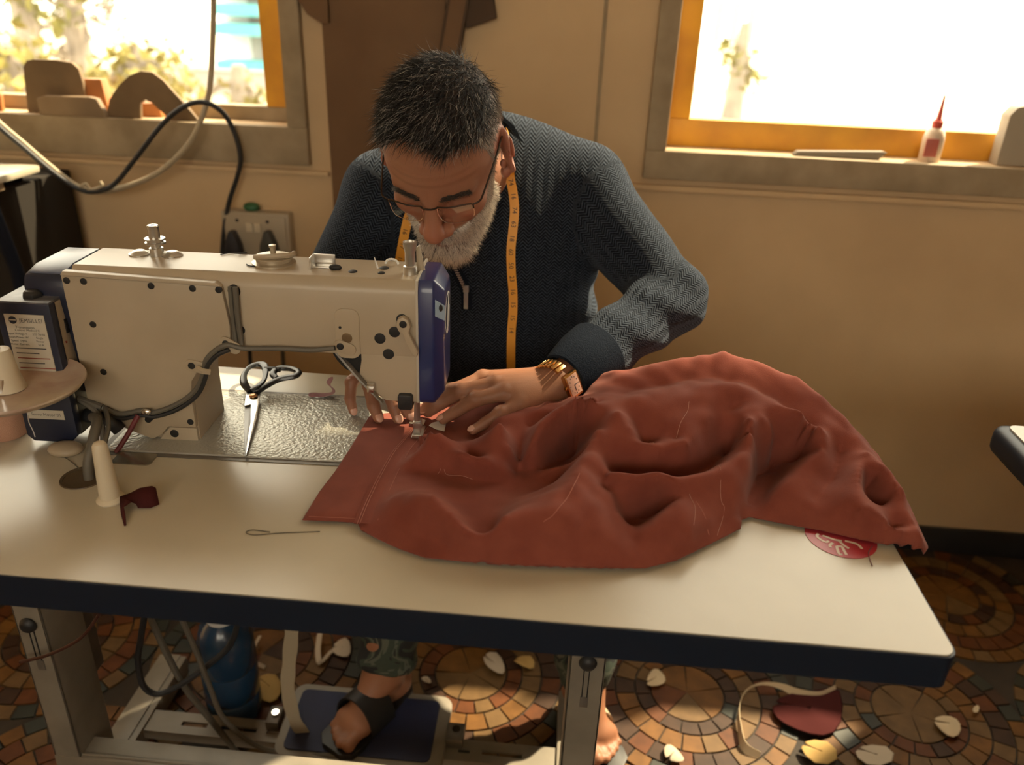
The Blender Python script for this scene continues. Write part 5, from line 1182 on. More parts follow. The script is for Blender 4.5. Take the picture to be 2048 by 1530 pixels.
# ================================================================ implicit-surface helpers for the figure
def d_cone(P, a, b, ra, rb):
    a, b = np.array(a, float), np.array(b, float)
    e = b - a
    t = np.clip(((P - a) @ e) / (e @ e), 0, 1)
    return np.linalg.norm(P - (a + t[:, None] * e), axis=1) - (ra + (rb - ra) * t)
def d_ell(P, c, r, Rm=None):
    Q = P - np.array(c, float)
    if Rm is not None:
        Q = Q @ Rm
    r = np.array(r, float)
    k0 = np.linalg.norm(Q / r, axis=1)
    k1 = np.linalg.norm(Q / (r * r), axis=1)
    return k0 * (k0 - 1.0) / np.maximum(k1, 1e-9)
def smin(a, b, k):
    h = np.clip(0.5 + 0.5 * (b - a) / k, 0, 1)
    return b + (a - b) * h - k * h * (1 - h)
def smax(a, b, k):
    return -smin(-a, -b, k)
def sstep(x, a, b):
    t = np.clip((x - a) / (b - a), 0, 1)
    return t * t * (3 - 2 * t)
# joints of the seated figure
SL_ = np.array((0.226, 0.745, 1.020)); EL_ = np.array((0.374, 0.612, 0.884)); WL_ = np.array((0.205, 0.402, 0.822))
SR_ = np.array((-0.108, 0.715, 1.000)); ER_ = np.array((-0.185, 0.630, 0.850)); WR_ = np.array((-0.052, 0.492, 0.846))
HIP = np.array((0.085, 0.815, 0.56))
KR_ = np.array((-0.060, 0.60, 0.47)); AR_ = np.array((-0.085, 0.500, 0.150))
KL_ = np.array((0.285, 0.62, 0.47)); AL_ = np.array((0.295, 0.560, 0.095))
def bone_t(P, a, b):
    e = b - a
    return ((P - a) @ e) / (e @ e)
def sweater_parts(P):
    t = d_ell(P, (0.062, 0.735, 0.90), (0.195, 0.128, 0.235))
    t = smin(t, d_ell(P, (0.078, 0.740, 0.72), (0.192, 0.140, 0.20)), 0.06)
    t = smin(t, d_ell(P, (0.070, 0.760, 1.035), (0.150, 0.085, 0.078)), 0.05)
    t = smin(t, d_cone(P, (0.085, 0.760, 1.075), SL_ + [0, 0, 0.010], 0.040, 0.066), 0.05)
    t = smin(t, d_cone(P, (0.045, 0.750, 1.065), SR_ + [0, 0, 0.008], 0.040, 0.064), 0.05)
    # loose folds from the armpit across the flank
    w = np.sin((P[:, 0] * 0.55 + P[:, 2]) * 95 + 6 * P[:, 1]) * sstep(P[:, 0], 0.10, 0.20) * (1 - sstep(P[:, 2], 0.88, 0.95))
    t = t - 0.0035 * w
    al = d_cone(P, SL_, EL_, 0.068, 0.055)
    tu = bone_t(P, SL_, EL_)
    al = al - 0.0036 * np.sin(tu * 19 + P[:, 2] * 60 + P[:, 1] * 30) * sstep(tu, 0.45, 0.8)
    fl = d_cone(P, EL_, WL_ + (EL_ - WL_) * 0.10, 0.056, 0.040)
    tf = bone_t(P, EL_, WL_)
    fl = fl - 0.0036 * np.sin(tf * 19 - P[:, 2] * 70 + P[:, 1] * 20) * (1 - sstep(tf, 0.45, 0.85))
    ar = d_cone(P, SR_, ER_, 0.066, 0.054)
    fr = d_cone(P, ER_, WR_ + (ER_ - WR_) * 0.12, 0.054, 0.040)
    return t, al, fl, ar, fr
def sweater_sdf(P):
    t, al, fl, ar, fr = sweater_parts(P)
    L = smin(al, fl, 0.022)
    R_ = smin(ar, fr, 0.022)
    d = smin(t, smin(L, R_, 0.01), 0.028)
    d = smax(d, 0.60 - P[:, 2], 0.01)
    # cuffs end before the wrists
    for W, E in ((WL_, EL_), (WR_, ER_)):
        n = (W - E) / np.linalg.norm(W - E)
        c = W - n * 0.028
        g = np.maximum((P - c) @ n, np.linalg.norm(P - c, axis=1) - 0.09)
        d = np.where(np.linalg.norm(P - c, axis=1) < 0.075, np.maximum(d, (P - c) @ n), d)
    return d

def eval_near(f, ax, n, h):
    """Evaluate f on the grid only near its surface; elsewhere keep the sign of a coarse pass."""
    K = 4
    cax = [a[::K] if (len(a) - 1) % K == 0 else np.append(a[::K], a[::K][-1] + K * h) for a in ax]
    cn = [len(a) for a in cax]
    G = np.stack(np.meshgrid(*cax, indexing='ij'), -1).reshape(-1, 3)
    CF = f(G).reshape(cn)
    lim = K * h * 2.1
    lo_c = np.abs(CF[:-1, :-1, :-1])
    blk = [m - 1 for m in cn]
    near = np.zeros(blk, bool)
    for i in (0, 1):
        for j in (0, 1):
            for k in (0, 1):
                near |= np.abs(CF[i:i + blk[0], j:j + blk[1], k:k + blk[2]]) < lim
    F = np.repeat(np.repeat(np.repeat(CF[:-1, :-1, :-1], K, 0), K, 1), K, 2)
    pad = [(0, max(0, n[i] - F.shape[i])) for i in range(3)]
    F = np.pad(F, pad, mode='edge')[:n[0], :n[1], :n[2]].astype(np.float32)
    mk = np.repeat(np.repeat(np.repeat(near, K, 0), K, 1), K, 2)
    mk = np.pad(mk, [(0, max(0, n[i] - mk.shape[i])) for i in range(3)], mode='edge')[:n[0], :n[1], :n[2]]
    ii = np.argwhere(mk)
    for s in range(0, len(ii), 300000):
        q = ii[s:s + 300000]
        P = np.stack([ax[d][q[:, d]] for d in range(3)], 1)
        F[q[:, 0], q[:, 1], q[:, 2]] = f(P)
    return F
def surface_nets(f, lo, hi, h):
    """Mesh the zero level of f over a box with cell size h."""
    lo, hi = np.array(lo, float), np.array(hi, float)
    n = np.ceil((hi - lo) / h).astype(int) + 1
    ax = [lo[i] + np.arange(n[i]) * h for i in range(3)]
    F = eval_near(f, ax, n, h)
    S = F < 0
    c = n - 1
    corners = [(i, j, k) for i in (0, 1) for j in (0, 1) for k in (0, 1)]
    cnt = np.zeros(c, dtype=np.int8)
    for (i, j, k) in corners:
        cnt += S[i:i + c[0], j:j + c[1], k:k + c[2]]
    act = (cnt > 0) & (cnt < 8)
    ids = np.argwhere(act)
    acc = np.zeros((len(ids), 3))
    num = np.zeros(len(ids))
    for a in corners:
        for d in range(3):
            if a[d] == 0:
                b = list(a)
                b[d] = 1
                fa = F[ids[:, 0] + a[0], ids[:, 1] + a[1], ids[:, 2] + a[2]]
                fb = F[ids[:, 0] + b[0], ids[:, 1] + b[1], ids[:, 2] + b[2]]
                m = (fa < 0) != (fb < 0)
                t = np.where(m, fa / np.where(m, fa - fb, 1), 0)
                p = np.array(a, float)[None] + 0.0
                q = np.repeat(p, len(ids), 0)
                q[:, d] += t
                acc[m] += q[m]
                num[m] += 1
    V = lo + (ids + acc / num[:, None]) * h
    idm = -np.ones(c, dtype=np.int64)
    idm[act] = np.arange(len(ids))
    quads = []
    for d in range(3):
        o = [(1, 2), (2, 0), (0, 1)][d]
        sl0 = [slice(None)] * 3
        sl1 = [slice(None)] * 3
        sl0[d] = slice(0, c[d])
        sl1[d] = slice(1, c[d] + 1)
        A, B = S[tuple(sl0)], S[tuple(sl1)]
        e = np.argwhere(A != B)
        e = e[(e[:, o[0]] > 0) & (e[:, o[1]] > 0) & (e[:, o[0]] < c[o[0]]) & (e[:, o[1]] < c[o[1]])]
        def cell(da, db):
            q = e.copy()
            q[:, o[0]] -= da
            q[:, o[1]] -= db
            return idm[q[:, 0], q[:, 1], q[:, 2]]
        Q = np.stack([cell(1, 1), cell(0, 1), cell(0, 0), cell(1, 0)], 1)
        flip = ~A[e[:, 0], e[:, 1], e[:, 2]]
        Q[flip] = Q[flip][:, ::-1]
        quads.append(Q)
    return V, np.concatenate(quads)
def np_mesh(name, V, Q, cols=None, attrs=None):
    me = bpy.data.meshes.new(name)
    me.from_pydata(V.tolist(), [], Q.tolist())
    me.shade_smooth()
    if cols is not None:
        a = me.color_attributes.new('Col', 'FLOAT_COLOR', 'POINT')
        a.data.foreach_set('color', np.concatenate([cols, np.ones((len(V), 1))], 1).astype(np.float32).ravel())
    for k, v in (attrs or {}).items():
        a = me.attributes.new(k, 'FLOAT_VECTOR', 'POINT')
        a.data.foreach_set('vector', v.astype(np.float32).ravel())
    return me
def grad(f, V, e=0.0008):
    g = np.stack([f(V + np.eye(3)[i] * e) - f(V - np.eye(3)[i] * e) for i in range(3)], 1)
    return g / np.maximum(np.linalg.norm(g, axis=1, keepdims=True), 1e-9)
def strands(name, roots, dirs, bends, lens, cols, w, m, parent):
    """Tapered three-sided hairs, two bent segments each, one mesh."""
    n = len(roots)
    d1 = dirs / np.linalg.norm(dirs, axis=1, keepdims=True)
    d2 = d1 + bends
    d2 /= np.linalg.norm(d2, axis=1, keepdims=True)
    p0 = roots
    p1 = p0 + d1 * lens[:, None] * 0.5
    p2 = p1 + d2 * lens[:, None] * 0.5
    up = np.tile([0.31, 0.77, 0.55], (n, 1))
    s = np.cross(d1, up)
    s /= np.linalg.norm(s, axis=1, keepdims=True)
    t = np.cross(d1, s)
    V = np.empty((n, 7, 3))
    for k in range(3):
        a = 2 * math.pi * k / 3
        o = s * math.cos(a) + t * math.sin(a)
        V[:, k] = p0 + o * w[:, None]
        V[:, 3 + k] = p1 + o * w[:, None] * 0.8
    V[:, 6] = p2
    base = np.arange(n)[:, None] * 7
    fq = np.concatenate([base + np.array(x) for x in ([0, 1, 4, 3], [1, 2, 5, 4], [2, 0, 3, 5])])
    ft = np.concatenate([base + np.array(x) for x in ([3, 4, 6], [4, 5, 6], [5, 3, 6])])
    me = bpy.data.meshes.new(name)
    me.from_pydata(V.reshape(-1, 3).tolist(), [], fq.tolist() + ft.tolist())
    a = me.color_attributes.new('Col', 'FLOAT_COLOR', 'POINT')
    cc = np.repeat(np.concatenate([cols, np.ones((n, 1))], 1), 7, 0)
    a.data.foreach_set('color', cc.astype(np.float32).ravel())
    me.shade_smooth()
    return link(name, me, m, parent)
def sample_on(V, Q, mask_v, count, rng):
    """Random points on quads all of whose corners satisfy the mask."""
    Qm = Q[mask_v[Q].all(1)]
    if len(Qm) == 0:
        return np.zeros((0, 3))
    A = np.linalg.norm(np.cross(V[Qm[:, 2]] - V[Qm[:, 0]], V[Qm[:, 3]] - V[Qm[:, 1]]), axis=1)
    i = rng.choice(len(Qm), count, p=A / A.sum())
    u, v = rng.random(count)[:, None], rng.random(count)[:, None]
    q = Qm[i]
    return (V[q[:, 0]] * (1 - u) * (1 - v) + V[q[:, 1]] * u * (1 - v) + V[q[:, 2]] * u * v + V[q[:, 3]] * (1 - u) * v)
# ================================================================ the tailor
person = thing('person', 'bearded man in glasses and navy herringbone sweater bending over the machine', 'person', (0.08, 0.80, 0.0))
PO = np.array([0.08, 0.80, 0.0])
M_skin = attr_mat('skin', 'Col', rough=0.48, spec=0.35, sss=0.12, bump=0.12, bscale=700)
M_hair = attr_mat('hair', 'Col', rough=0.42, spec=0.4)

# ---- head frame: x = his right, y = face forward, z = crown
HC = np.array([0.0255, 0.530, 1.103])
def head_rot(yaw, pitch, roll):
    B = np.array([[-1, 0, 0], [0, -1, 0], [0, 0, 1.0]])
    cp, sp = math.cos(pitch), math.sin(pitch)
    Rx = np.array([[1, 0, 0], [0, cp, sp], [0, -sp, cp]])
    cy, sy = math.cos(yaw), math.sin(yaw)
    Rz = np.array([[cy, -sy, 0], [sy, cy, 0], [0, 0, 1]])
    cr, sr = math.cos(roll), math.sin(roll)
    Ry = np.array([[cr, 0, sr], [0, 1, 0], [-sr, 0, cr]])
    return Rz @ B @ Rx @ Ry
HR_ = head_rot(math.radians(-4.5), math.radians(37.0), math.radians(1.5))
def h2w(p):
    return np.array(p, float) @ HR_.T + HC
def w2h(p):
    return (np.array(p, float) - HC) @ HR_
NECK = w2h((0.062, 0.715, 1.035))
def head_sdf(P):
    X = np.abs(P[:, 0])
    S = np.stack([X, P[:, 1], P[:, 2]], 1)     # mirrored coordinates
    d = d_ell(P, (0, -0.014, 0.038), (0.0785, 0.099, 0.090))
    d = smin(d, d_ell(P, (0, 0.030, 0.030), (0.064, 0.062, 0.070)), 0.03)
    d = smin(d, d_ell(P, (0, 0.034, -0.040), (0.057, 0.056, 0.062)), 0.03)
    d = smin(d, d_cone(S, (0.048, 0.012, -0.062), (0.014, 0.072, -0.100), 0.016, 0.017), 0.028)
    d = smin(d, d_ell(P, (0, 0.076, -0.098), (0.023, 0.017, 0.017)), 0.02)
    d = smin(d, d_ell(S, (0.043, 0.062, -0.018), (0.021, 0.022, 0.018)), 0.018)
    d = smin(d, d_cone(S, (0.010, 0.086, 0.020), (0.046, 0.073, 0.022), 0.0085, 0.0075), 0.014)
    d = smax(d, -d_ell(S, (0.032, 0.106, 0.001), (0.020, 0.022, 0.012)), 0.012)
    d = smin(d, d_ell(S, (0.032, 0.0755, 0.000), (0.0145, 0.0135, 0.0125)), 0.004)
    d = smax(d, -d_cone(S, (0.022, 0.0905, -0.0065), (0.042, 0.0855, -0.0065), 0.0012, 0.0012), 0.002)
    d = smin(d, d_cone(P, (0, 0.088, 0.014), (0, 0.1145, -0.028), 0.0095, 0.0128), 0.012)
    d = smin(d, d_ell(P, (0, 0.1150, -0.0325), (0.0142, 0.0125, 0.0118)), 0.007)
    d = smin(d, d_ell(S, (0.0155, 0.1015, -0.0355), (0.0098, 0.0125, 0.0092)), 0.005)
    d = smax(d, -d_ell(S, (0.0075, 0.1060, -0.0450), (0.0042, 0.0060, 0.0040)), 0.003)
    d = smin(d, d_ell(P, (0, 0.0820, -0.0600), (0.030, 0.0175, 0.016)), 0.014)
    d = smin(d, d_ell(P, (0, 0.0965, -0.0650), (0.020, 0.0060, 0.0048)), 0.005)
    d = smin(d, d_ell(P, (0, 0.0945, -0.0745), (0.018, 0.0065, 0.0055)), 0.005)
    d = smax(d, -d_ell(P, (0, 0.1030, -0.0695), (0.023, 0.0085, 0.0013)), 0.002)
    d = smin(d, d_cone(P, (0, -0.035, -0.050), NECK, 0.056, 0.062), 0.03)
    # ears
    th = math.radians(14)
    Re = np.array([[math.cos(0.55), math.sin(0.55), 0], [-math.sin(0.55), math.cos(0.55), 0], [0, 0, 1]]) @ np.array([[1, 0, 0], [0, math.cos(th), -math.sin(th)], [0, math.sin(th), math.cos(th)]])
    e = d_ell(S, (0.0865, -0.014, 0.002), (0.0068, 0.0215, 0.0355), Re)
    e = smax(e, -d_ell(S, (0.0960, -0.008, 0.004), (0.0075, 0.0135, 0.0240), Re), 0.004)
    e = smin(e, d_ell(S, (0.082, -0.002, -0.028), (0.0072, 0.0085, 0.0105)), 0.006)
    e = smin(e, d_ell(S, (0.083, 0.006, -0.004), (0.005, 0.005, 0.008)), 0.004)
    e = smin(e, d_ell(S, (0.092, -0.018, 0.005), (0.003, 0.004, 0.017), Re), 0.003)
    d = smin(d, e, 0.008)
    # forehead creases
    m = sstep(P[:, 1], 0.05, 0.07) * sstep(P[:, 2], 0.028, 0.04) * (1 - sstep(P[:, 2], 0.07, 0.085))
    d = d + m * 0.0005 * np.sin(P[:, 2] * 520)
    return d
HV, HQ = surface_nets(head_sdf, (-0.12, -0.20, -0.19), (0.12, 0.135, 0.132), 0.0023)
HN = grad(head_sdf, HV)
x, y, z = HV.T
ax_ = np.abs(x)
# where the hair and the beard grow
zl = np.interp(y, [-0.12, -0.06, -0.025, 0.004, 0.022, 0.030, 0.042, 0.055, 0.066, 0.12], [-0.075, -0.062, -0.018, 0.018, -0.012, 0.018, 0.058, 0.078, 0.084, 0.086])
zl = zl + 0.010 * np.sin(x * 60 + 0.7) * (y > 0.045) + np.where((y > 0.03) & (ax_ > 0.03), 0.008, 0)
earz = (ax_ > 0.0765) & (np.abs(y + 0.012) < 0.040) & (np.abs(z) < 0.048)
hair_v = (z > zl) & (y > -0.125) & ~earz & (z > -0.085)
zb = np.interp(y, [-0.01, 0.012, 0.03, 0.05, 0.066, 0.08, 0.095, 0.12], [-0.030, -0.004, -0.016, -0.038, -0.046, -0.047, -0.0465, -0.0465])
lips = (ax_ < 0.025) & (z < -0.0645) & (z > -0.0800) & (y > 0.088)
beard_v = (z < zb) & (z > -0.128) & (y > 0.000) & ~lips & ~earz & ~((ax_ < 0.017) & (z > -0.0505))
# skin colouring: nose, cheeks, ears, eyelids, lips, scalp and beard base
base = np.tile([0.285, 0.130, 0.078], (len(HV), 1))
def tint(mask, col, amt):
    base[:] = base * (1 - (mask * amt)[:, None]) + np.array(col) * (mask * amt)[:, None]
nose = np.exp(-((x / 0.016) ** 2 + ((y - 0.112) / 0.022) ** 2 + ((z + 0.028) / 0.022) ** 2))
tint(nose, (0.37, 0.135, 0.085), 0.8)
tint(np.exp(-(((ax_ - 0.045) / 0.018) ** 2 + ((z + 0.022) / 0.02) ** 2)) * (y > 0.03), (0.345, 0.135, 0.082), 0.6)
tint(earz * 1.0, (0.38, 0.155, 0.105), 0.7)
tint(np.exp(-(((ax_ - 0.032) / 0.02) ** 2 + ((z - 0.002) / 0.012) ** 2)) * (y > 0.05), (0.20, 0.09, 0.058), 0.6)
tint(lips * 1.0, (0.28, 0.09, 0.075), 0.9)
top_w = sstep(z, 0.045, 0.075)
hs_ = np.maximum(sstep(ax_, 0.052, 0.068) * (1 - sstep(z, 0.060, 0.085)), 1 - sstep(z, 0.015, 0.055))
tint(hair_v * (1 - hs_), (0.05, 0.045, 0.042), 0.85)
tint(hair_v * hs_, (0.22, 0.17, 0.14), 0.75)  # scalp under grey side hair, made paler to look lit
tint(beard_v * 1.0, (0.34, 0.27, 0.21), 0.6)

# ---- arms, hands, legs, feet of the body
hand_l = {'index': [(0.0983, 0.3997, 0.8220), (0.0607, 0.3718, 0.8130), (0.0356, 0.3627, 0.7970), (0.0202, 0.3694, 0.7830)],
          'middle': [(0.1185, 0.3742, 0.8270), (0.0716, 0.3637, 0.8170), (0.0451, 0.3642, 0.7970), (0.0273, 0.3652, 0.7810)],
          'ring': [(0.1325, 0.3584, 0.8220), (0.0944, 0.3471, 0.8140), (0.0686, 0.3474, 0.7950), (0.0516, 0.3460, 0.7820)],
          'pinky': [(0.1553, 0.3515, 0.8120), (0.1303, 0.3298, 0.8060), (0.1113, 0.3229, 0.7930), (0.0966, 0.3176, 0.7840)],
          'thumb': [(0.170, 0.425, 0.812), (0.128, 0.436, 0.803), (0.096, 0.430, 0.795), (0.070, 0.418, 0.789)]}
hand_r = {'pinky': [(-0.0730, 0.4129, 0.8220), (-0.0871, 0.3889, 0.8060), (-0.0867, 0.3761, 0.7870), (-0.0822, 0.3723, 0.7710)],
          'ring': [(-0.0551, 0.4002, 0.8290), (-0.0579, 0.3764, 0.8110), (-0.0485, 0.3577, 0.7890), (-0.0397, 0.3483, 0.7750)],
          'middle': [(-0.0367, 0.3953, 0.8310), (-0.0297, 0.3680, 0.8110), (-0.0186, 0.3562, 0.7890), (-0.0128, 0.3505, 0.7760)],
          'index': [(-0.0189, 0.3919, 0.8300), (-0.0095, 0.3721, 0.8090), (-0.0012, 0.3635, 0.7890), (0.0028, 0.3600, 0.7770)],
          'thumb': [(-0.012, 0.455, 0.830), (0.006, 0.432, 0.808), (0.016, 0.412, 0.794), (0.022, 0.392, 0.786)]}
RAD = {k_: tuple(1.13 * r_ for r_ in v_) for k_, v_ in {'index': (0.0098, 0.0090, 0.0080, 0.0068), 'middle': (0.0100, 0.0092, 0.0082, 0.0070), 'ring': (0.0095, 0.0087, 0.0078, 0.0066), 'pinky': (0.0085, 0.0077, 0.0068, 0.0058), 'thumb': (0.0125, 0.0105, 0.0098, 0.0080)}.items()}
def hand_sdf(H, W, E):
    W = np.array(W, float)
    ax = (W - np.array(E)) / np.linalg.norm(W - np.array(E))
    mcp = {k: np.array(v[0], float) for k, v in H.items()}
    mid = sum(mcp[k] for k in ('index', 'middle', 'ring', 'pinky')) / 4
    def f(P):
        d = d_cone(P, W - ax * 0.07, W, 0.030, 0.0245)
        pal = None
        for k in ('index', 'middle', 'ring', 'pinky'):
            a = W + (mcp[k] - mid) * 0.45
            q = d_cone(P, a, mcp[k], 0.0150, 0.0112)
            pal = q if pal is None else smin(pal, q, 0.014)
        for a_, b_ in (('index', 'middle'), ('middle', 'ring'), ('ring', 'pinky')):
            m = (mcp[a_] + mcp[b_]) / 2
            pal = smin(pal, d_cone(P, W + (m - mid) * 0.45, W + (m - W) * 0.9, 0.0150, 0.0098), 0.012)
        pal = smin(pal, d_cone(P, W + (mcp['thumb'] - W) * 0.25, mcp['thumb'], 0.0165, 0.0135), 0.016)
        d = smin(d, pal, 0.02)
        for k, J in H.items():
            J = [np.array(j, float) for j in J]
            r = RAD[k]
            fd = None
            for i in range(3):
                q = d_cone(P, J[i], J[i + 1], r[i], r[i + 1])
                fd = q if fd is None else smin(fd, q, 0.0025)
            up = np.array([0, 0, 1.0])
            fd = smin(fd, d_ell(P, J[1] + up * 0.0022, (r[1] * 0.98,) * 3), 0.004)
            for s in (0.0035, -0.0035):       # knuckle creases
                t = (J[2] - J[0]) / np.linalg.norm(J[2] - J[0])
                cpt = J[1] + t * s + up * (r[1] + 0.0022)
                fd = smax(fd, -d_ell(P, cpt, (0.0012, 0.0012, 0.0008)), 0.0018)
            d = smin(d, fd, 0.0055 if k != 'thumb' else 0.009)
            d = smin(d, d_ell(P, J[0] + up * 0.003, (0.0085, 0.0085, 0.0075)), 0.006)
        # tendons on the back of the hand
        for k in ('index', 'middle', 'ring'):
            d = smin(d, d_cone(P, W + (mcp[k] - mid) * 0.35 + np.array([0, 0, 0.0140]), mcp[k] + np.array([0, 0, 0.0085]), 0.0016, 0.0022), 0.006)
        return d
    allp = np.array([p for v in H.values() for p in v] + [W, W - ax * 0.07])
    return f, allp.min(0) - 0.034, allp.max(0) + 0.034
body_parts = []
def add_part(V, Q, C):
    body_parts.append((V, Q, C))
add_part(h2w(HV), HQ if np.linalg.det(HR_) > 0 else HQ[:, ::-1], base)
nails = []
for H, W, E in ((hand_l, WL_, EL_), (hand_r, WR_, ER_)):
    f, lo, hi = hand_sdf(H, W, E)
    V, Q = surface_nets(f, lo, hi, 0.0019)
    C = np.tile([0.255, 0.118, 0.070], (len(V), 1))
    for k, J in H.items():
        tip = np.array(J[3])
        d = np.linalg.norm(V - tip, axis=1)
        w = np.exp(-(d / 0.014) ** 2)[:, None]
        C = C * (1 - 0.55 * w) + np.array([0.42, 0.21, 0.14]) * 0.55 * w
        for kk in (1, 2):
            w = np.exp(-(np.linalg.norm(V - (np.array(J[kk]) + [0, 0, 0.006]), axis=1) / 0.007) ** 2)[:, None]
            C = C * (1 - 0.35 * w) + np.array([0.24, 0.095, 0.06]) * 0.35 * w
    add_part(V, Q, C)
    for k, J in H.items():
        if k == 'thumb':
            continue
        a, b = np.array(J[2]), np.array(J[3])
        t = (b - a) / np.linalg.norm(b - a)
        r = RAD[k][3]
        up = np.array([0.0, -0.25, 1.0])
        nrm = up - t * (up @ t)
        nrm /= np.linalg.norm(nrm)
        sd = np.cross(t, nrm)
        nails.append((b + t * 0.0008 + nrm * (r * 0.80), np.stack([sd, t, nrm], 1), (r * 0.76, r * 0.98, r * 0.28)))
# upper body, forearms and legs under the clothes, down to the feet
def under_sdf(P):
    d = d_cone(P, (0.06, 0.72, 1.00), (0.075, 0.76, 0.78), 0.10, 0.105)
    d = smin(d, d_cone(P, (0.075, 0.76, 0.78), HIP, 0.105, 0.12), 0.05)
    for a, b, r0, r1 in ((SL_, EL_, 0.045, 0.037), (EL_, WL_, 0.036, 0.025), (SR_, ER_, 0.045, 0.037), (ER_, WR_, 0.036, 0.025),
                         ((0.06, 0.72, 1.0), SL_, 0.06, 0.045), ((0.06, 0.72, 1.0), SR_, 0.06, 0.045), ((0.0, 0.80, 0.56), KR_, 0.07, 0.048), ((0.17, 0.80, 0.56), KL_, 0.07, 0.048),
                         (KR_, AR_, 0.048, 0.031), (KL_, AL_, 0.048, 0.031), ((0.06, 0.72, 1.0), (0.062, 0.715, 1.06), 0.06, 0.05)):
        d = smin(d, d_cone(P, a, b, r0, r1), 0.02)
    return d
V, Q = surface_nets(under_sdf, (-0.26, 0.34, 0.06), (0.46, 1.0, 1.14), 0.012)
add_part(V, Q, np.tile([0.255, 0.118, 0.070], (len(V), 1)))
def foot_sdf(A, toe, spread):
    """Bare foot from ankle to toes."""
    A, toe = np.array(A, float), np.array(toe, float)
    fwd = toe - A
    fwd[2] = 0
    fwd /= np.linalg.norm(fwd)
    sd = np.array([-fwd[1], fwd[0], 0])
    heel = A - fwd * 0.035
    heel = np.array([heel[0], heel[1], toe[2] + 0.012])
    def f(P):
        d = d_cone(P, A + [0, 0, 0.07], A, 0.036, 0.034)
        d = smin(d, d_ell(P, heel + fwd * 0.01, (0.030, 0.034, 0.026)), 0.03)
        d = smin(d, d_cone(P, A + fwd * 0.01, toe - fwd * 0.05 + [0, 0, 0.010], 0.031, 0.020), 0.03)
        d = smin(d, d_cone(P, toe - fwd * 0.045 - sd * 0.022 + [0, 0, 0.002], toe - fwd * 0.045 + sd * 0.022 + [0, 0, 0.002], 0.0165, 0.0165), 0.025)
        d = smin(d, d_cone(P, heel + fwd * 0.01, toe - fwd * 0.05, 0.024, 0.018), 0.02)
        for i, (o, l, r) in enumerate(((-0.028, 0.000, 0.0115), (-0.011, 0.004, 0.0085), (0.004, -0.002, 0.0080), (0.017, -0.010, 0.0075), (0.030, -0.020, 0.0072))):
            o *= spread
            b = toe + sd * o + fwd * (l - 0.004) + [0, 0, r - 0.012]
            a = toe + sd * o * 0.85 - fwd * 0.045 + [0, 0, 0.004]
            d = smin(d, smin(d_cone(P, a, b, r * 1.05, r * 0.9), d_ell(P, b, (r * 1.05,) * 3), 0.003), 0.006)
        return d
    pts = np.array([A + [0, 0, 0.09], A, toe, heel])
    return f, pts.min(0) - 0.05, pts.max(0) + 0.05
TOE_R = np.array((-0.1512, 0.3862, 0.0900)); TOE_L = np.array((0.3511, 0.4590, 0.0300))
feet = []
for A, T, s in ((AR_, TOE_R, -1), (AL_, TOE_L, 1)):
    f, lo, hi = foot_sdf(A, T, s)
    V, Q = surface_nets(f, lo, hi, 0.0032)
    add_part(V, Q, np.tile([0.29, 0.13, 0.072], (len(V), 1)))
    feet.append((f, V))
Vall, Qall, Call = [], [], []
o_ = 0
for (V, Q, C) in body_parts:
    Vall.append(V - PO)
    Qall.append(Q + o_)
    Call.append(C)
    o_ += len(V)
link('body', np_mesh('body', np.concatenate(Vall), np.concatenate(Qall), np.concatenate(Call)), M_skin, person)
M_nail = mat('fingernail', (0.58, 0.33, 0.25), rough=0.3)
for (c, Rn, r) in nails:
    MB().ell(c - PO, r, 12, 8, Matrix(Rn.tolist())).build('fingernail', M_nail, person, smooth=True)

# ---- hair and beard
rng = np.random.default_rng(5)
def grow(mask, count, dir_fn, len_fn, col_fn, w, nm, jitter=0.25, bend=(0, 0, 0), bj=0.3):
    P = sample_on(HV, HQ, mask, count, rng)
    N = grad(head_sdf, P)
    D = dir_fn(P, N) + rng.normal(0, jitter, P.shape)
    Bd = np.array(bend) + rng.normal(0, bj, P.shape)
    L = len_fn(P) * rng.uniform(0.7, 1.2, count)
    C = col_fn(P)
    ww = np.full(count, w) * rng.uniform(0.8, 1.2, count)
    rot = HR_.T
    return strands(nm, h2w(P - N * 0.001) - PO, D @ rot, Bd @ rot, L, C, ww, M_hair, person)
def side_w(P):
    return np.maximum(sstep(np.abs(P[:, 0]), 0.052, 0.068) * (1 - sstep(P[:, 2], 0.060, 0.085)), 1 - sstep(P[:, 2], 0.015, 0.055) * 1.0)
def hair_dir(P, N):
    s = side_w(P)[:, None]
    top = N * 0.50 + np.stack([0.32 * np.sign(P[:, 0]) * 0 + 0.22, 0.85 + 0 * P[:, 0], 0.05 + 0 * P[:, 0]], 1)
    side = N * 0.45 + np.array([0, 0.15, -0.75])
    return top * (1 - s) + side * s
def hair_len(P):
    s = side_w(P)
    return (0.029 + 0.006 * sstep(P[:, 1], -0.03, 0.05)) * (1 - s) + 0.0085 * s
def hair_col(P):
    s = side_w(P)
    g = rng.random(len(P))
    grey = np.where(g < 0.14 + 0.66 * s, 1.0, 0.0) * rng.uniform(0.5, 1, len(P))
    dark = np.array([0.020, 0.018, 0.017])
    lite = np.array([0.50, 0.46, 0.41])  # grey hair colour, raised for the whitish lit look of the sides
    k = np.clip(grey + s * 0.25, 0, 1)[:, None]
    return dark * (1 - k) + lite * k
grow(hair_v & (z > -0.08), 15000, hair_dir, hair_len, hair_col, 0.00034, 'hair', 0.20, (0, 0.05, -0.30), 0.22)
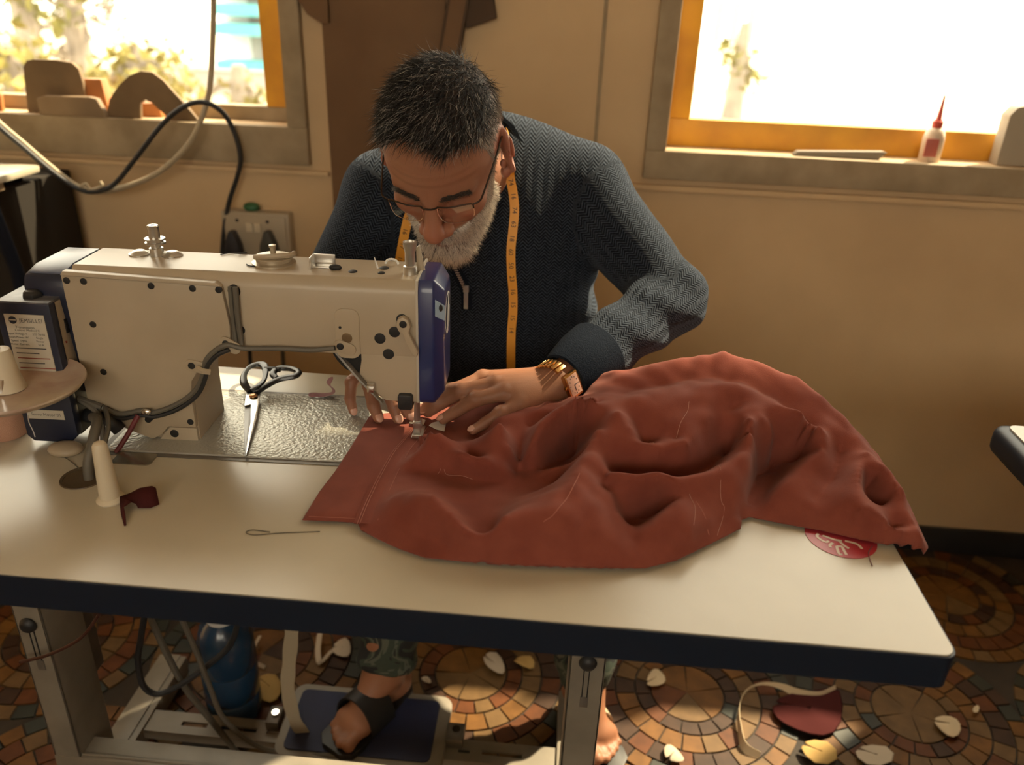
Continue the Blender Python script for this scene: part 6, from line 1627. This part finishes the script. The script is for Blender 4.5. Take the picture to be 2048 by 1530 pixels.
def beard_dir(P, N):
    m = sstep(P[:, 2], -0.066, -0.058) * sstep(P[:, 1], 0.075, 0.085)
    dn = np.tile([0.0, 0.10, -1.0], (len(P), 1))
    dn[:, 0] += m * np.sign(P[:, 0]) * 0.55
    return N * 0.70 + dn * 0.75
def beard_len(P):
    return 0.0105 + 0.0095 * sstep(-P[:, 2], 0.065, 0.105) + 0.002 * sstep(P[:, 1], 0.07, 0.09)
def beard_col(P):
    g = rng.random(len(P))
    m = np.exp(-((P[:, 0] / 0.022) ** 2 + ((P[:, 2] + 0.066) / 0.020) ** 2)) * (P[:, 1] > 0.07)
    dk = (g < 0.06 + 0.35 * m)
    w_ = rng.uniform(0.50, 0.92, len(P))[:, None] * np.array([1.0, 0.91, 0.80])
    return np.where(dk[:, None], np.array([[0.10, 0.085, 0.075]]) * rng.uniform(0.6, 1.8, (len(P), 1)), w_)
grow(beard_v, 12000, beard_dir, beard_len, beard_col, 0.00032, 'beard', 0.30, (0, 0, -0.2), 0.35)
mus = (z < -0.0475) & (z > -0.0640) & (ax_ < 0.040) & (y > 0.070)
grow(mus, 3200, lambda P, N: N * 0.45 + np.stack([np.sign(P[:, 0]) * (0.25 + 12 * np.abs(P[:, 0])), 0.1 + 0 * P[:, 0], -0.85 + 0 * P[:, 0]], 1), lambda P: 0.0115 + 0 * P[:, 0], beard_col, 0.00032, 'moustache', 0.18)
brow = (np.abs(z - 0.0195 - 0.10 * (0.02 - np.abs(ax_ - 0.034))) < 0.0055) & (ax_ > 0.011) & (ax_ < 0.052) & (y > 0.06)
grow(brow, 850, lambda P, N: N * 0.35 + np.stack([np.sign(P[:, 0]) * 0.9, 0 * P[:, 0], 0.15 - 6 * np.maximum(0, np.abs(P[:, 0]) - 0.03)], 1), lambda P: 0.0085 + 0 * P[:, 0],
     lambda P: np.tile([0.030, 0.024, 0.020], (len(P), 1)) * rng.uniform(0.6, 3.0, (len(P), 1)), 0.00030, 'eyebrows', 0.2)

# ================================================================ clothes of the tailor
def knit_mat():
    """Herringbone knit from the 'knit' attribute (metres across, metres along)."""
    m = mat('herringbone_knit', (0.03, 0.04, 0.06), rough=0.92, spec=0.12, sheen=0.12)
    nt = m.node_tree
    b = nt.nodes['Principled BSDF']
    b.inputs['Sheen Tint'].default_value = (0.55, 0.66, 0.85, 1)
    at = nt.nodes.new('ShaderNodeAttribute')
    at.attribute_name = 'knit'
    sp = nt.nodes.new('ShaderNodeSeparateXYZ')
    nt.links.new(at.outputs['Vector'], sp.inputs[0])
    def M(op, a, b_=None, c=None):
        n = nt.nodes.new('ShaderNodeMath')
        n.operation = op
        for i, v in enumerate((a, b_, c)):
            if v is None: continue
            if isinstance(v, (int, float)): n.inputs[i].default_value = v
            else: nt.links.new(v, n.inputs[i])
        return n.outputs[0]
    zig = M('PINGPONG', M('ADD', sp.outputs[0], 5.0), 0.0085)
    ph = M('ADD', sp.outputs[1], M('MULTIPLY', zig, 1.0))
    st = M('PINGPONG', M('ADD', ph, 5.0), 0.0026)
    st = M('DIVIDE', st, 0.0026)
    ns = nt.nodes.new('ShaderNodeTexNoise')
    ns.inputs['Scale'].default_value = 260
    tc = nt.nodes.new('ShaderNodeTexCoord')
    nt.links.new(tc.outputs['Object'], ns.inputs['Vector'])
    st2 = M('ADD', st, M('MULTIPLY', M('SUBTRACT', ns.outputs['Fac'], 0.5), 1.1))
    r = nt.nodes.new('ShaderNodeValToRGB')
    r.color_ramp.elements[0].position = 0.35
    r.color_ramp.elements[0].color = (0.003, 0.005, 0.010, 1)
    r.color_ramp.elements[1].position = 0.95
    r.color_ramp.elements[1].color = (0.042, 0.056, 0.080, 1)
    nt.links.new(st2, r.inputs[0])
    nt.links.new(r.outputs[0], b.inputs['Base Color'])
    bp = nt.nodes.new('ShaderNodeBump')
    bp.inputs['Strength'].default_value = 0.7
    bp.inputs['Distance'].default_value = 0.0016
    nt.links.new(st2, bp.inputs['Height'])
    nt.links.new(bp.outputs[0], b.inputs['Normal'])
    return m
M_knit = knit_mat()
M_rib = mat('navy_rib', (0.008, 0.012, 0.021), rough=0.9, spec=0.08, bump=0.5, bscale=500)
SV, SQ = surface_nets(sweater_sdf, (-0.29, 0.34, 0.58), (0.48, 0.92, 1.16), 0.0062)
t_, al_, fl_, ar_, fr_ = sweater_parts(SV)
which = np.argmin(np.stack([t_ + 0.004, al_, fl_, ar_, fr_]), 0)
kn = np.stack([SV[:, 0], SV[:, 2], 0 * SV[:, 0]], 1)
for w, a, b in ((1, SL_, EL_), (2, EL_, WL_), (3, SR_, ER_), (4, ER_, WR_)):
    e = (b - a) / np.linalg.norm(b - a)
    u = np.cross(e, [0, 0, 1.0])
    u /= np.linalg.norm(u)
    v = np.cross(e, u)
    Q_ = SV - a
    k = which == w
    kn[k, 0] = (np.arctan2(Q_ @ v, Q_ @ u) * 0.058)[k]
    kn[k, 1] = (Q_ @ e)[k]
link('sweater', np_mesh('sweater', SV - PO, SQ, None, {'knit': kn}), M_knit, person, 'navy and grey herringbone knit sweater')
# ribbed cuffs
for W, E in ((WL_, EL_), (WR_, ER_)):
    n_ = (W - E) / np.linalg.norm(W - E)
    pr = [(0.0440, -0.092), (0.0490, -0.086), (0.0470, -0.060), (0.0435, -0.040), (0.0395, -0.022), (0.0365, -0.012), (0.0335, -0.0105), (0.0325, -0.014), (0.034, -0.04)]
    q = Vector((0, 0, 1)).rotation_difference(Vector(n_)).to_matrix().to_4x4()
    MB().lathe([(r_ * 1.06, h_) for r_, h_ in pr], tuple(W - PO), 32, q).build('cuff', M_rib, person, smooth=True)
# stand collar, open at the front, with zip
ca, cb = np.array((0.058, 0.735, 1.045)), np.array((0.046, 0.655, 1.088))
cn_ = (cb - ca) / np.linalg.norm(cb - ca)
q = Vector((0, 0, 1)).rotation_difference(Vector(cn_)).to_matrix().to_4x4()
MB().lathe([(0.082, -0.035), (0.084, 0.0), (0.079, 0.03), (0.076, 0.058), (0.078, 0.068), (0.072, 0.069), (0.070, 0.055), (0.070, 0.0)], tuple(ca - PO), 40, q).build('collar', M_rib, person, smooth=True)
zp = [(0.0239, 0.6063, 0.9285), (0.0322, 0.6055, 0.9087), (0.0406, 0.6040, 0.8930), (0.0466, 0.6027, 0.8769), (0.0489, 0.6005, 0.8479)]
zpl = rel(spline(zp, 5), PO)
MB().ribbon(zpl, 0.0085, Vector((1, 0, 0)), 0.0015).build('zip_tape', M_rib, person)
zt = spline(zp, 10)
tm = MB()
for i in range(0, len(zt) - 12, 2):
    p = sub3(zt[i], PO)
    tm.box((p[0] - 0.003, p[1] - 0.0035, p[2] - 0.0007), (p[0] + 0.003, p[1] - 0.0012, p[2] + 0.0007))
o = tm.build('zip_teeth', mat('zip_metal', (0.32, 0.33, 0.34), rough=0.3, metal=0.9), person)
o['kind'] = 'stuff'
pt = sub3((0.0474, 0.6020, 0.8848), PO)
MB().box((pt[0] - 0.0035, pt[1] - 0.006, pt[2] - 0.034), (pt[0] + 0.0035, pt[1] - 0.003, pt[2] - 0.006)).box((pt[0] - 0.0045, pt[1] - 0.007, pt[2] - 0.006), (pt[0] + 0.0045, pt[1] - 0.001, pt[2] + 0.006)).build('zip_pull', mat('zip_pull_grey', (0.20, 0.21, 0.23), rough=0.35, metal=0.7), person, bevel=0.001)

# camouflage trousers
def camo_mat():
    m = mat('camouflage_cloth', (0.05, 0.06, 0.05), rough=0.9)
    nt = m.node_tree
    tc = nt.nodes.new('ShaderNodeTexCoord')
    n = nt.nodes.new('ShaderNodeTexNoise')
    n.inputs['Scale'].default_value = 17
    n.inputs['Detail'].default_value = 2
    n.inputs['Distortion'].default_value = 1.2
    r = nt.nodes.new('ShaderNodeValToRGB')
    r.color_ramp.interpolation = 'CONSTANT'
    e = r.color_ramp.elements
    e[0].position, e[0].color = 0.0, (0.012, 0.014, 0.015, 1)
    e[1].position, e[1].color = 0.43, (0.035, 0.048, 0.036, 1)
    for p, c in ((0.52, (0.085, 0.095, 0.072, 1)), (0.58, (0.022, 0.026, 0.024, 1)), (0.66, (0.12, 0.115, 0.085, 1))):
        x_ = e.new(p)
        x_.color = c
    nt.links.new(tc.outputs['Object'], n.inputs['Vector'])
    nt.links.new(n.outputs['Fac'], r.inputs[0])
    nt.links.new(r.outputs[0], nt.nodes['Principled BSDF'].inputs['Base Color'])
    return m
def trouser_sdf(P):
    d = d_cone(P, (0.0, 0.81, 0.56), KR_, 0.098, 0.078)
    d = smin(d, d_cone(P, (0.17, 0.81, 0.56), KL_, 0.098, 0.078), 0.02)
    d = smin(d, d_ell(P, HIP + [0, 0.02, 0.03], (0.185, 0.135, 0.12)), 0.05)
    for K_, A_k in ((KR_, AR_), (KL_, AL_)):
        t = bone_t(P, K_, A_k)
        l = d_cone(P, K_, A_k + (K_ - A_k) * 0.10, 0.078, 0.056) - 0.004 * np.sin(t * 30 + P[:, 0] * 60)
        d = smin(d, l, 0.025)
    for K_, A_k in ((KR_, AR_), (KL_, AL_)):
        n_ = (A_k - K_) / np.linalg.norm(A_k - K_)
        c = A_k - n_ * 0.012
        d = np.where(np.linalg.norm(P - c, axis=1) < 0.13, np.maximum(d, (P - c) @ n_), d)
    return d
V, Q = surface_nets(trouser_sdf, (-0.20, 0.38, 0.10), (0.42, 1.02, 0.72), 0.0075)
link('trousers', np_mesh('trousers', V - PO, Q), camo_mat(), person, 'dark green camouflage trousers')
# sandals
M_sandal = mat('sandal_black', (0.012, 0.012, 0.013), rough=0.5)
M_strap = mat('sandal_beige_strap', (0.42, 0.33, 0.22), rough=0.7)
for (A, T, m_strap, fa, z0) in ((AR_, TOE_R, M_sandal, 0.42, TOE_R[2] - 0.012), (AL_, TOE_L, M_strap, 0.30, 0.006)):
    fw = T - A
    fw[2] = 0
    ln = np.linalg.norm(fw)
    fw /= ln
    sd = np.array([-fw[1], fw[0], 0])
    outl = []
    for (t, w) in ((-0.060, 0.012), (-0.045, 0.028), (0.0, 0.032), (ln * 0.5, 0.036), (ln * 0.8, 0.044), (ln, 0.040), (ln + 0.014, 0.022)):
        outl.append((t, w))
    pts = [A + fw * t + sd * w for t, w in outl] + [A + fw * t - sd * w for t, w in reversed(outl)]
    n_ = len(pts)
    def zz(t):
        return z0 + (AR_[2] * 0 if A is not AR_ else 0)
    vv = [(p[0] - PO[0], p[1] - PO[1], z0 - 0.014) for p in pts] + [(p[0] - PO[0], p[1] - PO[1], z0) for p in pts]
    MB().add(vv, [tuple(range(n_)), tuple(range(2 * n_ - 1, n_ - 1, -1))] + [(i, i + n_, (i + 1) % n_ + n_, (i + 1) % n_) for i in range(n_)]).build('sandal_sole', M_sandal, person, bevel=0.002)
    for c_t, half in ((ln * fa, 0.030 if m_strap is M_sandal else 0.016),):
        arc = []
        for k in range(15):
            a_ = math.pi * k / 14
            h = 0.046 if m_strap is M_sandal else 0.040
            p = A + fw * c_t + sd * 0.043 * math.cos(a_)
            arc.append((p[0] - PO[0], p[1] - PO[1], z0 + 0.004 + (A[2] - z0) * 0.35 * math.sin(a_) + h * 0.72 * math.sin(a_)))
        MB().ribbon(arc, half, Vector((fw[0], fw[1], 0)), 0.004).build('sandal_strap', m_strap, person, smooth=True)

# stool under him
stool = thing('stool', 'plain wooden stool the man sits on', 'stool', (0.085, 0.90, 0.0))
M_stool = mat('stool_wood', (0.20, 0.12, 0.06), rough=0.6, var=0.3, vscale=20)
MB().box((-0.16, -0.11, 0.405), (0.16, 0.13, 0.435)).build('seat', M_stool, stool, bevel=0.004)
for sx in (-1, 1):
    for sy in (-1, 1):
        MB().box((sx * 0.135 - 0.018, 0.01 + sy * 0.095 - 0.018, 0.0), (sx * 0.135 + 0.018, 0.01 + sy * 0.095 + 0.018, 0.405)).build('leg', M_stool, stool, bevel=0.002)

# ================================================================ what he wears and carries
HM = Matrix([[*HR_[0], HC[0]], [*HR_[1], HC[1]], [*HR_[2], HC[2]], [0, 0, 0, 1]])
M_frame = mat('glasses_frame', (0.06, 0.045, 0.04), rough=0.25, metal=0.7)
M_lens = glass_mat('lens', (0.93, 0.92, 0.93), 0.05)
gl = thing('eyeglasses', 'thin dark rectangular eyeglasses low on the man\'s nose', 'eyeglasses')
gl.matrix_world = HM @ Matrix.Translation((0, -0.006, 0.0125))
def lens_pts(s):
    return [(s * 0.011, 0.1130, 0.004), (s * 0.030, 0.1135, 0.006), (s * 0.056, 0.1055, 0.006), (s * 0.0585, 0.1035, -0.004), (s * 0.057, 0.1045, -0.018), (s * 0.050, 0.1085, -0.0245), (s * 0.030, 0.1130, -0.0265), (s * 0.016, 0.1135, -0.023), (s * 0.0105, 0.1130, -0.010)]
for s in (-1, 1):
    L = lens_pts(s)
    MB().tube(spline(L[0:4], 4), 0.0011, 6).build('top_rim', M_frame, gl, smooth=True)
    MB().tube(spline(L[3:] + L[:1], 4), 0.00045, 5).build('lower_rim', M_chrome, gl, smooth=True)
    n_ = len(L)
    c_ = np.mean(np.array(L), axis=0)
    MB().add([tuple(c_)] + L, [(0, i + 1, (i + 1) % n_ + 1) for i in range(n_)]).build('lens', M_lens, gl)
    MB().tube(spline([(s * 0.0585, 0.1045, 0.004), (s * 0.0665, 0.100, 0.006), (s * 0.0705, 0.088, 0.008), (s * 0.0790, 0.030, 0.016), (s * 0.0815, 0.004, 0.020), (s * 0.081, -0.016, 0.010), (s * 0.078, -0.028, -0.012)], 6), 0.0013, 6).build('temple', M_frame, gl, smooth=True)
    MB().tube(spline([(s * 0.0105, 0.1125, -0.004), (s * 0.0100, 0.1060, -0.008), (s * 0.0115, 0.1040, -0.014)], 4), 0.0007, 5).build('nose_pad_arm', M_frame, gl)
    MB().ell((s * 0.0122, 0.1030, -0.016), (0.0018, 0.0025, 0.0055)).build('nose_pad', M_lens, gl, smooth=True)
MB().tube(spline([(-0.011, 0.1130, 0.003), (-0.005, 0.1185, 0.0055), (0.005, 0.1185, 0.0055), (0.011, 0.1130, 0.003)], 5), 0.0013, 6).build('bridge', M_frame, gl, smooth=True)

# measuring tape round his neck
M_tape = mat('tape_yellow', (0.66, 0.30, 0.025), rough=0.5)
M_tape_ink = mat('tape_ink', (0.03, 0.02, 0.015), rough=0.6)
tape = thing('measuring_tape', 'yellow measuring tape hanging round the man\'s neck', 'measuring tape', tuple(PO))
right = [(0.1084, 0.6375, 1.0588), (0.1145, 0.6303, 1.0352), (0.1185, 0.6227, 1.0099), (0.1178, 0.6151, 0.9802), (0.1162, 0.6099, 0.9494), (0.1185, 0.6073, 0.9135), (0.1223, 0.6062, 0.8806), (0.1237, 0.6031, 0.8477), (0.1226, 0.6007, 0.8180), (0.1232, 0.5982, 0.7836), (0.1247, 0.5982, 0.7428)]
left = [(-0.0470, 0.6336, 0.9981), (-0.0553, 0.6318, 0.9699), (-0.0615, 0.6313, 0.9410), (-0.0674, 0.6322, 0.9111), (-0.0721, 0.6352, 0.8799)]
back = [(0.106, 0.630, 1.098), (0.090, 0.700, 1.118), (0.050, 0.730, 1.128), (0.010, 0.700, 1.116), (-0.012, 0.640, 1.088)]
path = spline(rel(list(reversed(left)) + [b_ for b_ in reversed(back)] + right, PO), 7)
sides = []
for p in path:
    sides.append(Vector((1, 0, 0)) if p[2] < 1.075 else Vector((0.35, 0.2, 0.5)) if False else Vector((1, 0.0, 0)))
nL, nR = len(left), len(right)
iL, iR = (nL - 1) * 7, (nL + len(back)) * 7
MB().ribbon(path[:iL + 1], 0.0076, Vector((1, 0, 0)), 0.0009).build('tape_end', M_tape, tape, smooth=True)
MB().ribbon(path[iR:], 0.0070, Vector((1, 0, 0)), 0.0009).build('tape_end', M_tape, tape, smooth=True)
bk = path[iL:iR + 1]
MB().ribbon(bk, 0.0070, [Vector((1, 0, 0))] + [Vector((0.2, 0.5, 0.9)) if 3 < i < len(bk) - 4 else Vector((1, 0.1, 0.2)) for i in range(1, len(bk))], 0.0009).build('tape_loop', M_tape, tape, smooth=True)
def number(txt, p, t):
    me = text_mesh(txt, 0.0105).copy()
    me.materials.clear()
    o = link('tape_number', me, M_tape_ink, tape)
    t = Vector(t).normalized()
    r_ = (Vector((1, 0, 0)) - t * t.x).normalized()
    nn = t.cross(r_)
    o.matrix_local = Matrix.Translation(Vector(p) + nn * 0.0016) @ Matrix([[t.x, r_.x, nn.x], [t.y, r_.y, nn.y], [t.z, r_.z, nn.z]]).to_4x4()
def along(seg, txts, skip=0.01, step=0.0215):
    d, k, nxt = 0.0, 0, skip
    for a, b in zip(seg[:-1], seg[1:]):
        l = (Vector(b) - Vector(a)).length
        while d + l > nxt and k < len(txts):
            number(txts[k], Vector(a).lerp(Vector(b), (nxt - d) / l), Vector(b) - Vector(a))
            k += 1
            nxt += step
        d += l
along(path[iR:], ['74', '16', '74', '63', '18', '60', '50', '23', '16', '15', '15', '14'])
along(list(reversed(path[:iL + 1])), ['18', '16', '17', '15'], 0.012, 0.024)

# gold bracelet watch on the left wrist
wn = (EL_ - WL_) / np.linalg.norm(EL_ - WL_)
wc = WL_ - wn * 0.007 + np.array([0.0, 0.0, 0.003])
wz = Vector(wn)
view = Vector((0.30, -0.90, 0.16))
wx = (view - wz * view.dot(wz)).normalized()
wy = wz.cross(wx)
watch = thing('wristwatch', 'gold bracelet wristwatch with a rectangular face', 'wristwatch')
watch.matrix_world = Matrix([[wx.x, wy.x, wz.x, wc[0]], [wx.y, wy.y, wz.y, wc[1]], [wx.z, wy.z, wz.z, wc[2]], [0, 0, 0, 1]])
M_gold = mat('watch_gold', (0.72, 0.46, 0.20), rough=0.25, metal=1.0)
M_dial = mat('watch_dial', (0.50, 0.30, 0.24), rough=0.35)
RW = 0.0318
link_me = MB().box((-0.0024, -0.0031, -0.0088), (0.0024, 0.0031, 0.0088)).mesh('bracelet_link', bevel=0.0012)
link_me.materials.append(M_gold)
for k in range(3, 24):
    a_ = 2 * math.pi * k / 26.5
    o = bpy.data.objects.new('bracelet_link', link_me)
    COL.objects.link(o)
    o.parent = watch
    o.matrix_local = Matrix.Translation((RW * math.cos(a_), RW * math.sin(a_), 0)) @ Matrix.Rotation(a_, 4, 'Z')
MB().box((RW - 0.002, -0.0175, -0.0125), (RW + 0.0060, 0.0175, 0.0125)).build('case', M_gold, watch, bevel=0.0018)
MB().box((RW + 0.0058, -0.0145, -0.0098), (RW + 0.0066, 0.0145, 0.0098)).build('dial', M_dial, watch, bevel=0.0005)
for k in range(12):
    a_ = 2 * math.pi * k / 12
    yy, zz_ = 0.0120 * math.cos(a_), 0.0078 * math.sin(a_)
    MB().box((RW + 0.0066, yy - 0.0009, zz_ - 0.0005), (RW + 0.0069, yy + 0.0009, zz_ + 0.0005)).build('hour_mark', M_ink, watch)
MB().box((RW + 0.0066, -0.0004, -0.0003), (RW + 0.0071, 0.0085, 0.0004)).build('watch_hand', M_ink, watch)
MB().box((RW + 0.0066, -0.0004, -0.0003), (RW + 0.0072, 0.0004, 0.0055)).build('watch_hand', M_ink, watch)
MB().cyl((RW + 0.002, 0.0, -0.0125), (RW + 0.002, 0.0, -0.0150), 0.0022, 12).build('crown', M_gold, watch)

# ================================================================ outside the windows
M_leaf = [mat('leaf_olive', (0.20, 0.19, 0.045), rough=0.8, var=0.5, vscale=4), mat('leaf_yellow_green', (0.30, 0.26, 0.07), rough=0.8, var=0.5, vscale=4)]
M_bark = mat('bark', (0.30, 0.26, 0.22), rough=0.9, var=0.3, vscale=6)
M_bld = mat('building_white', (0.80, 0.80, 0.80), rough=0.8)
M_teal = mat('building_teal', (0.10, 0.42, 0.46), rough=0.7)
M_bgrey = mat('building_grey', (0.36, 0.34, 0.32), rough=0.8)
M_ground = mat('street_ground', (0.55, 0.48, 0.36), rough=0.9, var=0.2, vscale=0.6)
struct(MB().box((-40, WY + WT + 0.001, -0.6), (40, 45, -0.121)).build('street_ground', M_ground))
def tree(x, y, trunk_h, crown, m_, label, tilt=0.0):
    """Tree with tapering trunk, boughs and a crown of leaf clusters."""
    t = thing('tree', label, 'tree', (x, y, -0.12), 0, 'trees outside the left window')
    top = Vector((tilt, 0, trunk_h))
    MB().tube([(0, 0, 0), (tilt * 0.4, 0.02, trunk_h * 0.5), tuple(top)], [0.16, 0.12, 0.07], 9).build('trunk', M_bark, t, smooth=True)
    br = MB()
    rnd = random.Random(int(x * 100) + 5)
    lv = MB()
    for (cx, cz, r) in crown:
        br.tube([tuple(top * 0.75), (tilt + cx * 0.5, 0.0, (trunk_h * 0.75 + cz) / 2 + 0.1), (tilt + cx, 0, cz)], [0.06, 0.04, 0.015], 6)
        for k in range(int(150 * r * r / 0.25)):
            d = Vector((rnd.gauss(0, 1), rnd.gauss(0, 1), rnd.gauss(0, 1))).normalized() * r * rnd.uniform(0.45, 1.0)
            c = Vector((tilt + cx, 0, cz)) + d
            s = rnd.uniform(0.04, 0.09)
            a, b = Vector((rnd.gauss(0, 1), rnd.gauss(0, 1), rnd.gauss(0, 1))).normalized() * s, Vector((rnd.gauss(0, 1), rnd.gauss(0, 1), rnd.gauss(0, 1))).normalized() * s
            lv.add([c - a, c + b, c + a, c - b * 0.6], [(0, 1, 2, 3)])
    br.build('boughs', M_bark, t, smooth=True)
    lv.build('leaves', m_, t)['kind'] = 'stuff'
    return t
g0 = (-5.7690, 9.0000, 0.8355); g1 = (-4.4612, 8.0000, 0.6717); g2 = (-5.1300, 7.0000, 0.6084)
tree((-6.2449, 9.0000, 0.6025)[0], 9.0, 3.2, [(0.0, (-6.0494, 9.0000, 1.4431)[2], 0.5), (0.3, (-6.0730, 9.0000, 1.3417)[2], 0.5)], M_leaf[0], 'tall thin tree rising above the left window sill cards')
tree((-6.2726, 10.0000, 0.5558)[0], 10.0, 4.6, [(-0.35, (-6.4577, 10.0000, 0.7846)[2], 0.42), (0.1, (-6.0736, 10.0000, 1.3684)[2], 0.6)], M_bark, 'bare pale-trunked tree behind the left window', 0.15)
tree(g1[0], 8.0, 0.9, [(-0.25, (-4.6604, 8.0000, 0.6150)[2], 0.36), (0.12, (-4.4569, 8.0000, 0.6960)[2], 0.36), (0.40, (-4.2333, 8.0000, 0.5841)[2], 0.34), (0.1, (-4.5083, 8.0000, 0.4002)[2], 0.45), (-0.4, (-4.8674, 8.0000, 0.3847)[2], 0.4)], M_leaf[1], 'bushy yellow-green tree above the arch-shaped card')
tree(g2[0], 7.0, 0.9, [(-0.2, (-5.1637, 7.0000, 0.8653)[2], 0.4), (0.12, (-5.0840, 7.0000, 0.6972)[2], 0.36), (0.1, (-5.1431, 7.0000, 0.4536)[2], 0.45), (-0.3, (-5.3508, 7.0000, 0.5112)[2], 0.5)], M_leaf[1], 'bushy yellow-green tree at the left picture edge')
tree((-3.5462, 8.5000, 0.3754)[0], 8.5, 0.7, [(0.0, (-3.6033, 8.5000, 0.3729)[2], 0.28), (0.25, (-3.5036, 8.5000, 0.2461)[2], 0.26), (-0.5, (-4.0189, 8.5000, 0.2496)[2], 0.26)], M_leaf[1], 'low pale bush beside the yellow window post')
# apartment block with teal balconies seen past the cable
bx0 = (-6.0669, 14.0000, 0.7022)[0]
bl = thing('apartment_building', 'white apartment block with teal balconies outside the left window', 'building', (bx0, 14.0, -0.12))
MB().box((0.0, 0.0, 0.0), (5.0, 4.0, 7.0)).build('wall', M_bld, bl)
for pz in ((-5.6171, 13.8000, 0.8332)[2], (-5.5053, 13.8000, 0.2539)[2], (-5.5432, 13.8000, 1.4882)[2], (-6.2752, 13.8000, 1.1315)[2]):
    MB().box((0.10, -0.55, pz - 0.06), (1.7, -0.01, pz + 0.12)).build('balcony', M_teal, bl)
for (wx, wz) in ((0.55, (-5.5533, 14.0000, 0.5312)[2]), (0.55, (-5.4824, 14.0000, 1.1917)[2]), (1.25, (-5.5533, 14.0000, 0.5312)[2]), (1.25, (-5.4824, 14.0000, 1.1917)[2]), (0.55, (-5.6245, 14.0000, -0.1329)[2])):
    MB().box((wx, -0.05, wz - 0.24), (wx + 0.30, -0.003, wz + 0.24)).build('window', M_bgrey, bl)
wl = (-5.9417, 12.0000, -0.0213)
tag(MB().box((wl[0], 12.0, -0.12), (wl[0] + 1.5, 12.2, (-5.7513, 12.0000, 0.2029)[2])).box((wl[0] - 0.05, 11.97, (-5.7513, 12.0000, 0.2029)[2]), (wl[0] + 1.55, 12.23, (-5.7483, 12.0000, 0.2245)[2])).build('garden_wall', M_bgrey), 'low grey wall before the white apartment block', 'wall')
# hazy house front and shrubs beyond the right window
hb = (2.4401, 16.0000, 0.1896)
hs = thing('pale_house', 'pale distant house outside the right window', 'building', (hb[0], 16.0, -0.12))
MB().box((-1.2, 0.0, 0.0), (1.1, 2.5, (2.8978, 16.0000, -0.0167)[2] + 0.12)).build('wall', M_bld, hs)
for k, (px) in enumerate((0.18, 0.48, 0.78)):
    MB().box((px, -0.03, 0.9), (px + 0.16, -0.003, 1.6)).build('window', M_bgrey, hs)
MB().prism([(-1.3, (2.8978, 16.0000, -0.0167)[2] + 0.12), (1.2, (2.8978, 16.0000, -0.0167)[2] + 0.12), (0.0, (2.8649, 16.0000, 0.2077)[2] + 0.3)], 1, -0.1, 2.6).build('roof', M_bld, hs)
tree((2.4787, 12.0000, 0.6841)[0], 12.0, 1.3, [(0.0, (2.4579, 12.0000, 0.8166)[2], 0.28), (0.2, (2.6527, 12.0000, 0.4889)[2], 0.25), (-0.15, (2.3020, 12.0000, 0.9096)[2], 0.22)], M_leaf[0], 'thin sparse tree outside the right window')
